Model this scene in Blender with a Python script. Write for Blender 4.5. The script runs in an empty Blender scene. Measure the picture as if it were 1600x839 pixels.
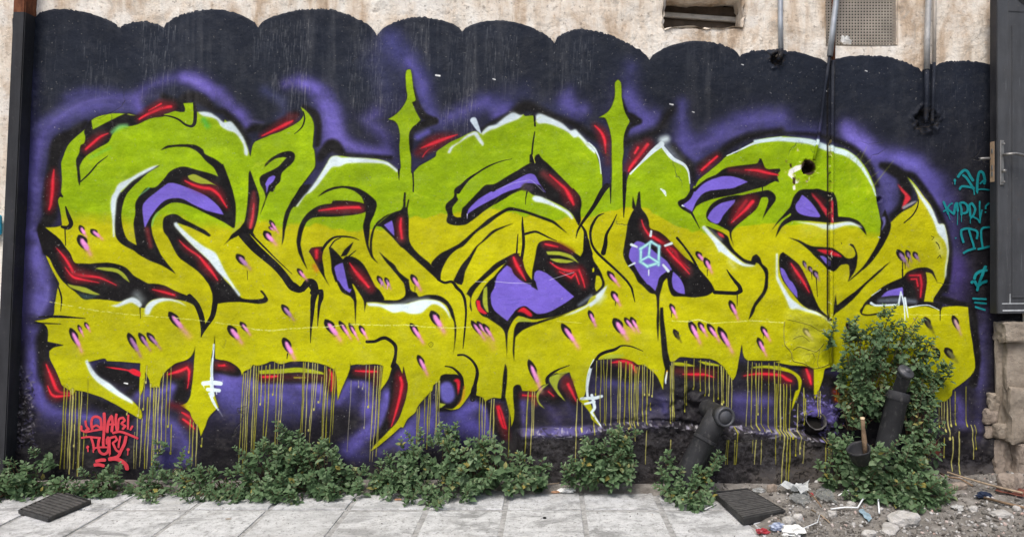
import bpy, bmesh, math, random
import numpy as np
from mathutils import Vector, Matrix, Euler, geometry, noise

scene = bpy.context.scene
R = math.radians
UNIT = 242.0                    # wall units per metre
CAM_D, CAM_H, FPX = 4.754, 1.48, 1150.0

# ---------------------------------------------------------------- camera
cam_data = bpy.data.cameras.new("camera")
cam = bpy.data.objects.new("camera", cam_data)
scene.collection.objects.link(cam)
cam.location = (0, -CAM_D, CAM_H)
cam.rotation_euler = (R(90), 0, 0)
cam_data.sensor_width = 36.0
cam_data.lens = 36.0 * FPX / 1600.0
cam_data.shift_x = -55.0 / 1600.0
cam_data.shift_y = -22.5 / 1600.0
cam_data.clip_end = 500
scene.camera = cam

# ---------------------------------------------------------------- daylight: bright overcast
world = bpy.data.worlds.new("World"); scene.world = world
world.use_nodes = True
wn = world.node_tree.nodes; wl_ = world.node_tree.links
bg = wn["Background"]
sky = wn.new("ShaderNodeTexSky"); sky.sky_type = 'NISHITA'; sky.sun_disc = False
SUN_EL, SUN_AZ = R(58), R(200)            # azimuth measured from +Y towards +X
sky.sun_elevation = SUN_EL; sky.sun_rotation = SUN_AZ
sky.air_density = 1.0; sky.dust_density = 4.0; sky.ozone_density = 1.0
wl_.new(sky.outputs[0], bg.inputs[0])
bg.inputs[1].default_value = 0.118
sun_d = bpy.data.lights.new("sun", 'SUN'); sun_d.energy = 1.45; sun_d.angle = R(20); sun_d.color = (1.0, 0.985, 0.965)
sun = bpy.data.objects.new("sun", sun_d); scene.collection.objects.link(sun)
_d = Vector((math.sin(SUN_AZ) * math.cos(SUN_EL), math.cos(SUN_AZ) * math.cos(SUN_EL), math.sin(SUN_EL)))
sun.rotation_euler = _d.to_track_quat('Z', 'Y').to_euler()
sun.location = _d * 12
scene.view_settings.view_transform = 'Standard'
scene.view_settings.look = 'None'
scene.view_settings.exposure = 0.62
scene.view_settings.gamma = 1.0
# ---------------------------------------------------------------- helpers
col = scene.collection
random.seed(11); nrg = np.random.default_rng(5)

def at(u, v, y=0.0):
    """the point at depth y whose sight line passes wall mark (u, v)"""
    d = CAM_D + y
    return Vector(((u - 855) * d / FPX, y, CAM_H - (v - 397) * d / FPX))
def gnd(u, v, z=0.0):
    """the point at height z below the same sight line"""
    d = FPX * (CAM_H - z) / (v - 397)
    return Vector(((u - 855) * d / FPX, d - CAM_D, z))
def wx(u): return (u - 855) / UNIT
def wz(v): return CAM_H - (v - 397) / UNIT

def tag(o, label=None, cat=None, group=None, kind=None):
    if label: o['label'] = label
    if cat: o['category'] = cat
    if group: o['group'] = group
    if kind: o['kind'] = kind
    return o
def empty(name, loc, label, cat, group=None):
    o = bpy.data.objects.new(name, None); col.objects.link(o)
    o.location = loc; o.empty_display_size = .05
    return tag(o, label, cat, group)
def link(name, me, mat, parent=None):
    o = bpy.data.objects.new(name, me); col.objects.link(o)
    if mat: 
        me.materials.clear(); me.materials.append(mat)
    if parent:
        o.parent = parent
        o.matrix_parent_inverse = Matrix.Translation(-parent.location) if parent.type == 'EMPTY' else Matrix.Identity(4)
    return o
def from_bm(name, bm, mat, parent=None, smooth_=False):
    me = bpy.data.meshes.new(name)
    bmesh.ops.recalc_face_normals(bm, faces=bm.faces)
    bm.to_mesh(me); bm.free()
    if smooth_: me.polygons.foreach_set('use_smooth', [True] * len(me.polygons))
    return link(name, me, mat, parent)
def from_np(name, verts, faces, mat, parent=None, smooth_=False, attr=None):
    """verts (n,3), faces (m,k) with one k"""
    me = bpy.data.meshes.new(name)
    verts = np.asarray(verts, np.float32); faces = np.asarray(faces, np.int32); k = faces.shape[1]
    me.vertices.add(len(verts)); me.vertices.foreach_set('co', verts.ravel())
    me.loops.add(faces.size); me.loops.foreach_set('vertex_index', faces.ravel())
    me.polygons.add(len(faces)); me.polygons.foreach_set('loop_start', np.arange(0, faces.size, k, dtype=np.int32))
    me.update(calc_edges=True)
    if smooth_: me.polygons.foreach_set('use_smooth', np.ones(len(faces), bool))
    if attr is not None:
        a = me.attributes.new('tone', 'FLOAT', 'POINT'); a.data.foreach_set('value', np.asarray(attr, np.float32))
    me.validate()
    return link(name, me, mat, parent)

def bm_box(bm, size, loc=(0, 0, 0), rot=None, bevel=0.0, seg=1):
    m = Matrix.Translation(Vector(loc)) @ (rot.to_matrix().to_4x4() if rot else Matrix.Identity(4)) @ Matrix.Diagonal((size[0], size[1], size[2], 1))
    g = bmesh.ops.create_cube(bm, size=1.0, matrix=m)
    if bevel:
        es = list({e for v in g['verts'] for e in v.link_edges})
        bmesh.ops.bevel(bm, geom=es, offset=bevel, segments=seg, affect='EDGES', profile=.6)
def bm_tube(bm, pts, rad, n=12, caps=True):
    """swept round tube through pts; rad a number or a list"""
    pts = [Vector(p) for p in pts]
    rad = rad if isinstance(rad, (list, tuple)) else [rad] * len(pts)
    rings = []; prev = None
    for i, p in enumerate(pts):
        t = (pts[min(i + 1, len(pts) - 1)] - pts[max(i - 1, 0)]).normalized()
        if prev is None:
            a = t.orthogonal().normalized()
        else:
            a = (prev - t * prev.dot(t)).normalized()
        prev = a; b = t.cross(a)
        rings.append([bm.verts.new(p + (a * math.cos(2*math.pi*k/n) + b * math.sin(2*math.pi*k/n)) * rad[i]) for k in range(n)])
    for r0, r1 in zip(rings, rings[1:]):
        for k in range(n):
            f = bm.faces.new((r0[k], r0[(k + 1) % n], r1[(k + 1) % n], r1[k])); f.smooth = True
    if caps:
        bm.faces.new(list(reversed(rings[0]))); bm.faces.new(rings[-1])
    return rings
def bm_lathe(bm, profile, axis_o, axis_d, n=24):
    """revolve (along, radius) pairs around an axis"""
    o, d = Vector(axis_o), Vector(axis_d).normalized(); a = d.orthogonal().normalized(); b = d.cross(a)
    rings = []
    for t, r in profile:
        if r < 1e-5: rings.append([bm.verts.new(o + d * t)])
        else: rings.append([bm.verts.new(o + d * t + (a * math.cos(2*math.pi*k/n) + b * math.sin(2*math.pi*k/n)) * r) for k in range(n)])
    for r0, r1 in zip(rings, rings[1:]):
        for k in range(n):
            q = [r0[k % len(r0)], r0[(k + 1) % len(r0)], r1[(k + 1) % len(r1)], r1[k % len(r1)]]
            q2 = []
            for v in q:
                if v not in q2: q2.append(v)
            if len(q2) >= 3:
                try: f = bm.faces.new(q2); f.smooth = True
                except ValueError: pass
def bm_rough(bm, verts, amp, scale, seed=0):
    for v in verts:
        q = v.co * scale + Vector((seed * 7.3, seed * 3.1, seed))
        v.co += Vector((noise.noise(q), noise.noise(q + Vector((31, 7, 2))), noise.noise(q + Vector((3, 59, 11))))) * amp
def stone_mesh(name, size, seed, sub=2, rough=.22):
    bm = bmesh.new(); bmesh.ops.create_icosphere(bm, subdivisions=sub, radius=.5)
    for v in bm.verts:
        c = v.co.copy()
        m = max(abs(c.x), abs(c.y), abs(c.z)); c = c.lerp(c * (.42 / m), .5)
        q = c * 2.4 + Vector((seed * 5.7, seed * 1.3, seed * 2.2))
        c *= 1 + rough * noise.noise(q) * 1.6 + rough * .5 * noise.noise(q * 2.7)
        v.co = Vector((c.x * size[0], c.y * size[1], c.z * size[2]))
    me = bpy.data.meshes.new(name); bmesh.ops.recalc_face_normals(bm, faces=bm.faces); bm.to_mesh(me); bm.free()
    return me

# ---------------------------------------------------------------- materials
class NT:
    def __init__(s, name, rough=.8, spec=.3, metal=0.0):
        s.m = bpy.data.materials.new(name); s.m.use_nodes = True
        s.n = s.m.node_tree.nodes; s.l = s.m.node_tree.links
        s.p = s.n["Principled BSDF"]
        s.p.inputs['Roughness'].default_value = rough
        s.p.inputs['Specular IOR Level'].default_value = spec
        s.p.inputs['Metallic'].default_value = metal
    def new(s, t, **kw):
        n = s.n.new(t)
        for k, v in kw.items(): setattr(n, k, v)
        return n
    def pos(s, scale=(1, 1, 1), obj=False):
        if obj: src = s.new('ShaderNodeTexCoord').outputs['Object']
        else: src = s.new('ShaderNodeNewGeometry').outputs['Position']
        mp = s.new('ShaderNodeMapping'); mp.inputs['Scale'].default_value = scale
        s.l.new(src, mp.inputs[0]); return mp.outputs[0]
    def noise(s, vec, scale, detail=4, rough=.55, dist=0.0):
        n = s.new('ShaderNodeTexNoise'); n.inputs['Scale'].default_value = scale; n.inputs['Detail'].default_value = detail
        n.inputs['Roughness'].default_value = rough; n.inputs['Distortion'].default_value = dist
        s.l.new(vec, n.inputs['Vector']); return n.outputs['Fac']
    def ramp(s, fac, stops):
        r = s.new('ShaderNodeValToRGB'); e = r.color_ramp.elements
        while len(e) < len(stops): e.new(.5)
        for i, (p, c) in enumerate(stops):
            e[i].position = p; e[i].color = (*c, 1) if len(c) == 3 else c
        s.l.new(fac, r.inputs[0]); return r.outputs[0]
    def mix(s, fac, a, b, blend='MIX'):
        m = s.new('ShaderNodeMix', data_type='RGBA', blend_type=blend)
        for i, v in ((0, fac), (6, a), (7, b)):
            if isinstance(v, (int, float)): m.inputs[i].default_value = v
            elif isinstance(v, tuple): m.inputs[i].default_value = (*v, 1)
            else: s.l.new(v, m.inputs[i])
        return m.outputs[2]
    def math(s, op, a, b=0.0):
        m = s.new('ShaderNodeMath', operation=op)
        for i, v in ((0, a), (1, b)):
            if isinstance(v, (int, float)): m.inputs[i].default_value = v
            else: s.l.new(v, m.inputs[i])
        return m.outputs[0]
    def color(s, c): 
        if isinstance(c, tuple): s.p.inputs['Base Color'].default_value = (*c, 1)
        else: s.l.new(c, s.p.inputs['Base Color'])
    def rough(s, v): s.l.new(v, s.p.inputs['Roughness'])
    def bump(s, h, strength=.4, dist=.01):
        b = s.new('ShaderNodeBump'); b.inputs['Strength'].default_value = strength; b.inputs['Distance'].default_value = dist
        s.l.new(h, b.inputs['Height'])
        prev = s.p.inputs['Normal'].links
        if prev: s.l.new(prev[0].from_socket, b.inputs['Normal'])
        s.l.new(b.outputs[0], s.p.inputs['Normal'])

def simple(name, c, rough=.6, spec=.3, metal=0, var=.15, scale=18, bump=.15, c2=None, obj=False):
    t = NT(name, rough, spec, metal)
    v = t.pos(obj=obj); n = t.noise(v, scale, 5, .6)
    lo = tuple(x * (1 - var) for x in c); hi = tuple(min(1, x * (1 + var)) for x in c)
    t.color(t.ramp(n, [(.3, lo), (.7, c2 or hi)]))
    if bump: t.bump(t.noise(v, scale * 6, 4, .6), bump, .004)
    return t.m
# ---------------------------------------------------------------- mural: paint laid on the wall, in wall units (1/242 m)
SC = 2.0                                    # paint resolution: texels per wall unit
MW, MH = 3200, 1600                         # 1600 x 800 wall units
TK = 1573.0 / 300.0
TILES = {}
for _c, _x in zip('ABCD', (50, 340, 630, 920)):
    for _r, _y in zip('1234', (140, 290, 440, 560)):
        TILES[_c + _r] = (_x, _y, TK)
for _r, _y in zip('1234', (190, 330, 470, 600)):
    TILES['E' + _r] = (1210, _y, TK)
TILES['J'] = (1470, 250, 10.485); TILES['L'] = (1470, 300, 8.39); TILES['M'] = (120, 640, 7.627)
TILES['F'] = (1200, 400, 3.8125); TILES['G'] = (1200, 200, 3.8125); TILES['H'] = (0, 600, 3.51); TILES['P'] = (0, 0, 1.0)
for _i in range(4):
    TILES['T%d' % _i] = (300 * _i, 0, TK)

def path(s):
    """'A1 x,y x,y,w B1 x,y' -> array of (x, y, w) in wall units"""
    out, cur = [], (0, 0, 1.0)
    for tok in s.split():
        if tok in TILES:
            cur = TILES[tok]; continue
        v = [float(q) for q in tok.split(',')]
        w = v[2] / cur[2] if len(v) > 2 else 0.0
        out.append((cur[0] + v[0] / cur[2], cur[1] + v[1] / cur[2], w))
    return np.array(out, dtype=np.float64)

def smooth(p, closed, n=5, corner=0.35):
    """Catmull-Rom through the points, corners kept where the path turns hard"""
    m = len(p)
    if m < 3: return p
    out = []
    tang = np.zeros_like(p)
    for i in range(m):
        a, b, c = p[i - 1] if (closed or i) else p[0], p[i], p[(i + 1) % m] if (closed or i < m - 1) else p[-1]
        u, v = b[:2] - a[:2], c[:2] - b[:2]
        lu, lv = np.hypot(*u) + 1e-9, np.hypot(*v) + 1e-9
        if (u @ v) / (lu * lv) > corner or not (closed or 0 < i < m - 1):
            t = (c - a) * 0.5
            lim = min(lu, lv) * 1.0
            lt = np.hypot(*t[:2]) + 1e-9
            if lt > lim: t = t * lim / lt
            tang[i] = t
    last = m if closed else m - 1
    for i in range(last):
        p0, p1, t0, t1 = p[i], p[(i + 1) % m], tang[i], tang[(i + 1) % m]
        for k in range(n):
            s = k / n; s2 = s * s; s3 = s2 * s
            out.append((2*s3 - 3*s2 + 1) * p0 + (s3 - 2*s2 + s) * t0 + (-2*s3 + 3*s2) * p1 + (s3 - s2) * t1)
    if not closed: out.append(p[-1])
    return np.array(out)

def box1(a, r, ax):
    n = a.shape[ax]
    pad = [(0, 0), (0, 0)]; pad[ax] = (r + 1, r)
    c = np.cumsum(np.pad(a, pad, mode='edge'), axis=ax, dtype=np.float64)
    hi = np.take(c, np.arange(2*r + 1, 2*r + 1 + n), axis=ax); lo = np.take(c, np.arange(0, n), axis=ax)
    return ((hi - lo) / (2*r + 1)).astype(np.float32)

def blur(a, r):
    r = int(round(r))
    if r < 1: return a
    for _ in range(2):
        a = box1(box1(a, r, 0), r, 1)
    return a

def raster(pts, margin):
    """anti-aliased coverage of a closed polygon (texel coordinates)"""
    x, y = pts[:, 0], pts[:, 1]
    x0, y0 = int(math.floor(x.min())) - margin, int(math.floor(y.min())) - margin
    w, h = int(math.ceil(x.max())) + margin + 2 - x0, int(math.ceil(y.max())) + margin + 2 - y0
    SS = 3
    acc = np.zeros((h, w + 2), dtype=np.float32)
    xa, ya = x - x0, (y - y0) * SS
    xb, yb = np.roll(xa, -1), np.roll(ya, -1)
    for i in range(len(xa)):
        if ya[i] == yb[i]: continue
        sgn = 1.0 if yb[i] > ya[i] else -1.0
        lo, hi = min(ya[i], yb[i]), max(ya[i], yb[i])
        r = np.arange(math.ceil(lo - 0.5), math.ceil(hi - 0.5))
        if not len(r): continue
        cx = xa[i] + (r + 0.5 - ya[i]) / (yb[i] - ya[i]) * (xb[i] - xa[i])
        f = np.floor(cx).astype(int); fr = (cx - f).astype(np.float32)
        np.add.at(acc, (r // SS, f), sgn * (1 - fr) / SS)
        np.add.at(acc, (r // SS, f + 1), sgn * fr / SS)
    m = np.clip(np.abs(np.cumsum(acc, axis=1))[:, :w], 0, 1)
    return x0, y0, m

canvas = np.empty((MH, MW, 3), dtype=np.float32)
rng = np.random.default_rng(7)

def vnoise(h, w, cx, cy, seed):
    """smooth value noise with cells of cx by cy texels"""
    g = np.random.default_rng(seed).random((int(h / cy) + 3, int(w / cx) + 3)).astype(np.float32)
    yy, xx = np.arange(h) / cy, np.arange(w) / cx
    iy, ix = yy.astype(int), xx.astype(int)
    fy, fx = (yy - iy).astype(np.float32), (xx - ix).astype(np.float32)
    fy, fx = (fy*fy*(3 - 2*fy))[:, None], (fx*fx*(3 - 2*fx))[None]
    a = g[iy][:, ix]; b = g[iy][:, ix + 1]; c = g[iy + 1][:, ix]; d = g[iy + 1][:, ix + 1]
    return (a*(1 - fx) + b*fx) * (1 - fy) + (c*(1 - fx) + d*fx) * fy

WOBX = sum(vnoise(MH, MW, s, s, 11 + i) * a for i, (s, a) in enumerate(((60, 2.2), (16, 1.6), (6, 1.2)))) - 2.5
WOBY = sum(vnoise(MH, MW, s, s, 21 + i) * a for i, (s, a) in enumerate(((60, 2.2), (16, 1.6), (6, 1.2)))) - 2.5

DARK_ONLY = False
def blend(x0, y0, m, col, alpha=1.0):
    h, w = m.shape
    a0, b0 = max(0, -y0), max(0, -x0)
    a1, b1 = min(h, MH - y0), min(w, MW - x0)
    if a1 <= a0 or b1 <= b0: return
    m = m[a0:a1, b0:b1, None] * alpha
    reg = canvas[y0 + a0:y0 + a1, x0 + b0:x0 + b1]
    if DARK_ONLY: m = m * np.clip((.46 - reg[..., 1:2]) / .2, 0, 1)
    if isinstance(col, np.ndarray) and col.ndim == 3:
        c = col[y0 + a0:y0 + a1, x0 + b0:x0 + b1]
    else:
        c = np.array(col, dtype=np.float32) / 255.0
    reg += (c - reg) * m

def wobble(p, amp=0.5):
    xi = np.clip(p[:, 0].astype(int), 0, MW - 1); yi = np.clip(p[:, 1].astype(int), 0, MH - 1)
    q = p.copy()
    q[:, 0] += WOBX[yi, xi] * amp; q[:, 1] += WOBY[yi, xi] * amp
    return q

def poly(col, s, soft=0.5, sm=True, alpha=1.0, halo=None):
    p = path(s)
    if sm: p = smooth(p, True)
    p = p[:, :2] * SC
    if sm: p = wobble(p)
    r = soft * SC
    x0, y0, m = raster(p, int(3 * r + 3))
    if halo:                                              # dry overspray around the edge
        hr = halo[1] * SC
        hx, hy, hm = raster(p, int(3 * hr + 3))
        blend(hx, hy, blur(hm, hr), halo[0], halo[2])
    blend(x0, y0, blur(m, r), col, alpha)
    return p

PATCH = None
def line(col, s, soft=0.6, sm=True, alpha=1.0, n=5, scale=1.0, patchy=0.0):
    p = path(s)
    if sm: p = smooth(p, False, n)
    q = p * SC
    r = soft * SC
    wid = q[:, 2] * 0.5 * scale
    mg = wid.max() + r + 3
    x0, y0 = int(q[:, 0].min() - mg), int(q[:, 1].min() - mg)
    w, h = int(q[:, 0].max() + mg) + 2 - x0, int(q[:, 1].max() + mg) + 2 - y0
    m = np.zeros((h, w), dtype=np.float32)
    for i in range(len(q) - 1):
        (ax, ay), (bx, by) = q[i, :2], q[i + 1, :2]
        ra, rb = wid[i], wid[i + 1]
        g = max(ra, rb) + r + 2
        sx0, sx1 = max(0, int(min(ax, bx) - g) - x0), min(w, int(max(ax, bx) + g) + 2 - x0)
        sy0, sy1 = max(0, int(min(ay, by) - g) - y0), min(h, int(max(ay, by) + g) + 2 - y0)
        if sx1 <= sx0 or sy1 <= sy0: continue
        X = (np.arange(sx0, sx1) + x0 + 0.5).astype(np.float32)[None]; Y = (np.arange(sy0, sy1) + y0 + 0.5).astype(np.float32)[:, None]
        dx, dy = bx - ax, by - ay
        L = dx*dx + dy*dy + 1e-9
        t = np.clip(((X - ax)*dx + (Y - ay)*dy) / L, 0, 1)
        d = np.sqrt((X - ax - t*dx)**2 + (Y - ay - t*dy)**2) - (ra + (rb - ra)*t)
        if r > 3:
            a = np.clip(0.5 - d / (2*r), 0, 1); a = a*a*(3 - 2*a)
        else:
            a = np.clip(0.5 - d / max(1.0, 2*r), 0, 1)
        np.maximum(m[sy0:sy1, sx0:sx1], a, out=m[sy0:sy1, sx0:sx1])
    if patchy:
        global PATCH
        if PATCH is None: PATCH = vnoise(MH, MW, 70, 50, 91) * .5 + vnoise(MH, MW, 22, 30, 92) * .3 + vnoise(MH, MW, 5, 9, 93) * .2
        yy = np.clip(np.arange(h) + y0, 0, MH - 1); xx = np.clip(np.arange(w) + x0, 0, MW - 1)
        m = m * np.clip(1 - patchy + patchy * (PATCH[yy][:, xx] - .22) * 2.1, 0, 1)
    blend(x0, y0, m, col, alpha)

def glow(col, s, soft=10, alpha=0.8, n=4):
    line(col, s, soft=soft, alpha=alpha, n=n)

K = (20, 18, 19); PU = (118, 98, 198); PD = (86, 78, 150); RE = (214, 34, 50); DR = (92, 26, 32)
WH = (214, 228, 230); GLc = (158, 168, 48); PK = (226, 138, 200)

def claw(s, w, col=PK, smear=0.5):
    """one claw mark: a black cap with a pink quick that fades downwards"""
    p = path(s); k = TK
    a, b = p[0, :2], p[1, :2]
    d = b - a; L = np.hypot(*d); d = d / L; nrm = np.array([-d[1], d[0]])
    w = w / k * 0.5
    def P(t, o): q = a + d * L * t + nrm * w * o; return 'P %.2f,%.2f ' % (q[0], q[1])
    def Q(t, o, wd): q = a + d * L * t + nrm * w * o; return 'P %.2f,%.2f,%.2f ' % (q[0], q[1], wd)
    if smear: glow(tuple(int(.55*x + .45*y) for x, y in zip(col, (176, 172, 30))), Q(.7, 0, w*1.2) + Q(1.35, .1, w*1.0), soft=w*0.9, alpha=smear)
    poly((22, 18, 22), P(-.02, .0) + P(.12, .75) + P(.4, 1.05) + P(.66, .92) + P(.84, .55) + P(.6, .1) + P(.66, -.6) + P(.5, -.98) + P(.35, -1.0) + P(.1, -.55), soft=.7)
    glow((40, 34, 40), Q(.5, .55, w*.5) + Q(.95, .5, w*.3), soft=w*.5, alpha=.45)
    glow(col, Q(.7, -.05, w*.8) + Q(1.25, 0, w*.6), soft=w*.55, alpha=.55)
    poly(col, P(.2, .0) + P(.38, .45) + P(.65, .52) + P(.9, .36) + P(.98, 0) + P(.92, -.42) + P(.65, -.55) + P(.36, -.4), soft=1.0)
    line(tuple(min(255, c + 14) for c in col), Q(.35, -.15, w*.5) + Q(.8, -.1, w*.5), soft=.8, alpha=.6)
# -- the scalloped black ground -------------------------------------------------------------------------------------
base_top, base_low = np.array((30, 35, 46), np.float32) / 255, np.array((26, 24, 28), np.float32) / 255
_t = np.clip((np.arange(MH) / SC - 120) / 260, 0, 1).astype(np.float32)[:, None, None]
canvas[:] = base_top * (1 - _t) + base_low * _t
# -- soft purple mist behind the letters
SIL = ("A1 240,839 246,740 240,610 262,540 290,470 345,405 415,345 470,300 490,255 540,228 620,205 720,198 840,212 880,222 960,200 1080,205 1170,178 1215,186 1250,184 1255,160 1240,115 1330,108 1325,170 1360,185 1440,195 1500,235 1573,305 "
 "B1 60,245 120,300 190,370 235,450 262,530 270,552 285,470 310,430 400,388 500,352 600,302 665,262 690,235 702,205 690,165 678,142 715,165 760,215 785,270 790,310 783,400 780,470 795,500 800,560 797,630 760,690 700,770 B2 640,80 605,165 640,178 660,150 720,80 770,20 B1 800,760 850,680 900,600 935,552 1020,545 1100,560 1300,570 1390,595 1450,640 1485,685 1500,640 1497,560 1490,470 1495,380 1480,300 1450,262 1395,246 1450,215 1500,170 1540,110 1555,60 "
 "P 635,140 634,118 636,110 642,109 644,118 646,138 C1 105,90 75,110 105,180 145,255 110,290 80,312 55,350 50,400 55,480 65,560 65,680 78,692 130,630 200,590 265,550 275,510 330,470 390,430 470,395 540,360 590,345 640,365 680,320 760,300 850,270 920,235 985,205 1000,220 1060,215 1075,230 1080,260 1100,250 1150,250 1230,285 1310,325 1400,380 1440,370 1500,430 1573,515 "
 "D1 75,560 95,640 110,720 110,790 105,839 D2 100,50 130,10 175,-10 D1 183,839 188,700 188,560 185,420 170,330 150,270 130,235 80,235 130,205 160,180 190,130 210,70 216,0 P 961,140 961,130 966,125 970,130 971,140 D1 270,70 285,150 310,215 335,262 310,310 290,370 282,440 285,520 275,600 275,700 278,839 D2 290,20 D1 305,839 310,760 330,690 380,640 450,570 520,520 590,480 650,520 690,560 760,620 810,660 825,720 825,839 D2 835,60 860,0 "
 "D1 870,800 900,740 1000,660 1070,600 1140,535 1210,520 1300,460 1400,410 1573,385 E1 150,130 300,150 350,185 430,205 530,215 600,240 680,300 740,370 790,460 825,560 832,640 850,720 875,839 E2 882,60 880,120 872,190 850,212 868,230 945,110 950,92 E1 1040,745 1130,695 1175,650 1170,600 1140,540 1110,490 1086,450 1130,490 1180,550 1230,620 1280,690 1310,760 1345,839 E2 1390,110 1415,200 1430,330 1415,450 1395,560 1380,600 1340,660 1300,740 1360,812 F 1040,305 1120,298 1190,305 1205,450 1222,560 1225,690 1100,795 "
 "E4 1450,90 1400,140 1345,150 1290,235 1280,225 1290,110 1210,60 900,10 740,100 710,230 660,150 590,90 E3 575,780 560,700 560,560 490,540 440,545 412,560 395,640 360,740 330,815 322,740 320,560 250,535 140,525 0,500 D3 1573,645 1310,645 1280,630 1262,590 1255,510 1240,575 1225,660 1205,760 1180,800 D4 1170,175 1140,130 1110,80 D3 1080,680 1040,650 980,630 880,625 750,615 700,650 668,655 640,600 625,700 615,839 D4 618,110 605,252 590,220 555,140 500,90 450,55 D3 400,680 350,650 240,625 150,632 80,640 60,620 20,700 0,800 "
 "C4 1525,100 1505,180 1500,260 1475,320 1440,345 1425,300 1400,220 1385,180 1362,112 1300,130 1250,120 1185,165 1180,205 1130,225 1085,268 1020,266 975,266 960,222 930,215 905,235 900,290 908,390 912,430 905,500 885,562 880,480 852,370 840,320 800,325 760,322 740,320 690,340 675,362 650,320 600,300 575,275 555,280 520,330 460,402 395,418 340,405 295,395 290,290 290,190 250,215 240,260 200,300 130,380 100,440 40,490 0,565 "
 "B4 1500,560 1400,650 1300,730 1252,758 1290,705 1400,590 1480,500 1540,340 1560,220 1545,140 1525,60 1518,130 1490,60 1465,32 1440,60 1420,110 1400,170 1350,240 1330,270 1345,180 1360,60 1300,45 1200,50 1150,45 1092,55 1085,10 1088,70 1070,130 1040,200 1010,270 985,345 980,250 972,130 940,80 870,50 800,35 700,25 600,25 520,45 450,20 400,40 330,60 290,50 270,80 220,105 200,145 190,100 150,55 80,20 "
 "A4 1525,8 1500,0 A3 1498,560 1500,430 1490,520 A4 1470,0 1468,120 1480,240 1530,400 1510,415 1450,480 1420,560 1385,638 1365,560 1340,530 1310,480 1290,430 1215,382 1270,360 1300,300 1320,150 1330,0 A3 1338,515 1320,590 1270,640 1180,670 1145,695 A4 1100,105 1060,170 1050,238 970,236 965,180 930,110 930,160 910,260 890,305 878,260 890,38 760,28 620,20 600,0 A3 540,640 470,655 445,650 A4 470,50 500,110 560,170 640,240 740,300 830,350 870,390 900,430 906,482 890,497 780,430 680,370 560,310 440,272 410,268 360,260 342,300 320,295 310,260 250,220 230,170 190,80 150,0 "
 "A3 145,570 170,540 265,518 130,490 135,430 130,380 100,345 18,322 120,305 180,275 190,200 215,60 A2 230,800 170,690 115,572 160,590 210,660 300,760 420,700 350,630 320,560 280,510 230,440 170,390 108,342 200,340 252,325 250,310 235,200 215,120 245,80")
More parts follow.
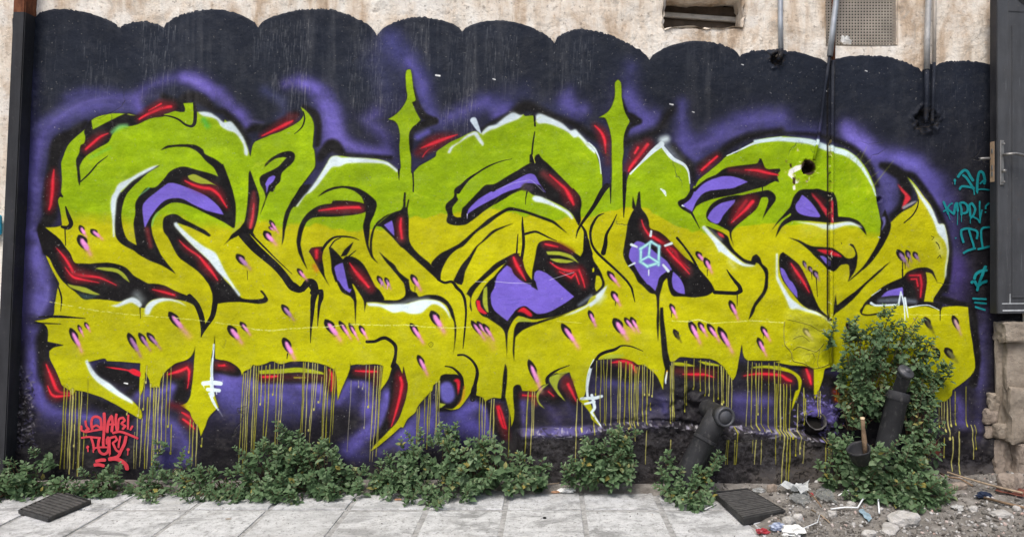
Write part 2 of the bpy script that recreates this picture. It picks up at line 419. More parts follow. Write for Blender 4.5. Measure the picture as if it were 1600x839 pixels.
MIST = [
 ("P 28,300,26 34,380,30 30,470,36 28,520,20", 14, .55, PD), ("P 50,120,14 48,180,18 44,250,24", 12, .35, (70, 66, 130)),
 ("A1 10,760,130 60,470,120 150,300,110 320,200,110 470,140,100 660,130,90 820,150,60", 13, .80, (98, 90, 172)),
 ("A1 20,330,40 160,230,40 300,120,30 430,50,20", 8, .5, (100, 96, 165)), ("A1 180,260,16 420,110,14 650,70,14 800,90,14", 5, .55, (122, 112, 200)),
 ("A1 60,450,24 40,600,24 20,800,20", 6, .5, (120, 110, 200)),
 ("A1 860,90,60 880,150,60", 7, .8, (110, 96, 190)), ("A1 900,60,50 1040,60,40", 9, .4, (96, 84, 140)),
 ("T0 560,790,30 700,750,50 900,765,50 1050,800,40", 9, .45, (88, 82, 165)), ("T0 1100,790,50 1250,700,60 1400,650,60 1573,630,60 T1 100,690,70", 9, .55, (100, 88, 180)),
 ("T1 -60,640,60 60,680,90 180,760,100 B1 20,40,100 110,140,95 200,215,90 245,310,50", 7, .95, (118, 102, 200)),
 ("B1 250,255,16 370,278,8", 4, .6, (130, 120, 190)), ("B1 380,20,40 500,90,40 545,170,40 500,240,40", 8, .35, (100, 100, 160)),
 ("T1 600,740,40 740,820,40", 9, .35, (90, 95, 160)), ("T1 770,690,50 800,680,50", 8, .7, (96, 80, 180)),
 ("T1 880,670,70 1000,730,100 1110,820,110 B1 860,80,130 920,180,160 940,300,170 920,410,120 860,470,50", 9, .92, (116, 102, 200)),
 ("B1 980,400,120 1080,460,90 1200,495,70 1330,515,60 1390,520,40", 8, .85, (112, 98, 190)), ("B1 1385,500,60 1380,400,70 1320,330,90 1220,260,70 1300,200,80", 11, .6, (100, 88, 175)),
 ("T2 60,350,170 150,460,150 220,520,130 300,680,110 320,770,60", 14, .55, (84, 82, 165)), ("T2 210,520,50 270,600,60 320,730,50", 9, .6, (110, 98, 200)),
 ("T2 -60,500,150 20,700,160 40,820,100", 18, .3, (76, 76, 140)),
 ("C1 150,20,50 210,150,90 270,260,110 360,250,110 500,190,110 650,120,120 800,150,100 850,130,60", 12, .8, (92, 86, 170)),
 ("C1 380,225,20 520,160,20 690,90,16", 6, .5, (120, 108, 200)), ("C1 760,210,60 830,170,60", 7, .7, (112, 100, 195)), ("C1 880,60,120 1000,30,100", 16, .35, (76, 76, 140)),
 ("C1 1340,110,120 1400,170,120 1480,170,80", 10, .75, (106, 96, 190)), ("C1 1360,10,60 1340,90,60", 10, .4, (96, 88, 170)), ("C1 1180,150,80 1250,190,80", 14, .4, (70, 72, 125)),
 ("T3 450,560,60 430,700,80 440,800,90", 14, .6, (90, 84, 170)), ("D1 320,60,90 370,140,100 440,220,130 500,250,110 400,310,80 350,340,40", 9, .8, (106, 96, 188)), ("D1 560,200,60 580,250,60", 10, .5, (90, 84, 160)),
 ("D1 760,120,70 760,260,90 770,400,110 800,500,80 890,560,60", 10, .75, (104, 94, 186)), ("D1 840,470,130 960,440,130 1100,360,130 1250,290,130 1400,250,120 1573,230,110", 14, .82, (104, 94, 184)), ("D1 880,470,20 1100,400,20 1350,310,16", 6, .4, (130, 118, 205)),
 ("E1 0,60,110 160,70,100 330,80,90", 12, .45, (80, 76, 150)), ("E1 590,60,100 650,120,150 730,200,150 800,280,110", 10, .9, (118, 104, 200)), ("E1 860,280,90 1000,300,120 1130,350,140 1230,440,150 1290,560,130 1340,660,90", 11, .9, (106, 95, 190)),
 ("E1 1340,520,120 1420,640,110 1450,800,90 E2 1470,100,80 1475,300,80 1480,450,70 1450,600,70", 13, .62, (84, 76, 155)),
 ("E1 830,380,50 870,440,130 940,540,150 940,650,120 930,720,60", 9, .8, (84, 78, 150)),
 ("F 1130,60,110 1130,180,110 1120,260,60", 12, .6, (78, 62, 130)), ("F 1290,330,60 1290,500,50 1280,640,50 1270,760,40", 10, .45, (92, 84, 140)),
 ("A2 20,0,100 20,150,100 10,280,80", 10, .75, (100, 92, 172)), ("A2 10,380,90 60,470,70 40,560,120 70,700,120 90,820,130 A3 80,120,140 50,220,100", 8, .85, (108, 98, 188)),
 ("A3 130,40,20 120,160,20 60,260,20", 5, .5, (130, 120, 205)), ("A3 0,420,90 10,560,90 10,700,90 A4 10,150,90 40,300,90 100,400,80", 9, .75, (94, 86, 168)),
 ("A4 60,240,50 90,380,70 180,440,80 300,460,70 450,475,70 560,500,60", 8, .72, (104, 94, 184)), ("A4 120,520,120 350,520,120 500,540,80", 14, .4, (84, 78, 150)),
 # under the letters
 ("A4 900,290,90 1000,300,90 1100,260,70 1150,240,70 1120,330,60", 8, .8, (104, 94, 186)), ("A4 980,430,60 1070,390,50", 8, .6, (96, 88, 165)),
 ("A4 940,500,60 1080,500,60 1190,570,60 1250,680,60 1265,830,60", 8, .85, (104, 94, 184)), ("A4 980,600,220 1080,680,260 1100,800,240", 14, .7, (88, 80, 156)), ("A4 830,330,60 880,470,50", 8, .4, (90, 84, 150)),
 ("A4 1530,160,60 1573,140,80 B4 50,190,90 180,200,90", 7, .8, (110, 98, 192)),
 ("B4 40,210,120 200,215,120 380,225,60 540,222,60 690,225,70 800,230,90 860,290,60 890,350,50", 6, .9, (116, 104, 200)),
 ("B4 60,310,140 200,330,160 420,320,130 600,310,120 760,340,110 880,380,60", 12, .85, (98, 90, 178)), ("B4 150,420,200 450,420,200 700,430,160", 20, .5, (76, 72, 140)),
 ("B4 990,350,40 1030,260,60 1090,210,70 1150,195,60 1210,215,70 1240,300,60 1220,380,70", 7, .85, (110, 98, 190)), ("B4 1080,280,140 1100,330,120", 14, .5, (80, 74, 150)), ("B4 1230,440,90 1290,370,70", 8, .7, (104, 92, 182)),
 ("B4 1400,300,90 1405,330,95 1370,420,95 1290,540,100 1180,650,110 1080,730,110", 6, .9, (112, 100, 196)), ("B4 1030,780,100 1200,800,100", 14, .5, (84, 78, 156)),
 ("C4 40,620,100 150,500,110 260,420,90 330,390,50", 7, .8, (104, 96, 184)), ("C4 0,700,130 130,600,110 210,520,70", 9, .6, (110, 100, 190)), ("B4 1330,760,60 1480,640,60 1573,560,60", 8, .7, (108, 98, 188)),
 ("C4 470,450,90 550,400,90 620,370,80 670,420,80 700,520,60", 8, .9, (114, 104, 202)), ("C4 260,560,200 450,570,200 620,560,160", 16, .72, (88, 82, 165)), ("C4 560,560,100 690,600,80", 10, .6, (96, 86, 172)),
 ("C4 980,380,60 990,450,60 985,520,40", 9, .75, (104, 90, 176)), ("C4 1180,350,60 1220,430,70 1260,500,60", 12, .5, (90, 78, 150)), ("C4 1350,380,50 1400,480,60", 12, .4, (84, 76, 140)),
 ("C4 1000,592,40 1250,588,40 1573,582,44", 5, .8, (108, 98, 178)),
 ("D4 90,230,60 200,190,80 300,200,80 400,230,60", 12, .7, (92, 86, 170)), ("D4 120,380,180 300,400,200 480,400,160", 20, .5, (76, 72, 128)), ("D4 600,330,60 620,420,40", 10, .5, (84, 78, 150)),
 ("D4 1220,330,80 1350,340,90 1480,350,60", 10, .7, (96, 88, 168)), ("D4 1220,430,90 1350,470,110 1500,470,90", 14, .55, (80, 74, 140)), ("D4 1400,570,30 1573,590,30", 6, .7, (110, 100, 175)),
 ("E4 270,160,60 330,220,90 420,200,90 470,280,60", 8, .75, (100, 88, 170)), ("E4 1490,130,60 1520,220,90 1530,300,80", 9, .8, (92, 82, 158)), ("E4 1290,290,60 1280,360,60", 9, .7, (90, 80, 150)), ("P 1528,520,10 1532,600,12 1525,680,10", 8, .5, (84, 78, 140)),
]
_x0, _y0, _m = raster(smooth(path(SIL), True)[:, :2] * SC, 260)
_m = blur(_m, 55) * .55 + blur(_m, 20) * .45
_m *= .6 + .9 * (vnoise(*_m.shape, 180, 130, 61) * .6 + vnoise(*_m.shape, 60, 50, 62) * .4) - .2
blend(_x0, _y0, np.clip(_m * 1.15, 0, 1), (60, 56, 110), .8)
for s, sf, al, c in MIST:
    up = s[:2] in ('A1', 'B1', 'C1', 'D1', 'E1', 'T0', 'T1', 'T2', 'T3', 'A2')
    if up:
        c = tuple(int(.86 * q + .14 * 88) for q in c)
        line(tuple(int(q * .62) for q in c), s, soft=sf * 2.4, alpha=al * .7, n=4, scale=1.5, patchy=.6)
        line(c, s, soft=sf * 1.35, alpha=min(1, al * 1.08), n=4, scale=1.05, patchy=.35)
    else:
        c = tuple(int(.95 * q + .05 * 120) for q in c)
        line(tuple(int(q * .66) for q in c), s, soft=sf * 2.0, alpha=al * .6, n=4, scale=1.5)
        line(c, s, soft=sf * 1.2, alpha=min(1, al * 1.1), n=4, patchy=.6)
# black cores that stay crisp against the mist
for s, sf in [("B1 840,560,60 880,500,80 940,460,110 1000,500,70 1050,540,40 1250,550,30 1420,560,30", 4), ("B1 250,340,50 300,320,60 440,310,60 560,260,50 640,200,60", 5),
              ("B1 700,140,30 790,200,60 825,300,50 815,450,50", 4), ("C1 70,0,50 110,130,60 170,220,60 260,260,60 130,300,60 70,360,40 60,500,40", 3),
              ("C1 840,240,30 960,160,90 1020,140,90 1100,170,70 1250,230,50 1420,300,60 1573,400,60", 6), ("C1 640,330,20 760,260,30 860,220,40", 4),
              ("D1 270,90,24 300,200,50 350,240,80 410,262,50 330,310,30 300,380,34", 3), ("D1 300,440,60 420,400,60 560,340,60 640,220,60 690,160,40", 8), ("D1 690,470,50 760,560,60 840,640,60 860,760,40", 6),
              ("D1 900,620,50 1060,540,60 1140,470,60 1300,390,60 1573,340,50", 6), ("E1 0,100,20 160,100,24 320,110,24 480,150,40 620,210,50 720,290,50 790,390,40 840,520,34", 5),
              ("E1 880,360,50 960,390,90 1050,440,80 1140,450,50 1250,590,50 1330,720,50 E2 1400,140,40 1440,300,36 1430,480,40 1400,640,50", 4), ("E1 1060,480,90 1080,560,100 1060,680,80 970,780,60", 5),
              ("A1 440,280,50 330,370,90 220,450,120 180,600,90 170,760,120 A2 150,100,120 150,250,110 90,330,60", 5), ("A2 70,360,60 130,460,90 120,540,60", 4),
              ("A3 110,340,40 100,400,60 80,480,90 90,600,90 A4 110,100,120 160,220,120 250,270,120", 6), ("A4 400,300,50 560,370,60 720,440,60 820,490,40", 6),
              ("A1 1080,60,50 1200,130,110 1290,60,80 1400,90,80 1500,170,40 B1 60,190,50 180,320,60 240,430,60", 5), ("F 1060,0,40 1060,120,44 1000,250,44 1130,285,40 1210,320,44 1230,450,44 1245,620,44 1220,760,50", 3),
              ("A4 1170,120,120 1250,200,110 1220,320,110", 6), ("A4 580,90,120 760,160,130 880,210,60 800,280,60", 6), ("A4 1480,90,60 1520,70,90 B4 80,80,110 160,110,70", 4),
              ("B4 380,150,90 600,160,80 820,165,70 900,120,80 950,260,40", 5), ("B4 1110,130,90 1300,130,100 1340,200,60", 5), ("B4 1470,110,90 1480,250,130 1450,400,100 1380,560,70 1280,690,50", 4),
              ("C4 330,160,80 450,180,70 480,280,50 420,390,50 300,410,50", 3), ("C4 560,280,60 640,330,60 700,380,50 740,450,90 780,560,110 830,620,80", 5), ("C4 930,250,70 920,400,60 930,540,70", 5),
              ("C4 1150,300,110 1240,330,100 1380,220,110 1400,330,60", 8), ("D4 60,90,60 200,110,110 350,150,80 480,120,60 560,220,40", 8), ("D4 720,70,90 900,100,120 1050,110,90 1130,180,50", 6), ("D4 1250,80,90 1400,140,110 1560,150,90", 8),
              ("E3 250,600,120 280,720,80 420,640,90 500,700,90", 6)]:
    line(K, s, soft=sf)

# -- the green letterforms -------------------------------------------------------------------------------------------
bx = np.array([0, 50, 340, 440, 470, 540, 632, 636, 680, 800, 870, 930, 955, 985, 1012, 1040, 1090, 1140, 1190, 1220, 1300, 1345, 1372, 1382, 1390, 1600])
by = np.array([330, 335, 348, 351, 353, 360, 356, 337, 334, 332, 345, 336, 325, 320, 326, 341, 362, 358, 350, 348, 334, 358, 372, 345, 300, 300])
X_ = np.arange(MW) / SC; Y_ = np.arange(MH) / SC
edge = np.interp(X_, bx, by)[None].astype(np.float32) + (vnoise(MH, MW, 26, 26, 3) - .5) * 10 + (vnoise(MH, MW, 90, 90, 4) - .5) * 10
sharp = np.interp(X_, [0, 300, 450, 620, 1250, 1300], [34, 22, 6, 3, 3, 12])[None].astype(np.float32)
mix = np.clip((edge - Y_[:, None]) / sharp + .5, 0, 1)[..., None]
lime, olive = np.array((140, 170, 0), np.float32) / 255, np.array((182, 178, 2), np.float32) / 255
green = olive * (1 - mix) + lime * mix
streak = vnoise(MH, MW, 70, 16, 5) * .5 + vnoise(MH, MW, 22, 30, 6) * .3 + vnoise(MH, MW, 7, 7, 8) * .2
fresh = np.clip((streak - .5) * 2.2, -1, 1)[..., None]
green = green * (1 + .05 * fresh) + np.clip(fresh, 0, 1) * mix * np.array((.045, .035, .02), np.float32)
low = np.clip((Y_ - 470) / 120, 0, 1).astype(np.float32)[:, None, None]
green = green * (1 - .05 * low) + low * np.array((.0, .012, .0), np.float32)
green += (vnoise(MH, MW, 3, 3, 9) - .5)[..., None] * .035
r8 = np.clip((X_ - 1375) / 60, 0, 1)[None, :, None].astype(np.float32) * np.clip((360 - Y_) / 80, 0, 1).astype(np.float32)[:, None, None]
green = green * (1 - .35 * r8) + r8 * .35 * np.array((.72, .66, .30), np.float32)

for _h in ((.5),):
    p_ = smooth(path(SIL), True)[:, :2] * SC
    hx, hy, hm = raster(p_, 30)
    blend(hx, hy, blur(hm, 6), K, .75)
sil_px = poly(green, SIL, soft=.5)
GREEN_OUTLINE = sil_px / SC                 # the outline doubles as the lettering's mesh boundary
poly(green, "C4 1440,342 1475,318 1515,335 1573,440 D4 15,380 65,490 97,550 60,532 20,490 C4 1530,445 1488,390")
poly(green, "E3 0,528 100,548 185,595 222,650 210,730 175,839 E4 190,90 140,222 150,140 170,60 E3 195,720 190,650 150,600 70,572 0,560")
poly(green, "A1 455,330 462,318 472,350 468,372 458,355", soft=.6)

# -- letter 1
kp = lambda s, soft=.45: poly(K, s, soft)
kl = lambda s, soft=.5: line(K, s, soft)
gl = lambda s, soft=.6: poly(GLc, s, soft)
pu = lambda s, soft=.6: poly(PU, s, soft)
wh = lambda s, soft=1.0: poly(WH, s, soft, halo=((190, 205, 160), 3.0, .45))
wl = lambda s, soft=.7: line(WH, s, soft)
def red(s, soft=.9, g=1.0):
    global DARK_ONLY
    DARK_ONLY = True; line(DR, s, soft=7, alpha=.65 + .3 * g, scale=3.4); DARK_ONLY = False
    line((150, 30, 40), s, soft=2.0, alpha=.7, scale=1.15)
    line(RE, s, soft, scale=.74)
    line((238, 84, 90), s, soft=.8, alpha=.22, scale=.35)
kp("A1 430,345 470,262 490,250 500,332 620,270 740,212 800,200 870,214 960,196 1085,205 1080,224 1000,234 940,254 870,288 800,304 740,302 700,322 660,372 630,432 560,472 480,522 430,562 405,602 390,642 397,740 390,792 376,740 364,580 390,520 400,460 432,440 440,390")
kl("A1 400,755,10 470,690,12 540,610,10 625,545,3")
kl("A1 1060,215,6 1130,222,12 1200,246,14 1260,290,16 1310,303,22 1335,275,28 1340,200,28 1332,115,22")
kp("A1 760,200 800,196 862,214 800,212", .3)
gl("A1 775,205 800,202 865,218 810,214")
kp("A1 1055,500 1110,462 1240,450 1340,458 1400,490 1420,530 1500,570 1560,615 B1 45,610 90,720 130,839 60,760 A1 1530,715 1490,640 1420,580 1370,522 1290,477 1190,470 1110,480")
kp("A1 1057,622 990,640 890,700 800,770 740,839 A2 710,60 690,130 680,230 680,340 695,425 740,480 830,530 900,580 980,620 1080,660 1182,727 1130,660 1060,570 1010,460 985,380 980,310 1010,240 1080,180 1150,143 1230,145 1330,180 1450,240 1573,300 B2 120,345 142,352 150,280 150,150 125,40 B1 120,820 80,715 40,640 0,600 A1 1520,650 1530,715 1450,685 1350,660 1240,634 1140,670 1080,740 1015,800 950,805 A2 920,40 880,90 850,150 850,230 835,300 840,380 860,490 800,455 770,420 745,340 735,250 745,160 780,70 840,0 A1 870,760 950,690")
pu("A2 922,340 905,200 915,150 960,100 1050,30 1110,-12 1160,-20 1230,0 1340,40 1440,90 1530,170 1573,240 1500,225 1430,205 1330,160 1230,110 1130,110 1060,150 1000,220 960,280 932,345")
gl("A1 1278,712 1330,695 1430,738 1500,778 1535,805 1480,778 1380,772 1300,742")
red("A1 1258,750,10 1330,785,24 1400,805,30 A2 1470,30,30 1530,75,26 B2 40,120,20 78,180,8")
glow((128, 44, 46), "A2 945,360,40 975,500,30", 4, .8)
line((120, 190, 120), "A2 880,85,6 960,22,16", 1.2, alpha=.7); line((120, 190, 120), "A2 985,330,10 1000,270,14 1040,220,8", 1.2, alpha=.7)
glow((120, 190, 110), "A1 660,350,30 720,310,40 780,300,30", 4, .8); glow((110, 190, 90), "A1 480,560,20 640,480,20", 4, .5); glow((60, 175, 90), "A1 1410,250,40 1440,300,40", 5, .6)
wh("A1 1045,618 990,632 890,680 790,735 710,775 680,839 A2 655,90 645,170 660,280 668,420 682,420 682,300 690,180 700,110 730,50 A1 760,810 830,745 920,695 990,655")
kp("A2 1075,300 1090,260 1140,236 1190,240 1260,282 1350,330 1430,372 1470,410 1450,418 1370,375 1280,335 1200,308 1180,335 1250,420 1330,500 1420,580 1500,660 1560,735 B2 60,770 130,839 B3 170,80 190,130 230,142 300,145 370,138 385,120 370,100 350,75 365,72 400,115 415,145 400,168 340,180 230,170 160,165 60,172 0,180 A3 1525,182 1478,180 1480,100 1450,20 A2 1430,780 1370,710 1290,650 1210,590 1160,510 1120,430 1080,370")
wh("A2 1163,310 1185,300 1215,335 1290,405 1400,490 1500,545 1535,600 1573,680 B2 80,730 150,839 B3 188,105 178,125 140,70 90,0 B2 60,760 0,700 A2 1440,600 1330,500 1240,410 1175,338")
kl("A3 1290,120,40 1350,190,45 1390,290,45 1400,380,36 1385,455,4"); kl("A3 1500,180,45 1480,280,40 1430,360,30 1390,430,12")
red("A2 1210,450,4 1270,510,18 1370,580,20 1430,650,34 1480,710,26 1522,772,10")
kp("A2 60,310 110,345 170,390 230,440 280,510 320,560 350,630 420,638 480,640 600,632 700,645 780,680 840,740 950,800 A3 1000,15 1080,30 1180,80 1260,110 1320,140 1360,210 1270,165 1180,148 1080,138 990,150 940,190 930,215 890,212 885,190 870,155 800,142 740,160 700,162 640,152 520,142 430,142 380,102 330,62 290,30 A2 290,815 240,760 190,680 150,600 118,572 100,560 50,400")
gl("A2 520,680 560,670 650,673 710,688 765,730 805,795 755,762 700,717 600,697"); gl("A3 290,15 340,28 440,48 500,78 565,106 520,110 440,92 380,72 320,47")
poly((52, 76, 74), "A3 370,80 440,105 560,112 500,135 430,140", 1.5, alpha=.8)
glow((118, 126, 126), "A3 860,110,60 890,150,60", 9, .9)
red("A2 205,515,4 270,590,22 320,670,26 350,725,36 430,740,30 560,755,18 692,815,4"); red("A2 275,670,4 320,730,16 360,755,24 450,775,14 552,795,3", g=.5); red("A3 990,65,6 1080,85,22 1168,110,18")
wh("A3 640,195 700,185 770,145 830,130 880,158 902,190 885,214 850,187 810,172 760,187 700,208"); wh("A3 925,268 930,210 980,160 1060,136 1150,143 1230,173 1270,208 1200,172 1120,157 1040,172 990,212 960,270")
kl("A3 205,0,8 235,80,12 248,150,12 240,240,3"); kl("A3 60,290,10 200,285,22 330,292,14 440,300,4"); kl("A3 20,337,8 140,342,10 242,345,4")
kl("A3 885,215,8 888,300,3")
kp("A3 100,490 200,515 268,520 190,530 150,560 110,545")
kl("A2 280,175,10 300,240,28 325,310,36 300,345,34 250,338,20"); kl("A2 275,350,10 280,490,6"); kl("A2 235,80,24 250,90,16")
red("A1 180,660,8 172,750,30 A2 170,30,32 158,150,26 145,195,18", soft=1.2)
red("A1 445,490,20 500,440,26 560,390,22 625,362,6"); red("A1 885,245,14 960,200,26 1060,155,34 1140,142,26", g=.8); red("A1 960,175,8 1060,120,18", g=.4)
red("A4 120,50,10 160,150,30 200,250,34 240,280,22 305,285,24"); red("A4 130,225,8 160,290,22 200,310,26 310,300,10", g=.5)
wh("A4 440,15 462,8 485,60 545,140 640,205 740,285 822,342 832,372 790,352 700,302 600,235 515,165 468,92")
poly(RE, "A4 595,65 700,75 790,90 830,82 888,108 888,152 830,132 780,102 680,86", .7); 
red("A4 1110,130,10 1200,105,30 1270,75,28 1288,105,26 1282,200,10 1275,240,4", g=.8)
glow(DR, "A4 1150,380,50 1220,400,60", 7, .9); red("A4 1230,440,10 1280,470,28 1310,510,22", g=.6); red("A4 1240,495,16 1290,530,26 1332,572,14", g=.3)
wl("A4 1478,0,14 1468,80,16 1475,170,22"); wl("A3 1490,515,14 1480,640,12 1475,760,12"); wl("A4 1405,203,36 1480,198,38 1545,205,34"); wl("A4 1440,252,30 1532,262,30"); wl("A4 1468,160,22 1478,300,36"); wl("A4 1455,285,20 1490,360,24 1525,420,10"); wl("A4 1510,270,8 1512,292,6"); wl("A4 1405,215,8 1412,240,5")
line((190, 195, 200), "A4 1525,415,10 1560,470,3", 2, alpha=.6)
for s, w in [("A2 395,325 440,400", 46), ("A2 485,358 560,420", 48), ("A2 390,405 465,530", 78), ("A3 318,378 392,530", 58), ("A3 380,350 415,425", 30), ("A3 435,330 470,390", 32), ("A3 1120,248 1235,385", 66)]: claw(s, w)
for s, w in [("A3 788,418 870,570", 58), ("A3 876,418 950,530", 46), ("A3 942,418 1030,520", 46)]: claw(s, w, (160, 108, 160))
glow((196, 160, 110), "A3 1230,390,40 1290,450,50", 6, .6)

# -- letter 2
red("B1 365,380,10 470,330,24 560,285,32 612,258,14", soft=1.0); glow(DR, "B1 590,215,40 640,215,40", 7, .8)
kl("B1 700,180,8 712,240,12 690,310,10 630,365,4")
kp("B1 385,635 395,605 440,565 520,520 590,505 630,525 632,570 600,615 560,650 525,690 512,755 480,790 455,839 B2 430,50 400,110 380,170 345,250 375,160 395,95 375,30 B1 355,780 345,730 370,700 430,670 490,640 530,600 565,560 540,555 480,567 440,592 400,625")
pu("B1 392,775 420,722 460,705 476,716 455,757 422,790 408,839 B2 402,65 398,10")
wh("A1 1360,185 1450,188 1520,228 1573,272 B1 110,262 170,332 220,410 252,510 245,547 220,532 215,470 190,412 140,355 80,335 30,303 0,255 A1 1480,232 1400,216")
kp("B1 258,690 270,662 300,745 325,810 B2 345,100 340,180 325,280 295,385 320,420 250,395 210,412 165,405 160,385 200,330 225,290 240,200 250,120 255,40")
kp("B2 185,350 120,400 95,440 48,497 105,445 190,400"); gl("B2 200,320 150,370 110,400 130,360 220,270", 1.0)
kl("B2 215,400,80 300,500,75 400,590,65 480,660,60 550,740,60 600,810,65 B3 630,45,70 680,65,50 730,25,50")
kl("B3 700,60,45 740,10,60 780,20,75 800,80,60 785,150,45 775,280,28 765,400,14 762,500,4"); kl("B3 780,90,40 850,82,40 850,130,40 835,190,25 825,290,12 820,362,5")
kl("B2 280,400,14 380,500,14 480,600,9 612,722,4")
glow((104, 42, 44), "B2 300,60,30 295,160,60 275,320,60", 4, .9); line((205, 60, 66), "B2 300,150,8 290,250,20 272,345,22", 2)
kp("B2 690,0 770,-10 720,70 660,150 612,190 582,270 557,370 547,430 530,492 535,400 540,300 560,220 600,140 650,60")
# -- letter 3
wh("B1 860,665 905,590 935,552 980,545 1020,558 1100,558 1250,570 1380,590 1440,630 1482,665 1470,682 1410,632 1340,607 1200,602 1060,607 1000,632 940,637 890,692 830,772 770,839 B2 720,80 662,172 645,172 710,80 B1 740,839 800,755")
kl("B1 1485,660,18 1488,740,4")
kp("B2 820,95 870,50 950,15 1040,5 1140,20 1220,60 1290,120 1305,160 1290,220 1260,290 1250,320 1245,400 1238,480 1252,540 1272,605 1230,520 1205,420 1195,330 1210,260 1215,215 1150,235 1050,250 950,257 860,257 780,267 732,302 702,370 690,430 684,480 702,570 742,695 672,560 652,470 660,390 680,320 720,250 780,195 850,160 930,150 950,125 1050,125 1150,135 1200,150 1180,95 1120,45 1040,22 960,32 880,62")
glow((104, 36, 42), "B2 850,205,30 1000,200,60 1180,195,50", 4, .9); red("B2 830,207,6 950,190,22 1060,182,28 1155,180,28 1175,188,10", g=0)
kp("B2 1440,222 1500,203 1520,170 1525,120 1535,60 1543,60 1540,170 C2 25,185 40,120 50,115 38,190 45,260 48,420 70,490 140,570 230,650 282,772 220,712 120,622 40,547 0,512 B2 1500,500 1440,430 1350,342 1300,332 1370,272")
kp("B2 1440,222 1370,266 1300,336 1275,410 1266,500 1277,580 1322,637 1260,582 1248,490 1262,390 1300,310 1370,252")
pu("B2 1365,322 1430,285 1445,350 1450,417 1400,362"); glow((104, 38, 40), "B2 1500,280,50 1505,430,60", 4, .9); red("B2 1505,270,14 1500,340,26 1512,432,22", g=0, soft=1.2)
kl("C2 12,60,7 5,130,8"); kl("C2 85,0,10 80,48,3"); kl("C1 80,685,14 85,780,9 84,839,8")
kp("B2 915,510 940,510 1000,572 1030,605 1060,578 1130,592 1200,650 1250,740 1290,820 B3 1330,70 1372,142 1340,162 1230,162 1215,200 1205,252 1200,160 1160,90 1115,20 B2 1105,805 1112,830 B3 1130,90 1140,160 1136,250 1133,362 1125,250 1118,160 1090,122 1020,82 980,0 B2 970,790 940,700 930,600")
pu("B2 960,672 1000,640 1030,632 1050,720 1075,839 B3 1102,62 1085,92 1040,60 1000,0 B2 985,770")
glow(DR, "B2 1120,690,60 1200,780,70 B3 1260,60,70", 5, .9); red("B2 1085,635,6 1130,700,28 1180,760,36 1240,830,20 B3 1235,45,10", g=0)
kp("B2 752,542 775,512 860,500 870,530 860,600 875,690 885,750 927,832 880,762 830,682 790,602"); red("B2 815,535,34 815,590,26", g=.6, soft=1.5); glow((196, 100, 20), "B2 800,660,30 815,690,30", 5, .8)
kl("B2 860,530,20 900,470,22 960,425,16 1040,418,14 1110,427,10 1162,448,3"); kl("B2 920,512,10 960,455,10 1010,430,6")
kp("B2 1010,580 1050,520 1117,463 1095,512 1060,570"); kl("B2 1080,578,10 1137,532,4")
kp("B2 1325,540 1400,608 1450,650 1490,710 1573,775 C2 45,790 C3 50,0 65,70 110,90 130,122 200,108 280,112 350,145 400,210 425,300 437,380 430,480 408,605 422,480 420,340 395,280 360,200 300,160 220,145 130,152 0,187 B3 1440,187 1300,167 1230,167 1215,157 1300,150 1380,150 1480,150 1540,110 1530,20 B2 1520,790 1480,740 1430,680 1380,622")
glow((150, 160, 160), "B3 1300,185,10 1500,180,20 C3 60,150,30 200,140,30", 5, .5)
wh("B3 1225,172 1290,175 1380,187 1480,182 1573,178 C3 60,172 150,150 250,150 310,170 350,208 382,268 388,312 360,252 310,203 250,183 200,212 150,257 60,262 0,242 B3 1440,252 1340,207 1240,197")
kl("B3 1225,490,24 1290,488,24 1340,465,28 1380,460,28 1430,490,28 1460,530,28 1460,600,24 1440,690,40")
for s, w in [("B2 428,283 485,365", 36), ("B2 422,335 458,362", 26), ("B2 382,372 460,458", 62), ("B2 658,680 718,752", 40), ("B3 88,358 175,470", 66), ("B3 186,328 250,412", 42), ("B3 538,458 612,592", 66), ("B3 882,308 980,440", 72), ("B3 996,320 1072,435", 42), ("B3 1078,338 1138,445", 36), ("B3 1165,358 1215,440", 42)]: claw(s, w)
for s, w in [("B2 158,563 245,655", 62), ("B2 1312,738 1362,815", 42), ("B2 1375,750 1412,825", 36), ("B3 528,188 605,285", 52)]: claw(s, w, (170, 120, 170))
line((214, 140, 200), "B3 1345,10,8 1340,45,4"); line((214, 140, 200), "B3 1400,10,10 1392,60,6"); kl("B2 245,700,4 248,770,3"); kl("B3 575,590,10 570,630,4")
# hollows under the second row
DARK_ONLY = True
for s in ("B4 380,150,60 600,150,50 820,150,60 930,150,70 945,260,40", "B4 1140,110,60 1310,120,80 1300,200,50", "B4 1490,120,50 1500,220,90 1480,330,80 1420,480,50", "B4 0,60,60 120,80,60"): line((74, 30, 34), s, soft=6, alpha=.8)
DARK_ONLY = False
poly((160, 168, 22), "B4 340,97 450,87 550,82 650,72 760,87 860,110 877,130 820,125 700,115 600,115 480,125 345,125", .7)
red("B4 370,150,18 430,148,24 492,143,14", g=.5); line((150, 140, 24), "B4 630,155,12 720,156,8", 1.0); red("B4 915,90,10 940,140,30 945,200,24 935,262,8", g=.6)
red("B4 1130,100,8 1250,105,22 1312,105,10", g=.4); red("B4 1500,155,26 1512,210,32 1497,300,28 1462,440,20 1425,552,6", g=.5); red("B4 8,55,18 72,62,8", g=.4); red("A4 1530,60,8 1573,56,22", g=.4)
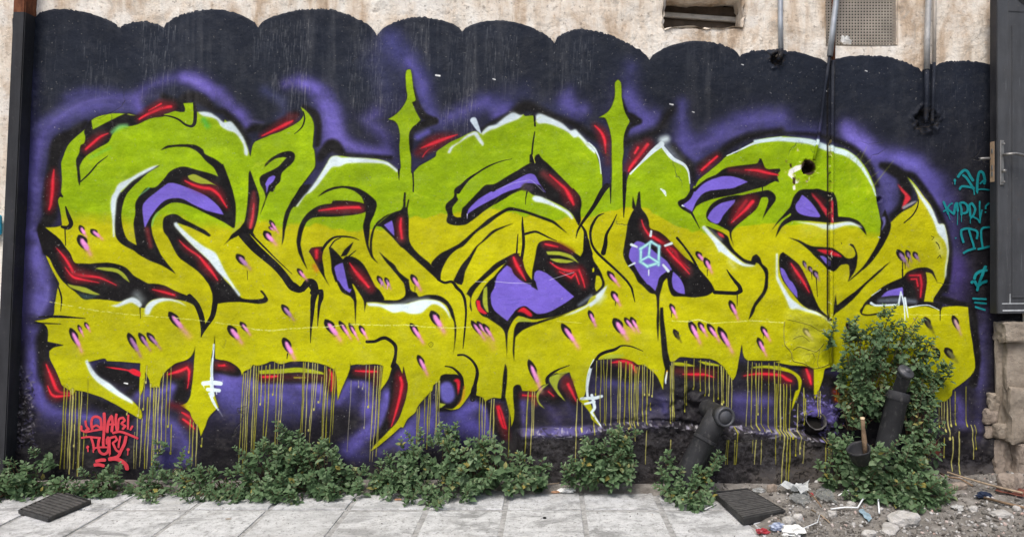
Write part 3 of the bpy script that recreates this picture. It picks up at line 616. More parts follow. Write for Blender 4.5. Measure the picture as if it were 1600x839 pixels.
# -- letter 4
glow((92, 84, 168), "C1 120,390,50 200,350,40", 5, .9); glow(DR, "C1 120,520,60 220,450,90 320,400,50", 6, .9)
red("C1 160,552,6 200,500,10 270,455,10", g=.3); red("C1 150,480,10 250,440,36 350,402,28 442,372,6", g=.4)
wh("C1 362,522 390,472 460,428 520,378 580,348 606,352 640,410 662,445 652,467 622,432 582,374 530,394 470,434 412,474 385,522"); 
wh("C1 640,362 690,308 760,288 850,220 900,195 960,213 990,203 940,247 850,282 760,322 700,343 650,377"); poly((205, 220, 230), "C1 550,262 560,235 590,230 605,250 630,330 642,372 605,340", .7)
glow((190, 205, 215), "C1 830,250,20 900,210,40", 5, .6)
wh("C1 1090,215 1130,203 1210,238 1300,278 1370,338 1410,328 1440,358 1500,420 1573,500 1573,532 1500,462 1440,392 1400,397 1350,352 1270,312 1180,282 1110,282 1090,262"); glow((200, 214, 215), "C1 1110,215,30 1200,260,40", 4, .6)
kl("C1 1075,225,16 1080,300,14"); kl("C1 1078,350,8 1065,430,12 1055,530,14 1060,590,30"); kl("C1 890,570,3 800,590,6 700,630,12 600,690,14 520,750,24 450,839,34")
kp("C1 540,722 480,772 440,802 C2 420,40 415,95 355,150 348,190 365,235 355,290 380,315 440,328 520,315 600,260 690,190 780,140 900,70 1000,35 1060,75 1180,115 1300,170 1380,230 1420,300 1437,332 1455,290 1450,220 1460,150 1445,85 1390,20 C1 1390,820 1320,745 1250,675 1190,615 1140,570 1110,530 1085,545 1060,598 1035,605 950,655 850,715 750,775 C2 670,0 590,80 515,160 485,190 475,260 440,260 410,240 405,180 450,120 440,90 450,40 C1 520,762")
kp("C1 1035,600 1036,540 1050,532 1065,600"); line((190, 195, 60), "C1 1062,540,6 1080,600,8", .6)
pu("C2 525,237 540,190 620,110 720,50 C1 740,839 860,775 1000,700 1040,690 1080,705 1110,760 1165,839 C2 1167,62 1150,42 1120,0 C1 1060,770 1000,772 C2 960,20 860,50 760,100 640,162 560,212")
line((200, 195, 240), "C1 760,825,4 900,770,4 1040,745,4 1090,780,6 1150,839,5", .7, alpha=.6); line((210, 205, 240), "C2 525,235,8 525,270,3", .6); kl("C2 1015,50,12 1005,100,7 1003,155,3")
glow((60, 50, 60), "C1 1000,800,60 1040,810,60", 3, .9)
glow((112, 40, 44), "C1 1150,690,50 1260,780,60 C2 1350,60,60", 6, .9); red("C1 1200,700,8 1290,780,22 C2 1330,30,28 1370,100,40 1395,155,20", g=.2, soft=1.2)
wh("C2 1055,105 1075,83 1130,93 1220,138 1300,183 1360,218 1395,268 1380,277 1330,227 1250,182 1160,147 1080,132")
kp("C2 230,650 250,610 310,555 400,510 470,470 560,390 690,280 780,220 860,180 910,183 1010,208 1100,238 1230,288 1290,338 1347,392 1280,347 1220,307 1100,262 1000,227 900,207 850,212 780,252 690,322 600,382 500,492 430,532 370,592 330,662 310,722 305,782 280,772 250,722")
kp("C2 410,782 430,740 480,650 540,580 590,510 640,460 720,380 780,350 912,308 800,357 740,392 680,442 620,492 590,542 550,622 510,702 492,782 480,812 440,802")
kl("C2 290,770,20 340,795,20 400,788,22 440,835,26 C3 480,90,22 505,150,22 515,260,16 500,450,12 490,547,4")
kl("C2 977,260,6 978,330,18 985,420,24 985,500,24 970,600,24"); kl("C2 940,400,6 935,470,10 930,550,14"); kl("C2 990,400,20 1080,378,18 1140,400,14 1200,430,10 1258,453,4")
kp("C2 910,555 960,560 845,632 780,672 700,742 C3 640,10 580,80 555,150 564,247 545,200 550,132 518,100 C2 545,839 690,700 770,630")
kp("C2 845,630 930,558 975,600 1000,690 1055,775 1060,690 1080,590 1095,500 1120,462 1190,450 1270,470 1360,520 1450,580 1480,520 1490,440 1520,440 1545,560 D2 45,620 95,700 128,790 D3 125,40 85,95 20,122 0,152 C3 1500,187 1300,272 1150,302 1050,307 980,287 940,282 900,322 862,402 852,500 851,632 842,500 832,420 800,372 700,302 640,272 598,202 595,160 620,120 660,50 700,0 C2 740,750 790,690")
poly(green, "D2 30,680 42,670 45,700 30,710", .5); poly(green, "D2 60,735 90,745 108,790 100,830 D3 60,80 48,40", .5); poly(K, "D2 44,730 60,740 50,839 D3 40,60", .4, alpha=0.0)
kl("C2 1462,330,14 1490,380,24 1500,480,50 1512,560,80"); kl("D2 122,230,5 70,255,16 25,330,22 12,400,20 25,480,18 60,540,20 120,600,20 220,690,18 310,780,18 350,839,16 D3 352,60,18 377,165,5")
pu("C2 745,839 765,750 810,690 850,655 885,675 905,720 970,780 1050,815 C3 1050,40 1102,70 1085,0 C2 1072,770 1078,715 1110,695 1180,720 1250,775 1310,830 C3 1402,122 1310,187 1190,250 1100,264 1050,232 1000,200 940,217 895,267 855,324 800,282 750,237 722,180 718,100")
line((96, 84, 176), "C3 780,130,5 880,122,5", 1, alpha=.6); line((96, 84, 176), "C3 860,150,5 1000,140,5", 1, alpha=.6); line((96, 84, 176), "C3 830,190,5 940,175,5", 1, alpha=.6); line((96, 84, 176), "C3 1120,110,5 1300,95,5", 1, alpha=.5)
glow(DR, "C2 910,600,40 950,700,50", 4, .8); red("C2 905,590,18 930,650,36 970,720,26 1002,775,6", g=0, soft=1.2)
poly(RE, "C3 598,150 628,153 640,208 692,260 660,264 610,232", .7); poly(RE, "C3 933,247 970,213 1000,213 1052,258 1057,288 1020,277 980,252", .9)
glow(DR, "C2 1160,480,40 1280,495,50 1380,545,40", 5, .85); red("C2 1165,480,14 1210,490,20 1267,502,6", g=.3); glow(DR, "C2 1300,700,50 1440,720,90 1480,800,70", 7, .85)
red("C2 1205,630,6 1280,680,20 1370,700,26 1440,690,22", g=0); red("C2 1440,695,18 1470,770,16 1487,832,8", g=0); red("C2 1280,705,6 1340,735,14 1375,755,18 1410,718,14 1442,805,10", g=0)
gl("C2 1170,538 1220,538 1300,543 1380,573 1442,638 1380,602 1290,572 1190,567"); gl("C2 1200,600 1270,598 1350,608 1405,620 1340,634 1260,627"); gl("C3 660,60 687,38 692,180 702,252 680,242 650,170"); gl("C3 918,322 960,290 1030,310 1052,332 980,337")
kp("C3 905,440 915,380 940,335 1000,330 1080,330 1200,298 1335,268 1200,312 1080,352 990,392 940,432 920,457 912,540 910,655 898,560")
wh("C3 1300,285 1400,243 1500,193 1573,138 D3 60,108 157,22 115,110 60,172 0,217 C3 1527,212 1528,192 1420,252"); glow((150, 165, 180), "C3 1440,190,20 1540,120,30", 4, .6); glow((205, 215, 190), "D3 80,160,50 120,120,40", 6, .7)
line((225, 225, 240), "C2 590,786,4 680,788,4", .5, alpha=.9); line((225, 225, 240), "C2 750,785,4 900,798,4 1050,800,3", .5, alpha=.8); line((225, 225, 240), "C2 1200,772,3 1400,710,3", .5, alpha=.9)
kl("C3 450,600,16 500,600,16 560,640,18 600,700,22 607,760,28 590,839,30 C4 580,260,46 570,330,44"); kl("C4 345,62,8 400,72,14 450,112,20 480,160,26 492,240,20")
kp("C4 835,40 852,90 850,180 837,300 832,352 800,347 810,250 820,130")
kp("C4 300,180 310,140 350,125 440,130 470,150 495,210 490,270 470,350 430,390 400,410 330,405 295,390 290,290"); poly((98, 92, 168), "C4 300,225 330,190 380,188 412,230 425,300 400,352 350,362 312,330", 2)
poly(RE, "C4 412,182 440,163 467,180 465,240 448,302 445,250 435,197", .8); gl("C4 298,360 350,370 310,402 293,402"); glow((198, 126, 40), "C4 500,230,14 490,320,20 450,380,10", 3, .7)
glow(DR, "C4 780,400,60 820,560,70 850,650,50", 7, .8); poly(RE, "C4 760,385 790,378 822,460 852,585 810,562 780,482", .9); line(DR, "C4 790,420,4 830,560,4", .8)
red("C4 980,300,14 1080,310,14", g=1); glow((170, 60, 30), "C4 1050,280,30 1080,370,30", 6, .7)
gl("C4 1195,152 1250,130 1320,108 1362,110 1312,142 1272,190 1267,250 1332,352 1280,312 1230,242 1200,192"); kl("C4 1362,55,4 1280,85,12 1220,120,22 1180,160,24 1180,200,24 1230,280,26 1290,330,20")
gl("C4 1090,312 1100,270 1150,220 1197,205 1142,252 1112,302 1112,350 1162,412 1110,372"); glow((84, 36, 42), "C4 1330,170,70 1320,230,60 1370,190,40", 6, .9); glow((80, 36, 46), "C4 1150,290,30 1200,260,40", 6, .8)
red("C4 1190,270,12 1232,307,8", g=.6); red("C4 1350,210,30 1380,270,28 1417,347,8", g=.8)
for s, w in [("C2 68,728 128,825", 50), ("C3 230,238 312,370", 74), ("C3 62,338 142,462", 52), ("C3 122,598 182,722", 52), ("C3 558,318 642,435", 46), ("C3 606,323 672,412", 42), ("C3 656,343 722,445", 42), ("C3 1298,343 1402,490", 60), ("C3 1520,233 1565,330", 38), ("C3 1028,638 1105,830", 60)]: claw(s, w, smear=.7)
glow((214, 170, 150), "C4 1090,120,20 1120,190,24", 5, .5); glow((196, 150, 130), "C3 690,450,40 740,540,50", 7, .4); kl("C3 98,40,6 98,80,3")
line((80, 82, 20), "C3 212,505,4 230,492,4 246,508,4 236,530,4 218,530,4 210,510,4", .4); line((80, 82, 20), "C3 230,505,4 228,520,3", .4)
# -- letters 5 and 6
kl("D1 148,790,44 D2 110,50,44 50,155,34 0,230,28 C2 1470,300,22 1430,370,14 1415,432,4"); kl("D2 175,-10,16 178,60,12 178,148,4"); kl("D1 293,690,32 291,839,30 D2 290,60,28 288,160,20 285,262,4"); kl("D2 228,238,5 190,320,14 145,400,22 135,480,34 118,552,40")
red("D1 50,300,12 100,350,26 130,420,28 138,522,8", g=.8); glow((80, 36, 38), "D1 150,480,30 155,600,40", 7, .7)
red("D1 482,452,30 420,530,36 340,640,28 325,670,12", g=.6); red("D1 402,478,24 378,522,22", g=.3); red("D1 1050,550,18 980,610,24 925,660,22", g=.6)
glow((150, 160, 162), "D1 600,430,60 700,540,60 760,600,30", 10, .6); glow(WH, "D1 605,415,50 635,405,50", 6, 1.0)
wl("D1 595,450,46 520,510,36 450,580,22 390,640,14 340,692,16"); wl("D1 605,470,26 660,540,32 700,577,30 780,620,24 815,680,16 826,770,9")
wl("D1 0,440,14 50,490,16 85,570,10 100,690,8"); wl("D1 1130,545,8 1230,500,12 1330,452,18 1420,425,26 1573,405,34")
line(WH, "D2 585,30,6 615,50,24 630,85,10", .6); line(WH, "D2 590,28,10 625,62,12", .6)
kp("D2 360,88 385,180 405,60 420,50 428,180 465,235 490,290 500,350 570,375 640,430 720,520 790,590 860,640 930,710 1000,800 D3 1030,70 970,112 870,127 760,120 690,117 660,70 645,10 D2 645,785 640,755 610,790 D3 600,40 580,110 574,200 576,300 566,492 553,330 558,220 548,110 500,92 440,32 400,0 D2 370,720 310,640 283,570 290,490 305,400 320,300 350,230 370,200 355,180")
pu("D2 370,472 400,455 450,470 560,560 640,620 682,690 640,702 580,750 562,810 D3 545,77 500,32 D2 470,800 410,720 370,650 330,590 335,530 350,500"); pu("D2 690,702 740,750 777,820 D3 787,102 730,87 690,52 680,0 D2 680,760")
glow(DR, "D2 440,340,40 520,430,60 660,520,80 800,700,80", 7, .7)
red("D2 432,285,8 450,340,14 490,400,24 540,430,30 620,482,28", g=0); red("D2 630,500,28 700,540,34 740,610,26 822,682,6", g=0); red("D2 640,520,20 700,590,26 760,650,24 822,722,8", g=0)
CY = (176, 236, 230)
for s in ["510,462,18 575,500,18", "575,498,18 570,650,18", "570,632,18 480,662,20", "480,662,18 420,622,18", "425,625,18 425,515,18", "420,520,18 510,462,20", "500,480,16 490,580,16", "490,580,14 430,612,12", "490,580,14 565,628,16"]:
    line((120, 170, 200), "D2 " + s, 2.2, alpha=.6, scale=1.7); line(CY, "D2 " + s, .7)
for s in ["510,375,18 505,412,22", "625,492,20 677,474,22", "348,484,24 392,502,16", "328,658,12 375,635,16", "490,693,12 490,735,8", "608,650,18 650,700,24"]: line(WH, "D2 " + s, .7)
kl("D2 722,430,20 780,500,16 850,600,18 900,700,20 916,772,6"); kl("D3 1030,87,30 1200,95,30 1243,75,36 1230,40,26 1195,0,20"); kl("D2 1130,690,6 1170,750,20 1230,820,28 D3 1240,60,34"); kl("D3 1215,110,8 1215,200,3")
# -- letter 7
kp("D1 870,805 960,735 1040,700 1110,650 1200,630 1330,615 1380,605 1395,568 1412,570 1440,640 1480,655 1560,648 1567,665 1540,700 1557,762 1520,752 1430,800 D2 1440,7 1300,47 1160,82 1050,102 950,132 880,172 850,217 830,232 760,192 728,150 740,123 790,100 830,40 D1 850,812")
kp("D2 960,252 970,200 1020,140 1100,100 1200,80 1260,80 1300,70 1400,50 1470,40 1520,75 1527,120 1480,190 1430,260 1408,314 1440,220 1470,130 1460,97 1410,102 1370,190 1290,260 1210,330 1172,380 1172,440 1191,502 1160,430 1150,377 1110,352 1050,322 980,292")
kl("D2 840,225,20 870,280,12 907,352,3"); kl("D1 1420,790,10 1420,839,6"); kl("D1 1028,730,8 1024,765,4")
pu("D1 870,839 930,780 1000,740 1100,712 1180,715 1260,740 1302,760 1220,792 D2 1180,22 1000,42 930,72 880,132 845,217 790,182 765,162 830,110 860,50"); wl("D2 765,165,14 780,172,6"); pu("D2 970,267 990,220 1050,160 1130,130 1197,115 1190,142 1110,232 1060,312 1010,302")
glow((100, 36, 42), "D1 1150,660,30 1300,670,50 1450,700,50", 6, .85); red("D1 1280,660,8 1380,665,26 1460,685,26 1547,702,10", g=0, soft=1.0)
red("D2 1290,130,30 1240,200,40 1180,290,18", g=.5, soft=1.8); red("D2 1340,132,36 1280,200,30 1168,302,10", g=.2)
kp("D2 955,330 1030,360 1100,390 1140,420 1160,480 1200,540 1270,600 1330,620 1340,580 1370,563 1400,590 1420,640 1460,680 1470,720 1467,839 D3 1470,40 1440,110 1370,200 1347,260 1308,314 1330,230 1360,170 1420,90 1440,20 D2 1440,720 1390,640 1370,632 1360,652 1290,642 1220,592 1140,522 1060,442")
glow((130, 130, 132), "D2 1000,365,20 1080,440,30", 4, .6); poly((205, 56, 66), "D2 1048,378 1100,400 1112,432 1070,412", 1.2)
wh("D2 922,342 945,328 1000,388 1060,445 1110,495 1190,577 1270,637 1340,650 1368,657 1330,664 1260,659 1180,614 1080,544 1062,552 1058,530 1020,462"); glow((225, 228, 200), "D2 1150,620,30 1190,670,30", 6, .5)
# lower row, right half
kp("D3 583,210 606,210 612,300 632,450 642,560 662,640 667,720 657,839 D4 650,100 615,110 D3 640,740 620,700 600,600 585,420 579,300"); line((190, 140, 20), "D3 640,730,14 630,800,14", .8); wl("D4 640,110,8 628,170,14 628,200,10")
wl("C4 1562,12,16 1532,90,26 1514,170,28 1506,250,22 1512,320,20"); wl("C4 1460,328,24 1573,322,28 D4 105,308,24"); wl("C4 1490,372,18 D4 44,352,22"); wl("C4 1545,300,24 1568,400,26 D4 20,440,20 60,495,16 97,548,10")
kl("D3 442,567,4 350,530,10 270,523,12 210,555,24 130,578,26 80,608,24 20,700,20")
glow((190, 70, 26), "D3 250,660,50 340,680,50", 5, .6); red("D3 190,662,10 290,650,30 350,680,34 385,740,12", g=.4)
gl("D3 100,625 150,600 240,590 300,605 240,625 150,632", 1)
poly((168, 172, 24), "D3 690,658 750,658 850,678 872,690 800,692 700,682", .6); poly((168, 172, 24), "D3 890,648 960,656 1072,680 1060,692 960,682", .6); glow((100, 36, 36), "D3 720,730,60 900,740,50 1020,740,50", 7, .7); red("D3 770,755,6 860,757,24 950,760,22 1025,782,6", g=.2)
poly((168, 172, 24), "D3 1340,697 1440,683 1573,693 1573,722 1450,707 1350,707", .6); red("D3 1270,770,6 1360,755,18 1450,755,26 1573,765,24 E3 100,640,34 137,655,20", g=.6); red("E3 262,560,20 285,620,34 300,680,16", g=.9)
for s, w in [("D2 878,543 938,612", 46), ("D2 948,590 995,685", 52), ("D2 152,700 228,795", 46), ("D3 188,78 242,168", 52), ("D3 203,298 292,432", 76), ("D3 292,293 355,375", 42), ("D3 342,288 395,382", 42), ("D3 665,178 708,268", 42), ("D3 1153,153 1208,272", 48), ("D3 822,318 892,462", 58), ("D3 898,328 952,418", 46), ("D3 973,343 1048,455", 50), ("D3 1062,368 1152,532", 60), ("D3 1412,363 1468,455", 46), ("D3 1382,458 1438,572", 46), ("D3 2,238 42,332", 42)]: claw(s, w)
claw("D3 693,388 742,472", 42, (60, 56, 30), 0); kl("D3 218,165,6 216,195,3"); kl("D2 970,690,5 970,740,3"); kl("D3 675,250,6 675,290,3"); kl("D3 1430,420,6 1427,460,3")
glow((206, 150, 150), "D3 300,400,60 380,400,60", 8, .35)
# -- letter 8 and the right block
for s in ("E1 -160,165,26 0,148,34 150,152,46 300,170,52 420,215,58 500,238,58 580,262,55 650,308,50 710,370,36 760,450,26 800,530,18 826,606,10",):
    line((168, 190, 190), s, 3, alpha=.6); line((206, 226, 226), s, 1.2, scale=.8)
kp("E1 215,560 310,555 350,552 430,575 485,595 510,660 520,780 600,785 E2 620,55 690,85 735,140 753,197 710,150 660,107 590,87 500,94 430,94 300,82 150,80 110,97 60,132 5,218 30,140 70,80 130,35 E1 130,750 60,800 0,862 -40,910 40,800 100,730 130,690 160,610")
pu("E1 225,600 260,625 320,690 372,770 362,785 300,780 230,767 185,740 170,690 200,640"); line((84, 70, 150), "E1 230,700,4 330,750,4", .8, alpha=.5)
poly((196, 46, 60), "E1 300,580 330,610 380,660 410,700 440,730 440,802 400,742 350,662 310,612", 1.2); poly((196, 46, 60), "E1 450,640 470,660 476,832 450,832", 1); glow(DR, "E1 330,600,30 400,660,50", 4, .5)
wh("E2 150,85 250,92 360,102 430,107 480,107 600,87 690,115 722,142 650,118 560,122 470,152 400,147 330,118 250,103")
glow((198, 196, 90), "E2 250,150,80 400,170,90", 8, .35)
kp("E2 105,215 200,240 300,285 400,295 470,305 540,345 590,385 640,380 660,350 650,310 620,280 600,273 640,273 670,330 677,380 667,460 640,520 598,577 615,520 610,450 590,432 540,442 490,490 440,480 390,430 330,370 260,300 190,250"); poly(RE, "E2 340,315 440,318 520,348 552,377 480,367 400,347", .9); pu("E2 365,365 400,370 440,400 440,452 410,422")
kp("E1 905,720 950,839 E2 955,90 945,160 900,260 850,340 780,430 700,500 620,565 598,577 690,490 750,420 800,340 840,270 860,215 870,100 882,40"); line((100, 96, 150), "E2 895,60,30 900,100,20 880,150,8", 1.5); wl("E2 850,212,8 865,218,6")
poly((205, 48, 58), "E1 1008,508 1060,560 1110,610 1117,640 1040,722 1060,650 1070,610 1040,570", 1.2); line((150, 146, 150), "E1 1060,705,26 1130,668,20 1160,655,8", 2)
kl("E1 1180,640,8 1170,700,10 1130,770,10 1060,830,8")
wh("E1 1085,455 1130,510 1190,580 1250,660 1300,730 1330,800 1345,839 E2 1390,110 1415,200 1430,330 1415,430 1410,520 1395,562 1400,450 1415,340 1395,250 1340,180 1310,100 1280,20 E1 1290,790 1240,700 1190,620 1150,550"); glow((210, 212, 170), "E2 1330,240,50 1370,340,50", 7, .5)
kp("E2 715,790 740,750 800,690 900,610 1050,540 1090,500 1170,465 1250,462 1300,490 1337,592 1290,512 1240,498 1248,580 1222,740 1300,745 1380,760 1360,812 1290,792 1230,777 1100,782 1050,772 800,772 760,762 730,792 712,839 E3 707,100 760,110 870,95 962,105 860,112 760,120 710,112 698,80")
pu("E2 870,700 930,650 1050,620 1055,690 960,692"); glow((112, 122, 138), "E2 860,735,30 1000,728,40 1150,740,30", 5, .8); kl("E2 1050,480,10 1052,620,8", 1.0)
red("E2 1110,527,12 1195,525,18 1203,600,22 1195,702,8", g=1); red("E2 1120,557,10 1165,555,12 1175,612,14", g=.2)
wl("E2 790,752,22 830,772,18 1015,765,16 1035,660,12 1060,760,14 E3 1065,155,9"); wl("E2 1068,712,18 1080,790,14 E3 1092,135,7"); wl("E2 1100,787,12 1200,770,9 1270,772,8 1352,812,6"); wl("E2 795,690,6 870,640,6", .6); kl("E3 1355,70,10 1353,160,4")
kp("E2 40,360 65,335 130,380 200,440 250,530 290,620 330,720 370,800 410,839 E3 462,152 440,165 400,122 330,82 E2 330,822 260,792 200,742 130,652 70,572 45,500 35,420"); pu("E2 45,460 80,480 120,560 150,590 180,650 187,712 140,662 90,592 55,522"); red("E2 135,430,10 180,500,26 230,570,26 282,662,8", g=.6)
wh("E2 10,345 25,345 27,520 52,580 92,650 132,710 192,760 262,800 E3 340,90 440,160 465,200 400,140 330,110 E2 250,822 180,802 130,802 90,712 40,612 12,540")
kp("E2 957,408 860,480 740,588 670,648 590,708 510,770 500,700 505,660 490,730 480,839 E3 470,140 500,100 E2 520,822 610,752 680,682 760,592 860,502")
for s, w in [("E2 1005,315 1078,422", 56), ("E2 1078,318 1112,392", 42), ("E2 1138,333 1178,392", 42), ("E2 233,403 258,462", 30), ("E2 278,448 308,502", 32), ("E2 318,483 352,548", 42)]: claw(s, w, (146, 112, 158), .4)
for s in ("E2 1050,420,8 1050,540,6", "E2 1070,420,6 1072,470,4", "E2 1100,380,8 1095,420,4", "E2 338,540,7 350,700,3", "E2 300,500,6 305,555,3"): kl(s)
claw("E3 232,222 288,292", 46, (236, 200, 224)); claw("E3 1458,118 1512,242", 50, (190, 150, 150)); claw("E3 1225,130 1285,232", 50, (70, 66, 40), .3); claw("E3 1393,383 1472,472", 62, (96, 96, 60), .3); claw("E3 588,178 655,285", 50, (160, 120, 120), .3); kl("E3 1290,375,24 1335,410,30 1340,450,30 1320,490,10")
kl("E3 1375,678,5 1335,720,14 1300,740,16", .5); kl("E3 1280,740,50 E4 1270,160,40 1275,230,30", 1)
for s in ("E2 1285,205,5 1310,215,4 1290,235,4", "E2 1325,255,8 1345,275,8 1355,310,5", "E2 1335,385,5 1355,360,6 1365,385,4", "E2 545,260,5 548,270,5"): line((56, 56, 24), s, .4)
# loose plaster patch: cracks through the paint, bright edge highlights painted just above them
line((168, 168, 48), "E3 130,120,90 260,160,110 380,220,120 200,280,140 330,340,140 250,430,130", 9, alpha=.6)
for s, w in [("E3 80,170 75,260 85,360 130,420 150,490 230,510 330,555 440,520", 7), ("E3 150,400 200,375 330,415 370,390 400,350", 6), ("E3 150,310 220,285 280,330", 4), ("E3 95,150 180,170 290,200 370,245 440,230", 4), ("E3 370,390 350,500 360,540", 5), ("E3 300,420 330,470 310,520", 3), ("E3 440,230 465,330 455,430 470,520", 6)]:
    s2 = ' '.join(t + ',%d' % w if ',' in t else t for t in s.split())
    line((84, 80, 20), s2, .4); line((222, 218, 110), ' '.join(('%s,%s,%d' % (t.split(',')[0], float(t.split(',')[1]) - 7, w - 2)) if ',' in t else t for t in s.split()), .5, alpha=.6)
for i in range(120):
    u, v = 1230 + rng.random() * 66, 490 + rng.random() * 84
    line([(96, 94, 30), (206, 204, 110), (132, 130, 44)][int(rng.random() * 3)], 'P %.1f,%.1f,%.2f %.1f,%.1f,.5' % (u, v, .6 + rng.random() * 1.4, u + rng.normal() * 5, v + rng.normal() * 4), .7, sm=False, alpha=.35)
# black seam beside the conduit: paint line plus the gap's shade drawn in colour
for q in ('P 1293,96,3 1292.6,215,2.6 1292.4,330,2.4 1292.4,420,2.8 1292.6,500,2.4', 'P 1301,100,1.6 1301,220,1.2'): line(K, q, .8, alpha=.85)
for i in range(36):
    v = 210 + rng.random() * 300
    line([(220, 218, 190), (150, 130, 60), (130, 134, 30), (30, 28, 28)][int(rng.random() * 4)], 'P %.1f,%.1f,1.4 %.1f,%.1f,1' % (1296 + rng.normal() * 1.6, v, 1296 + rng.normal() * 1.6, v + 1 + rng.random() * 5), .5, sm=False, alpha=.7)
# broken paint round the hole
for i in range(46):
    a = rng.random() * 6.28; r = 60 + abs(rng.normal()) * 50
    x, y = 250 + math.cos(a) * r * 1.0 - 30, 420 + math.sin(a) * r * .95
    c = [(228, 226, 214), (64, 44, 32), (206, 202, 150), (120, 104, 80)][int(rng.random() * 4)]
    q = [(x + rng.normal() * 12, y + rng.normal() * 11) for _ in range(4)]
    poly(c, "E1 " + ' '.join('%.1f,%.1f' % t for t in q), .3, sm=False)
poly((232, 230, 220), "E1 120,395 170,365 230,350 240,380 200,400 160,420 140,440 170,470 150,480 105,440", .5, sm=False); poly((58, 40, 30), "E1 120,350 135,345 140,380 125,375", .4, sm=False); poly((58, 40, 30), "E1 145,460 170,460 165,520 150,510", .4, sm=False); poly((228, 226, 212), "E1 145,530 165,520 172,560 150,565", .4, sm=False)

poly((50, 36, 28), "P 1251,258 1256,251 1264,250 1271,255 1273,263 1270,271 1262,274 1254,269", 1.0)
poly((66, 52, 44), "P 1252,262 1258,268 1266,266 1270,260 1270,268 1263,273 1255,269", 1.2, alpha=.7)
for cu_, cv_, rr in ((1445, 190, 21), (1213, 92, 12)):
    for i in range(60):
        a = rng.random() * 6.28; r = rr * math.sqrt(rng.random()); x, y = cu_ + math.cos(a) * r, cv_ + math.sin(a) * r * .95
        line([(20, 18, 17), (58, 50, 44), (36, 31, 28)][int(rng.random() * 3)], 'P %.1f,%.1f,1.5 %.1f,%.1f,.8' % (x, y, x + rng.normal() * 5, y + rng.normal() * 3), .6, sm=False, alpha=.8)
# brushed and sprayed streaks in the fresh green
for (x0, y0, x1, y1, n, a0) in [(700, 190, 835, 330, 80, -.5), (1310, 250, 1365, 330, 60, -.9), (1320, 240, 1345, 290, 30, -1.0), (840, 200, 930, 280, 26, .5), (110, 240, 200, 300, 26, -.7), (560, 290, 630, 350, 30, -.3), (990, 250, 1070, 340, 26, -.4), (390, 240, 440, 320, 20, -.8), (1110, 220, 1230, 250, 30, -.15), (1240, 340, 1360, 400, 30, .1), (640, 300, 700, 335, 30, -.2)]:
    for i in range(n):
        x, y = x0 + rng.random() * (x1 - x0), y0 + rng.random() * (y1 - y0)
        xi, yi = min(MW - 1, int(x * SC)), min(MH - 1, int(y * SC))
        c0 = canvas[yi, xi]
        if c0[1] < .5 or c0[2] > .35: continue
        L = 4 + rng.exponential(10); t = a0 + rng.normal() * .4
        line((186, 200, 50) if rng.random() < .7 else (120, 152, 0), 'P %.1f,%.1f,%.2f %.1f,%.1f,.6' % (x, y, 1 + rng.random() * 3, x + L * math.cos(t), y + L * math.sin(t)), 1.6, sm=False, alpha=.10 + .18 * rng.random())

# -- chalk line, scuffs, overspray ----------------------------------------------------------------------------------
for s in ("A3 150,165,6 330,200,10 520,235,10 760,265,9 1000,285,9 1300,310,8 1573,345,7 B3 150,355,6 280,385,10 420,400,14 600,385,10 760,375,9 900,370,8 1100,350,9 1300,355,10 1573,355,10 C3 200,370,8 400,378,8 560,370,6", "D3 680,320,8 800,326,10 900,312,12 1000,340,8 1180,330,7 1350,320,9 1500,330,8 1573,335,7 E3 70,178,6", "C3 620,350,5 780,330,6", "E3 960,105,5 1230,115,5 1500,112,5", "C3 1260,325,5 1460,338,4"):
    q = smooth(path(s), False, 14)
    for i in range(len(q) - 1):
        if rng.random() < .85:
            j = rng.normal(0, .35, 4)
            line((216, 218, 140), 'P %.2f,%.2f,%.2f %.2f,%.2f,%.2f' % (q[i, 0], q[i, 1] + j[0], max(.5, q[i, 2] * (.5 + .5*rng.random())), q[i+1, 0], q[i+1, 1] + j[1], max(.5, q[i, 2] * .5)), .6, sm=False, alpha=.5 + .5*rng.random())
# washed-out vertical fading of the black ground
v1_ = vnoise(MH, MW, 26, 420, 71) * .5 + vnoise(MH, MW, 9, 160, 72) * .3 + vnoise(MH, MW, 4, 30, 73) * .2
v2_ = vnoise(MH, MW, 130, 240, 74)
fade = np.clip((v1_ - .47) * 3.2, 0, 1) * np.clip((v2_ - .35) * 2.6, 0, 1) * (1 - np.clip((Y_ - 150) / 130, 0, 1))[:, None]
dark_ = np.clip(1 - (canvas.max(2) - .20) / .14, 0, 1)
canvas += ((np.array((112, 108, 104), np.float32) / 255) - canvas) * (fade * dark_ * .27)[..., None].astype(np.float32)
low_ = np.clip((Y_ - 560) / 140, 0, 1)[:, None]
fade = np.clip((vnoise(MH, MW, 40, 26, 75) * .5 + vnoise(MH, MW, 10, 7, 76) * .5 - .5) * 3.0, 0, 1) * low_ * np.clip(1 - (canvas.max(2) - .35) / .2, 0, 1)
canvas += ((np.array((92, 86, 80), np.float32) / 255) - canvas) * (fade * .35)[..., None].astype(np.float32)
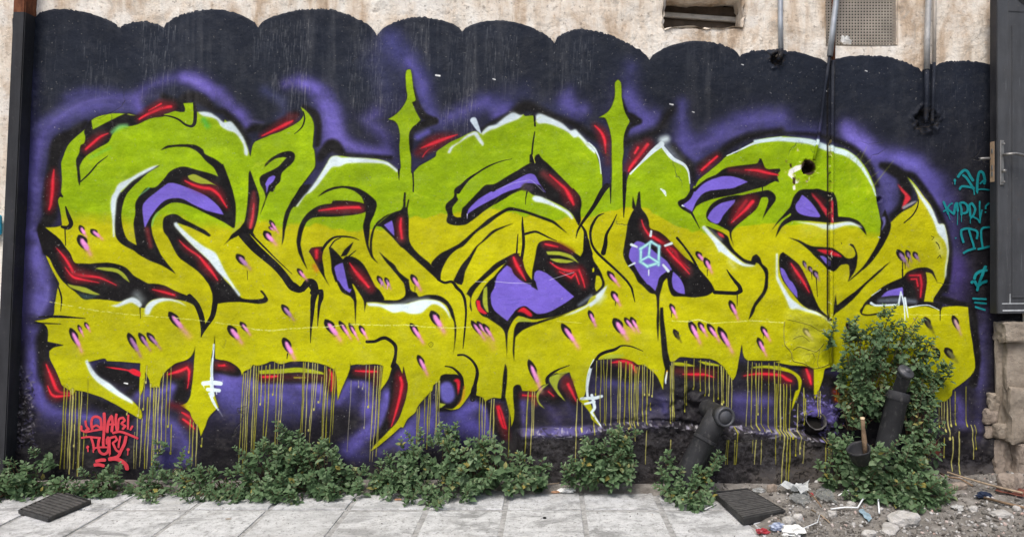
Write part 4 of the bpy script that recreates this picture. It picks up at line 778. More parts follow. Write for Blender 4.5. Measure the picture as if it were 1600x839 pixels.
# scraped streaks in the black ground
for (x0, y0, x1, y1, n, al) in [(130, 60, 185, 140, 60, .14), (222, 30, 275, 130, 130, .18), (395, 30, 425, 90, 60, .14), (425, 30, 485, 140, 170, .20), (545, 40, 600, 165, 150, .13), (640, 30, 675, 90, 60, .16), (700, 45, 745, 170, 120, .14), (760, 40, 775, 120, 40, .14), (785, 50, 812, 130, 60, .14), (870, 60, 905, 150, 50, .12), (905, 55, 930, 130, 60, .12), (1080, 80, 1200, 170, 40, .09), (560, 140, 640, 190, 70, .12), (690, 135, 740, 215, 90, .16), (440, 120, 480, 175, 70, .12), (1460, 100, 1540, 250, 40, .10), (60, 40, 120, 160, 40, .08)]:
    for i in range(int(n * 1.0)):
        x, y = x0 + rng.random() * (x1 - x0), y0 + rng.random() * (y1 - y0); L = 4 + rng.exponential(9)
        line((168, 164, 156), 'P %.1f,%.1f,%.2f %.1f,%.1f,%.2f' % (x, y, .6 + rng.random(), x - L * .06, y + L, .5), .5, sm=False, alpha=al * (.4 + 1.2*rng.random()))
for i in range(150):                                   # chips and specks
    x, y = rng.random() * 1540 + 40, rng.random() * 640 + 60
    line((200, 196, 188), 'P %.1f,%.1f,%.2f %.1f,%.1f,%.2f' % (x, y, .8 + rng.random() * 1.0, x + rng.normal() * 1.5, y + rng.random() * 2.5, .6), .4, sm=False, alpha=.25 + .4*rng.random())
for x, y, w in [(684, 118, 5), (772, 124, 3), (1049, 163, 4), (1083, 175, 2.5), (1353, 111, 2.5), (1290, 142, 2.5), (197, 598, 4), (1160, 101, 2.5)]: line((225, 225, 222), 'P %.1f,%.1f,%.1f %.1f,%.1f,%.1f' % (x - w*.6, y, w*.5, x + w*.6, y + 1, w*.6), .5, sm=False)
# peeled skirting on the far left, worn foot of the wall
for i in range(240):
    x, y = 22 + rng.random() * 32, 570 + rng.random() * 130
    c = [(22, 21, 24), (96, 92, 104), (128, 124, 126), (60, 56, 84)][int(rng.random() * 4)]
    line(c, 'P %.1f,%.1f,%.2f %.1f,%.1f,%.2f' % (x, y, 1 + rng.random() * 2.5, x + rng.normal() * 3, y + rng.normal() * 3, 1), .6, sm=False, alpha=.6)
for i in range(420):
    x, y = rng.random() * 1540, 690 + rng.random() ** .6 * 90
    c = [(74, 70, 66), (98, 92, 84), (28, 27, 29), (58, 54, 52)][int(rng.random() * 4)]
    line(c, 'P %.1f,%.1f,%.2f %.1f,%.1f,%.2f' % (x, y, 1 + rng.random() * 4, x + rng.normal() * 6, y + rng.normal() * 2, 1), 1.0, sm=False, alpha=.35)
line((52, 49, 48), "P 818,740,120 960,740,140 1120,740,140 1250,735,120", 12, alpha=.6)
glow((120, 112, 102), "P 1180,745,20 1250,735,30 1290,740,20", 10, .5); glow((110, 104, 98), "P 1440,735,30 1500,742,30 1550,735,30", 12, .6); glow((96, 90, 84), "P 1245,690,20 1265,710,30", 9, .6)
glow((206, 70, 30), "E4 500,60,40 520,120,50", 6, .75); glow((150, 50, 50), "E4 560,170,50 600,210,40", 8, .6); glow((150, 60, 46), "E4 1300,490,50 1320,560,50", 7, .7); glow((120, 48, 60), "E4 1230,240,40 1260,310,40", 8, .6)

# gritty foot of the wall: mottled render, chipped ledge
u_ = X_[None]; vv_ = Y_[:, None]
lv2 = np.interp(X_, [700, 812, 905, 940, 1000, 1050, 1110, 1185, 1260, 1300, 1330, 1700], [690, 676, 676, 668, 664, 661, 672, 670, 680, 694, 702, 706])[None]
gr = np.clip((vv_ - lv2) / 6, 0, 1) * np.clip((u_ - 800) / 20, 0, 1)
mot = vnoise(MH, MW, 24, 16, 101) * .35 + vnoise(MH, MW, 8, 6, 102) * .35 + vnoise(MH, MW, 3, 3, 103) * .3
canvas += (np.array((70, 68, 70), np.float32) / 255 - canvas) * (np.clip((mot - .47) * 4, 0, .62) * gr)[..., None].astype(np.float32)
canvas += (np.array((14, 13, 14), np.float32) / 255 - canvas) * (np.clip((.42 - mot) * 5, 0, .6) * gr)[..., None].astype(np.float32)
brn = np.clip((vv_ - 722) / 40, 0, 1) * np.clip((vnoise(MH, MW, 90, 40, 104) * .6 + mot * .4 - .42) * 3, 0, .5) * np.clip((u_ - 860) / 120, 0, 1)
canvas += (np.array((84, 76, 69), np.float32) / 255 - canvas) * brn[..., None].astype(np.float32)
for i in range(330):
    u = 818 + rng.random() * 480; v = float(np.interp(u, X_, lv2[0])) + rng.normal() * 3.2 - 2
    c = [(150, 146, 160), (112, 104, 140), (60, 54, 56), (24, 22, 24), (178, 176, 176)][int(rng.random() * 5)]
    line(c, 'P %.1f,%.1f,%.2f %.1f,%.1f,.6' % (u, v, .8 + rng.random() * 2.4, u + rng.normal() * 5, v + rng.normal() * 1.5), .6, sm=False, alpha=.35 + .4 * rng.random())
for i in range(260):                                    # crusted purple round the broken stub
    a = rng.random() * 6.28; r = 18 + abs(rng.normal()) * 16; u, v = 1280 + math.cos(a) * r, 648 + math.sin(a) * r * .8
    c = [(118, 106, 184), (90, 82, 150), (40, 36, 60), (150, 142, 196), (26, 24, 30)][int(rng.random() * 5)]
    line(c, 'P %.1f,%.1f,%.2f %.1f,%.1f,.8' % (u, v, 1 + rng.random() * 2.6, u + rng.normal() * 3, v + rng.normal() * 3), .7, sm=False, alpha=.6)
# -- drips -------------------------------------------------------------------------------------------------------------
def drip(tile, x, y0, y1, w=9, lean=-.035, col=None, al=.86, blob=False):
    x0_, y0_, k = TILES[tile]
    px, a, b = x0_ + x / k, y0_ + y0 / k, y0_ + y1 / k
    c = col or [(172, 168, 62), (188, 182, 100), (160, 156, 40), (176, 170, 52)][int(rng.random() * 3)]
    n = max(2, int((b - a) / 14)); q = ''; xx = px
    for i in range(n + 1):
        t = i / n
        q += 'P %.2f,%.2f,%.2f ' % (xx, a + (b - a) * t, w / k * (.78 - .2 * t + .13 * rng.normal()))
        xx += lean * (b - a) / n + rng.normal() * .42
    line((30, 28, 30), q.replace('P ', 'P '), 1.1, sm=False, alpha=.35, scale=1.5)
    line(c, q, .45, sm=False, alpha=al)
    if blob: line(c, 'P %.2f,%.2f,%.2f %.2f,%.2f,%.2f' % (xx, b - 2, w / k * 1.3, xx, b, w / k * 1.1), .5, sm=False)
for x, a, b, w in [(265, 220, 900, 12), (292, 230, 900, 11), (318, 260, 900, 10), (335, 250, 940, 20), (360, 270, 900, 11), (388, 270, 960, 12), (410, 270, 960, 12), (464, 180, 640, 8), (425, 600, 900, 9), (350, 540, 720, 10), (785, 430, 460, 8), (865, 490, 900, 9), (905, 490, 880, 10), (888, 270, 470, 12), (925, 170, 420, 10), (945, 60, 200, 10), (950, 320, 900, 14), (975, 210, 900, 12), (1000, 230, 870, 14), (1022, 230, 840, 14), (1045, 230, 800, 12), (1080, 120, 760, 10), (1110, 110, 720, 10), (1140, 70, 560, 9), (1145, 540, 780, 11), (1300, 500, 770, 10), (1325, 520, 880, 12), (1355, 540, 880, 13), (1395, 650, 720, 11), (845, 600, 900, 8)]:
    drip('A4', x, a, b, w, -.04, blob=b < 800)
for x, a, b, w in [(215, 120, 860, 10), (232, 120, 900, 10), (250, 90, 900, 10), (275, 60, 800, 11), (300, 60, 760, 11), (318, 60, 800, 10), (340, 60, 780, 11), (365, 50, 380, 9), (400, 60, 720, 11), (430, 50, 720, 10), (470, 30, 300, 8), (500, 30, 720, 10), (520, 60, 700, 9), (545, 30, 520, 9), (705, 30, 640, 11), (720, 30, 620, 10), (745, 30, 640, 10), (780, 30, 590, 9), (800, 40, 720, 9), (820, 40, 420, 9), (855, 150, 360, 9), (880, 60, 760, 11), (893, 60, 740, 10), (925, 80, 700, 11), (950, 90, 690, 11), (965, 80, 620, 10), (1095, 180, 760, 7), (1220, 50, 570, 9), (1245, 50, 400, 9), (1195, 200, 250, 8), (1155, 180, 235, 8), (1290, 60, 840, 11), (1312, 60, 840, 10), (1335, 60, 800, 11), (1350, 60, 700, 9)]:
    drip('B4', x, a, b, w, -.05, (150, 146, 130) if x in (1095, 1220, 1195, 1155) else None, blob=b < 600)
for x, a, b, w in [(118, 410, 820, 11), (133, 390, 700, 10), (178, 320, 680, 9), (215, 290, 740, 14), (225, 270, 600, 9), (272, 190, 620, 12), (290, 180, 640, 11), (300, 180, 545, 8), (632, 310, 670, 9), (652, 320, 690, 10), (675, 350, 700, 9), (725, 330, 690, 10), (745, 330, 680, 13), (868, 380, 800, 9), (1025, 270, 830, 12), (1060, 270, 830, 11), (1078, 270, 600, 10), (1427, 330, 830, 11), (1465, 370, 580, 9), (1565, 480, 600, 10)]:
    drip('C4', x, a, b, w, -.03, blob=b < 600)
for x, a, b, w in [(65, 20, 300, 9), (100, 0, 520, 9), (122, 0, 530, 9), (152, 0, 540, 9), (183, 0, 540, 9), (248, 20, 520, 12), (262, 30, 540, 16), (305, 30, 530, 14), (335, 40, 540, 13), (352, 50, 530, 12), (378, 60, 540, 13), (395, 70, 500, 10), (415, 60, 530, 12), (440, 50, 510, 11), (455, 50, 300, 9), (478, 60, 520, 10), (505, 90, 300, 9), (525, 90, 310, 9), (503, 360, 420, 9), (680, 20, 500, 14), (695, 30, 500, 11), (668, 60, 510, 10), (785, 20, 430, 10), (800, 20, 380, 9), (862, 0, 250, 9), (915, 10, 260, 9), (958, 20, 300, 9), (990, 20, 300, 9), (1022, 40, 360, 9), (1060, 60, 330, 9), (1085, 60, 380, 13), (1105, 70, 360, 11), (1128, 100, 400, 10), (1150, 140, 420, 11), (1168, 160, 440, 10), (1305, 20, 550, 10), (1340, 30, 560, 10), (1372, 40, 560, 12), (1395, 40, 460, 8), (1415, 30, 570, 10), (1475, 40, 580, 9), (1520, 30, 600, 11), (1555, 30, 640, 11), (1570, 60, 640, 9), (460, 560, 840, 12), (655, 640, 760, 10), (1105, 640, 840, 9), (1118, 640, 840, 10), (1170, 640, 840, 11), (1190, 560, 840, 13), (1340, 640, 840, 11), (1385, 640, 840, 9), (1500, 600, 840, 10), (1315, 640, 750, 8), (370, 560, 650, 8), (40, 560, 600, 8)]:
    drip('D4', x, a, b, w, -.015, blob=b < 500)
for x, a, b, w in [(18, 0, 380, 12), (48, 0, 790, 14), (75, 0, 790, 13), (100, 0, 780, 13), (130, 0, 420, 10), (140, 420, 560, 9), (192, 160, 500, 9), (210, 440, 620, 10), (240, 30, 330, 14), (255, 120, 320, 11), (360, 60, 320, 10), (375, 60, 320, 9), (385, 430, 660, 10), (410, 450, 660, 9), (425, 440, 660, 8), (175, 450, 545, 8), (510, 0, 130, 10), (525, 0, 140, 10), (1350, 150, 350, 9), (1370, 140, 350, 9), (1392, 140, 380, 11), (1415, 130, 440, 13), (1438, 110, 340, 10), (1480, 60, 330, 9), (1372, 430, 590, 9), (1435, 420, 700, 12), (1490, 380, 720, 16), (1570, 20, 340, 9), (1600, 330, 600, 9), (1630, 330, 520, 8)]:
    drip('E4', x, a, b, w, -.012, (206, 120, 30) if x in (510, 525) else None, blob=b < 600)
canvas *= (1 + (vnoise(MH, MW, 34, 9, 81) * .5 + vnoise(MH, MW, 11, 4, 82) * .5 - .5) * .06 + (vnoise(MH, MW, 260, 200, 83) - .5) * .12 + (vnoise(MH, MW, 60, 50, 84) * .6 + vnoise(MH, MW, 18, 24, 85) * .4 - .5) * .13)[..., None]
canvas += (vnoise(MH, MW, 2, 2, 31) - .5)[..., None] * .022 + (vnoise(MH, MW, 120, 160, 32) - .5)[..., None] * .02
np.clip(canvas, 0.002, 1, out=canvas)
# ---------------------------------------------------------------- the paint as a material
img = bpy.data.images.new("mural_paint", MW, MH, alpha=False, float_buffer=False)
_px = np.ones((MH, MW, 4), np.float32); _px[..., :3] = canvas[::-1]
img.pixels.foreach_set(_px.ravel()); img.update(); img.pack()
del _px

def paint_material(name):
    t = NT(name, .62, .14)
    geo = t.new('ShaderNodeNewGeometry')
    sep = t.new('ShaderNodeSeparateXYZ'); t.l.new(geo.outputs['Position'], sep.inputs[0])
    u = t.math('MULTIPLY', t.math('ADD', sep.outputs[0], 855 / UNIT), UNIT / 1600.0)
    v = t.math('MULTIPLY', t.math('SUBTRACT', sep.outputs[2], CAM_H - (800 - 397) / UNIT), UNIT / 800.0)
    cb = t.new('ShaderNodeCombineXYZ'); t.l.new(u, cb.inputs[0]); t.l.new(v, cb.inputs[1])
    im = t.new('ShaderNodeTexImage', image=img, interpolation='Linear', extension='EXTEND')
    t.l.new(cb.outputs[0], im.inputs[0])
    p = t.pos()
    worn = t.noise(t.pos((1, 1, .35)), 3.2, 6, .6)
    dust = t.noise(p, 9, 8, .7)
    c = t.mix(t.math('MULTIPLY', t.ramp(dust, [(.5, (0, 0, 0)), (.85, (1, 1, 1))]), .05), im.outputs[0], (.52, .5, .46))
    c = t.mix(t.ramp(t.noise(p, 170, 3, .6), [(.30, (.25, .25, .25)), (.42, (0, 0, 0))]), c, t.mix(1.0, c, (.62, .62, .62), 'MULTIPLY'))
    c = t.mix(t.ramp(worn, [(.64, (0, 0, 0)), (.85, (.09, .09, .09))]), c, (.33, .31, .29))
    pits = t.ramp(t.noise(p, 75, 2, .5), [(.70, (0, 0, 0)), (.74, (.35, .35, .35))])
    c = t.mix(pits, c, (.30, .29, .27))
    wv = t.new('ShaderNodeVectorMath', operation='ADD'); nz = t.new('ShaderNodeTexNoise'); nz.inputs['Scale'].default_value = 4; nz.inputs['Detail'].default_value = 5
    t.l.new(p, nz.inputs['Vector']); vs = t.new('ShaderNodeVectorMath', operation='SCALE'); t.l.new(nz.outputs['Color'], vs.inputs[0]); vs.inputs['Scale'].default_value = .35
    t.l.new(p, wv.inputs[0]); t.l.new(vs.outputs[0], wv.inputs[1])
    vo = t.new('ShaderNodeTexVoronoi', feature='DISTANCE_TO_EDGE'); vo.inputs['Scale'].default_value = 1.7; t.l.new(wv.outputs[0], vo.inputs['Vector'])
    crack = t.math('MULTIPLY', t.ramp(vo.outputs['Distance'], [(.0, (1, 1, 1)), (.010, (0, 0, 0))]), t.ramp(t.noise(p, 1.3, 4, .6), [(.60, (0, 0, 0)), (.66, (1, 1, 1))]))
    c = t.mix(t.math('MULTIPLY', crack, .65), c, (.06, .055, .05))
    t.color(c)
    t.bump(t.math('MULTIPLY', crack, -1.0), .6, .006)
    t.rough(t.ramp(t.noise(p, 14, 4, .6), [(.3, (.45, .45, .45)), (.7, (.8, .8, .8))]))
    t.bump(t.noise(p, 3.2, 5, .6), .7, .03); t.bump(t.noise(t.pos((1, 1, .8)), 26, 5, .6), .22, .006)
    t.bump(t.noise(p, 60, 6, .65), .5, .004)
    t.bump(t.noise(t.pos((1, 1, .5)), 190, 3, .6), .25, .002)
    return t.m
M_PAINT = paint_material("mural_paint")

t = NT("old_plaster", .9, .15)
p = t.pos(); ps = t.pos((1, 1, .16))
streak = t.math('ADD', t.math('MULTIPLY', t.noise(t.pos((1, 1, .12)), 6.5, 6, .6, .4), .55), t.math('MULTIPLY', t.noise(t.pos((1, 1, .55)), 4.2, 9, .7, 1.2), .45))
c = t.ramp(streak, [(.36, (.33, .24, .165)), (.44, (.56, .44, .325)), (.51, (.74, .65, .54)), (.62, (.86, .82, .74))])
c = t.mix(t.ramp(t.noise(ps, 15, 6, .7, .3), [(.56, (0, 0, 0)), (.68, (.7, .7, .7))]), c, (.46, .37, .28))
c = t.mix(t.ramp(t.noise(p, 3.1, 6, .65), [(.5, (0, 0, 0)), (.63, (.75, .75, .75))]), c, (.84, .80, .73))
c = t.mix(t.ramp(t.noise(p, 30, 6, .7), [(.57, (0, 0, 0)), (.66, (.75, .75, .75))]), c, (.27, .225, .18))
c = t.mix(t.ramp(t.noise(p, 9, 8, .72, .8), [(.55, (0, 0, 0)), (.64, (.65, .65, .65))]), c, (.42, .38, .33))
t.color(c)
t.bump(t.noise(p, 7, 8, .65), .7, .03); t.bump(t.noise(p, 55, 6, .7), .6, .006); t.bump(t.noise(ps, 26, 4, .6), .4, .008)
M_PLASTER = t.m

t = NT("paving_concrete", .85, .25)
p = t.pos(); inf = t.new('ShaderNodeObjectInfo')
c = t.ramp(t.noise(p, 13, 10, .74), [(.36, (.34, .34, .335)), (.50, (.53, .533, .533)), (.62, (.61, .61, .605))])
c = t.mix(t.math('MULTIPLY', inf.outputs['Random'], .30), c, (.46, .458, .45))
c = t.mix(t.ramp(t.noise(p, 2.6, 6, .7, .5), [(.52, (0, 0, 0)), (.72, (.6, .6, .6))]), c, (.30, .29, .275))
c = t.mix(t.ramp(t.noise(p, 42, 4, .7), [(.57, (0, 0, 0)), (.63, (.8, .8, .8))]), c, (.20, .195, .185))
c = t.mix(t.ramp(t.noise(p, 120, 3, .6), [(.62, (0, 0, 0)), (.67, (.8, .8, .8))]), c, (.12, .115, .11))
c = t.mix(t.math('MULTIPLY', t.ramp(t.noise(t.pos((.5, 1, 1)), 5, 7, .72, .8), [(.50, (0, 0, 0)), (.60, (.75, .75, .75))]), t.ramp(t.noise(p, .9, 3, .5), [(.40, (.35, .35, .35)), (.56, (1, 1, 1))])), c, (.19, .19, .185))
sy = t.new('ShaderNodeSeparateXYZ'); t.l.new(t.new('ShaderNodeNewGeometry').outputs['Position'], sy.inputs[0])
near = t.ramp(t.math('ADD', sy.outputs[1], t.math('MULTIPLY', t.noise(p, 7, 6, .7), .5)), [(0, (0, 0, 0)), (.18, (.75, .75, .75))])
c = t.mix(near, c, (.25, .24, .225))
c = t.mix(t.ramp(t.noise(p, 24, 5, .7), [(.62, (0, 0, 0)), (.75, (.6, .6, .6))]), c, (.66, .66, .65))
t.color(c)
t.bump(t.noise(p, 22, 7, .65), .45, .006); t.bump(t.noise(p, 160, 4, .6), .35, .002)
M_SLAB = t.m

t = NT("earth", .95, .1)
p = t.pos()
c = t.ramp(t.noise(p, 14, 8, .7), [(.28, (.085, .076, .067)), (.5, (.20, .183, .163)), (.72, (.35, .33, .30))])
c = t.mix(t.ramp(t.noise(p, 3, 5, .6), [(.4, (0, 0, 0)), (.7, (.6, .6, .6))]), c, (.27, .25, .225))
t.color(c); t.bump(t.noise(p, 30, 8, .7), .8, .012); t.bump(t.noise(p, 140, 4, .7), .6, .004)
M_EARTH = t.m
M_GROUND = simple("street_asphalt", (.055, .055, .056), .9, .2, scale=9, bump=.5)
M_JOINT = simple("joint_grit", (.34, .335, .325), .95, .1, scale=30, bump=.6, var=.4)

def stone_mat(name, a, b, scale=9):
    t = NT(name, .9, .2); p = t.pos(); 
    c = t.ramp(t.noise(p, scale, 8, .68), [(.3, a), (.68, b)])
    c = t.mix(t.ramp(t.noise(p, scale * 5, 5, .7), [(.58, (0, 0, 0)), (.72, (.6, .6, .6))]), c, tuple(x * .45 for x in a))
    t.color(c); t.bump(t.noise(p, scale * 2.2, 8, .65), .8, .02); t.bump(t.noise(p, scale * 14, 5, .65), .5, .004)
    return t.m
M_PIER = stone_mat("weathered_stone", (.19, .155, .12), (.35, .30, .24), 7)
M_RUB_L = stone_mat("pale_rubble", (.36, .34, .31), (.58, .56, .53), 12)
M_RUB_D = stone_mat("brown_rubble", (.20, .16, .125), (.36, .30, .25), 12)
M_GRAVEL = None
t = NT("rubble_grit", .9, .2); a = t.new('ShaderNodeAttribute', attribute_name='tone')
c = t.ramp(a.outputs['Fac'], [(0, (.07, .062, .053)), (.4, (.16, .148, .132)), (.72, (.28, .265, .245)), (.9, (.50, .49, .47)), (1, (.40, .22, .16))])
t.color(c); t.bump(t.noise(t.pos(), 90, 4, .6), .5, .003); M_GRAVEL = t.m

t = NT("black_pvc", .55, .3); p = t.pos()
c = t.ramp(t.noise(p, 7, 6, .65), [(.3, (.018, .018, .020)), (.62, (.034, .034, .037)), (.8, (.075, .073, .072))])
c = t.mix(t.ramp(t.noise(t.pos((1, 1, .5)), 34, 6, .7), [(.54, (0, 0, 0)), (.70, (.6, .6, .6))]), c, (.12, .115, .11))
t.color(c); t.rough(t.ramp(t.noise(p, 16, 5, .6), [(.3, (.5, .5, .5)), (.7, (.85, .85, .85))])); t.bump(t.noise(p, 45, 5, .6), .15, .003)
M_PVC = t.m
M_CAP = simple("grey_plastic_cap", (.062, .063, .070), .45, .4, 0, var=.2, scale=20, bump=.1)
M_STUB = simple("dirty_broken_clay_pipe", (.085, .08, .078), .9, .2, 0, var=.5, scale=26, bump=.6)
M_RIB = simple("rib_black_plastic", (.070, .067, .064), .6, .35, 0, var=.4, scale=30, bump=.2)  # ribs a paler black than the tray body between them
M_GALV = simple("galvanised_pipe", (.42, .44, .46), .42, .5, .55, var=.18, scale=14, bump=.12)
M_CREAM = simple("cream_painted_pipe", (.58, .52, .45), .6, .3, 0, var=.14, scale=22)
t = NT("rust", .85, .2); p = t.pos()
t.color(t.ramp(t.noise(t.pos((1, 1, .4)), 16, 8, .7), [(.3, (.045, .018, .012)), (.5, (.13, .045, .022)), (.68, (.24, .095, .045)), (.85, (.36, .22, .13))])); t.bump(t.noise(p, 60, 6, .7), .6, .004)
M_RUST = t.m
def steel(name, a, b, grime):
    t = NT(name, .5, .35); p = t.pos(); pv = t.pos((1, 1, .12))
    c = t.ramp(t.math('ADD', t.math('MULTIPLY', t.noise(pv, 26, 6, .65), .55), t.math('MULTIPLY', t.noise(p, 4, 7, .65), .45)), [(.36, a), (.62, b)])
    c = t.mix(t.ramp(t.noise(p, 34, 7, .72), [(.60, (0, 0, 0)), (.70, (.7, .7, .7))]), c, grime)
    c = t.mix(t.ramp(t.noise(t.pos((1, 1, .05)), 90, 4, .7), [(.64, (0, 0, 0)), (.72, (.55, .55, .55))]), c, tuple(min(1, x * 2.4) for x in b))
    c = t.mix(t.ramp(t.noise(p, 11, 8, .75), [(.66, (0, 0, 0)), (.72, (.8, .8, .8))]), c, (.085, .045, .026))
    t.color(c); t.rough(t.ramp(t.noise(p, 9, 6, .6), [(.3, (.38, .38, .38)), (.7, (.75, .75, .75))])); t.bump(t.noise(p, 3, 4, .5), .25, .01); t.bump(t.noise(p, 70, 5, .6), .12, .002)
    return t.m
M_STEELP = steel("weathered_grey_door_paint", (.040, .041, .044), (.072, .074, .079), (.11, .105, .10))
M_STEELD = steel("chipped_black_paint", (.014, .014, .016), (.030, .030, .034), (.06, .056, .055))
M_BRASS = simple("worn_brass_plate", (.40, .28, .18), .6, .4, .2, var=.2, scale=30, bump=.1)
M_NICKEL = simple("worn_nickel", (.26, .25, .235), .48, .4, .7, var=.2, scale=40, bump=.08)
M_SCUFF = simple("white_scuff_paint", (.55, .57, .58), .7, .2, 0, scale=40)
M_DARK = simple("dark_void", (.012, .011, .010), .95, .1, 0, scale=10, bump=0)
M_FRAME = simple("old_window_frame", (.10, .08, .065), .8, .2, 0, var=.3, scale=24, bump=.4)
M_BAR = simple("weathered_aluminium", (.46, .45, .43), .5, .4, .3, var=.22, scale=22, bump=.15)
M_GRILLE = simple("dusty_perforated_sheet", (.46, .41, .35), .75, .25, .1, var=.2, scale=10, bump=.3)
M_TRAY = simple("dirty_black_plastic_tray", (.022, .022, .022), .6, .35, 0, var=.5, scale=18, bump=.3, c2=(.05, .048, .046))
M_REDTAG = simple("red_spray_paint", (.60, .05, .068), .6, .25, 0, var=.10, scale=30, bump=.15)
M_CYANTAG = simple("teal_spray_paint", (.004, .19, .21), .6, .25, 0, var=.16, scale=30, bump=.15)
M_BLUE = simple("blue_paint", (.02, .35, .52), .6, .25, 0, scale=30)
M_WHITEP = simple("dirty_white_paper", (.72, .72, .70), .8, .2, 0, var=.10, scale=30, bump=.3)
M_WHITEPL = simple("white_plastic", (.74, .76, .76), .45, .4, 0, var=.08, scale=20, bump=.1)
M_PALEBLUE = simple("pale_blue_plastic", (.48, .62, .70), .45, .4, 0, var=.1, scale=20, bump=.1)
M_BLUEP = simple("blue_wrapper", (.05, .10, .30), .4, .5, 0, var=.5, scale=60, bump=.2, c2=(.45, .5, .6))
M_REDP = simple("red_wrapper", (.30, .025, .035), .4, .5, 0, var=.3, scale=50, bump=.2)
M_NAVY = simple("dark_blue_rag", (.022, .03, .055), .9, .1, 0, var=.3, scale=40, bump=.4)
M_BRICKP = simple("broken_tile_red", (.30, .115, .085), .85, .2, 0, var=.2, scale=20, bump=.5)
M_TWIG = simple("dry_stick", (.34, .26, .18), .85, .2, 0, var=.3, scale=50, bump=.5)
M_BRANCH = simple("cut_branch_bark", (.22, .15, .095), .9, .15, 0, var=.35, scale=40, bump=.8)
M_CUT = simple("fresh_cut_wood", (.68, .52, .34), .8, .2, 0, var=.1, scale=60)
M_BUTT = simple("rusty_leaf_litter", (.36, .20, .12), .85, .2, 0, var=.3, scale=50)
t = NT("dirty_clear_plastic", .35, .5); t.color((.42, .43, .42)); t.p.inputs['Transmission Weight'].default_value = .35; t.p.inputs['Alpha'].default_value = .75; M_CLEAR = t.m

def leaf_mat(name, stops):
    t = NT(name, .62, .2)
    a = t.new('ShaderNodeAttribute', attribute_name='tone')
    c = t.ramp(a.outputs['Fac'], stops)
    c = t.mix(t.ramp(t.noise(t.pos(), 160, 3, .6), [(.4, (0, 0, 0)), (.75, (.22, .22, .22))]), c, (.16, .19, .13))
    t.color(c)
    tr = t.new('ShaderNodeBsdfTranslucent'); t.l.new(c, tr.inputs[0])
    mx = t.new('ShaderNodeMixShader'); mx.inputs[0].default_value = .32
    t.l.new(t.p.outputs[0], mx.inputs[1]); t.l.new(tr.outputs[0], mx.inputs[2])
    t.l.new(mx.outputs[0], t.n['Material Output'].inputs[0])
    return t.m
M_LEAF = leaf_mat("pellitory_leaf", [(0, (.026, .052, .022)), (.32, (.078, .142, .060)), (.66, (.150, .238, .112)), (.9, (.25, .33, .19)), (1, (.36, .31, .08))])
M_STEM = simple("pellitory_stem", (.12, .13, .06), .7, .3, 0, var=.4, scale=60, c2=(.22, .10, .07))
# ---------------------------------------------------------------- wall relief (metres towards the street)
def ss(a, b, x): 
    t = np.clip((x - a) / (b - a), 0, 1); return t * t * (3 - 2 * t)
def fbm(x, z, s, seed, octv=4):
    """value noise of points, cell size s"""
    out = np.zeros_like(x); amp = 1.0; tot = 0
    for o in range(octv):
        g = np.random.default_rng(seed + o).random((257, 257)).astype(np.float32)
        X, Z = x / s + 91.7, z / s + 57.3
        ix, iz = np.floor(X).astype(int), np.floor(Z).astype(int)
        fx, fz = X - ix, Z - iz; fx = fx*fx*(3 - 2*fx); fz = fz*fz*(3 - 2*fz)
        a, b = g[iz % 257, ix % 257], g[iz % 257, (ix + 1) % 257]; c, d = g[(iz + 1) % 257, ix % 257], g[(iz + 1) % 257, (ix + 1) % 257]
        out += amp * ((a*(1 - fx) + b*fx)*(1 - fz) + (c*(1 - fx) + d*fx)*fz - .5); tot += amp
        amp *= .5; s *= .5
    return out / tot
LEDGE_U = np.array([700, 812, 860, 905, 940, 1000, 1050, 1110, 1150, 1185, 1220, 1260, 1300, 1330, 1700])
LEDGE_V = np.array([674, 672, 671, 671, 664, 660, 657, 668, 668, 665, 673, 676, 690, 700, 705])
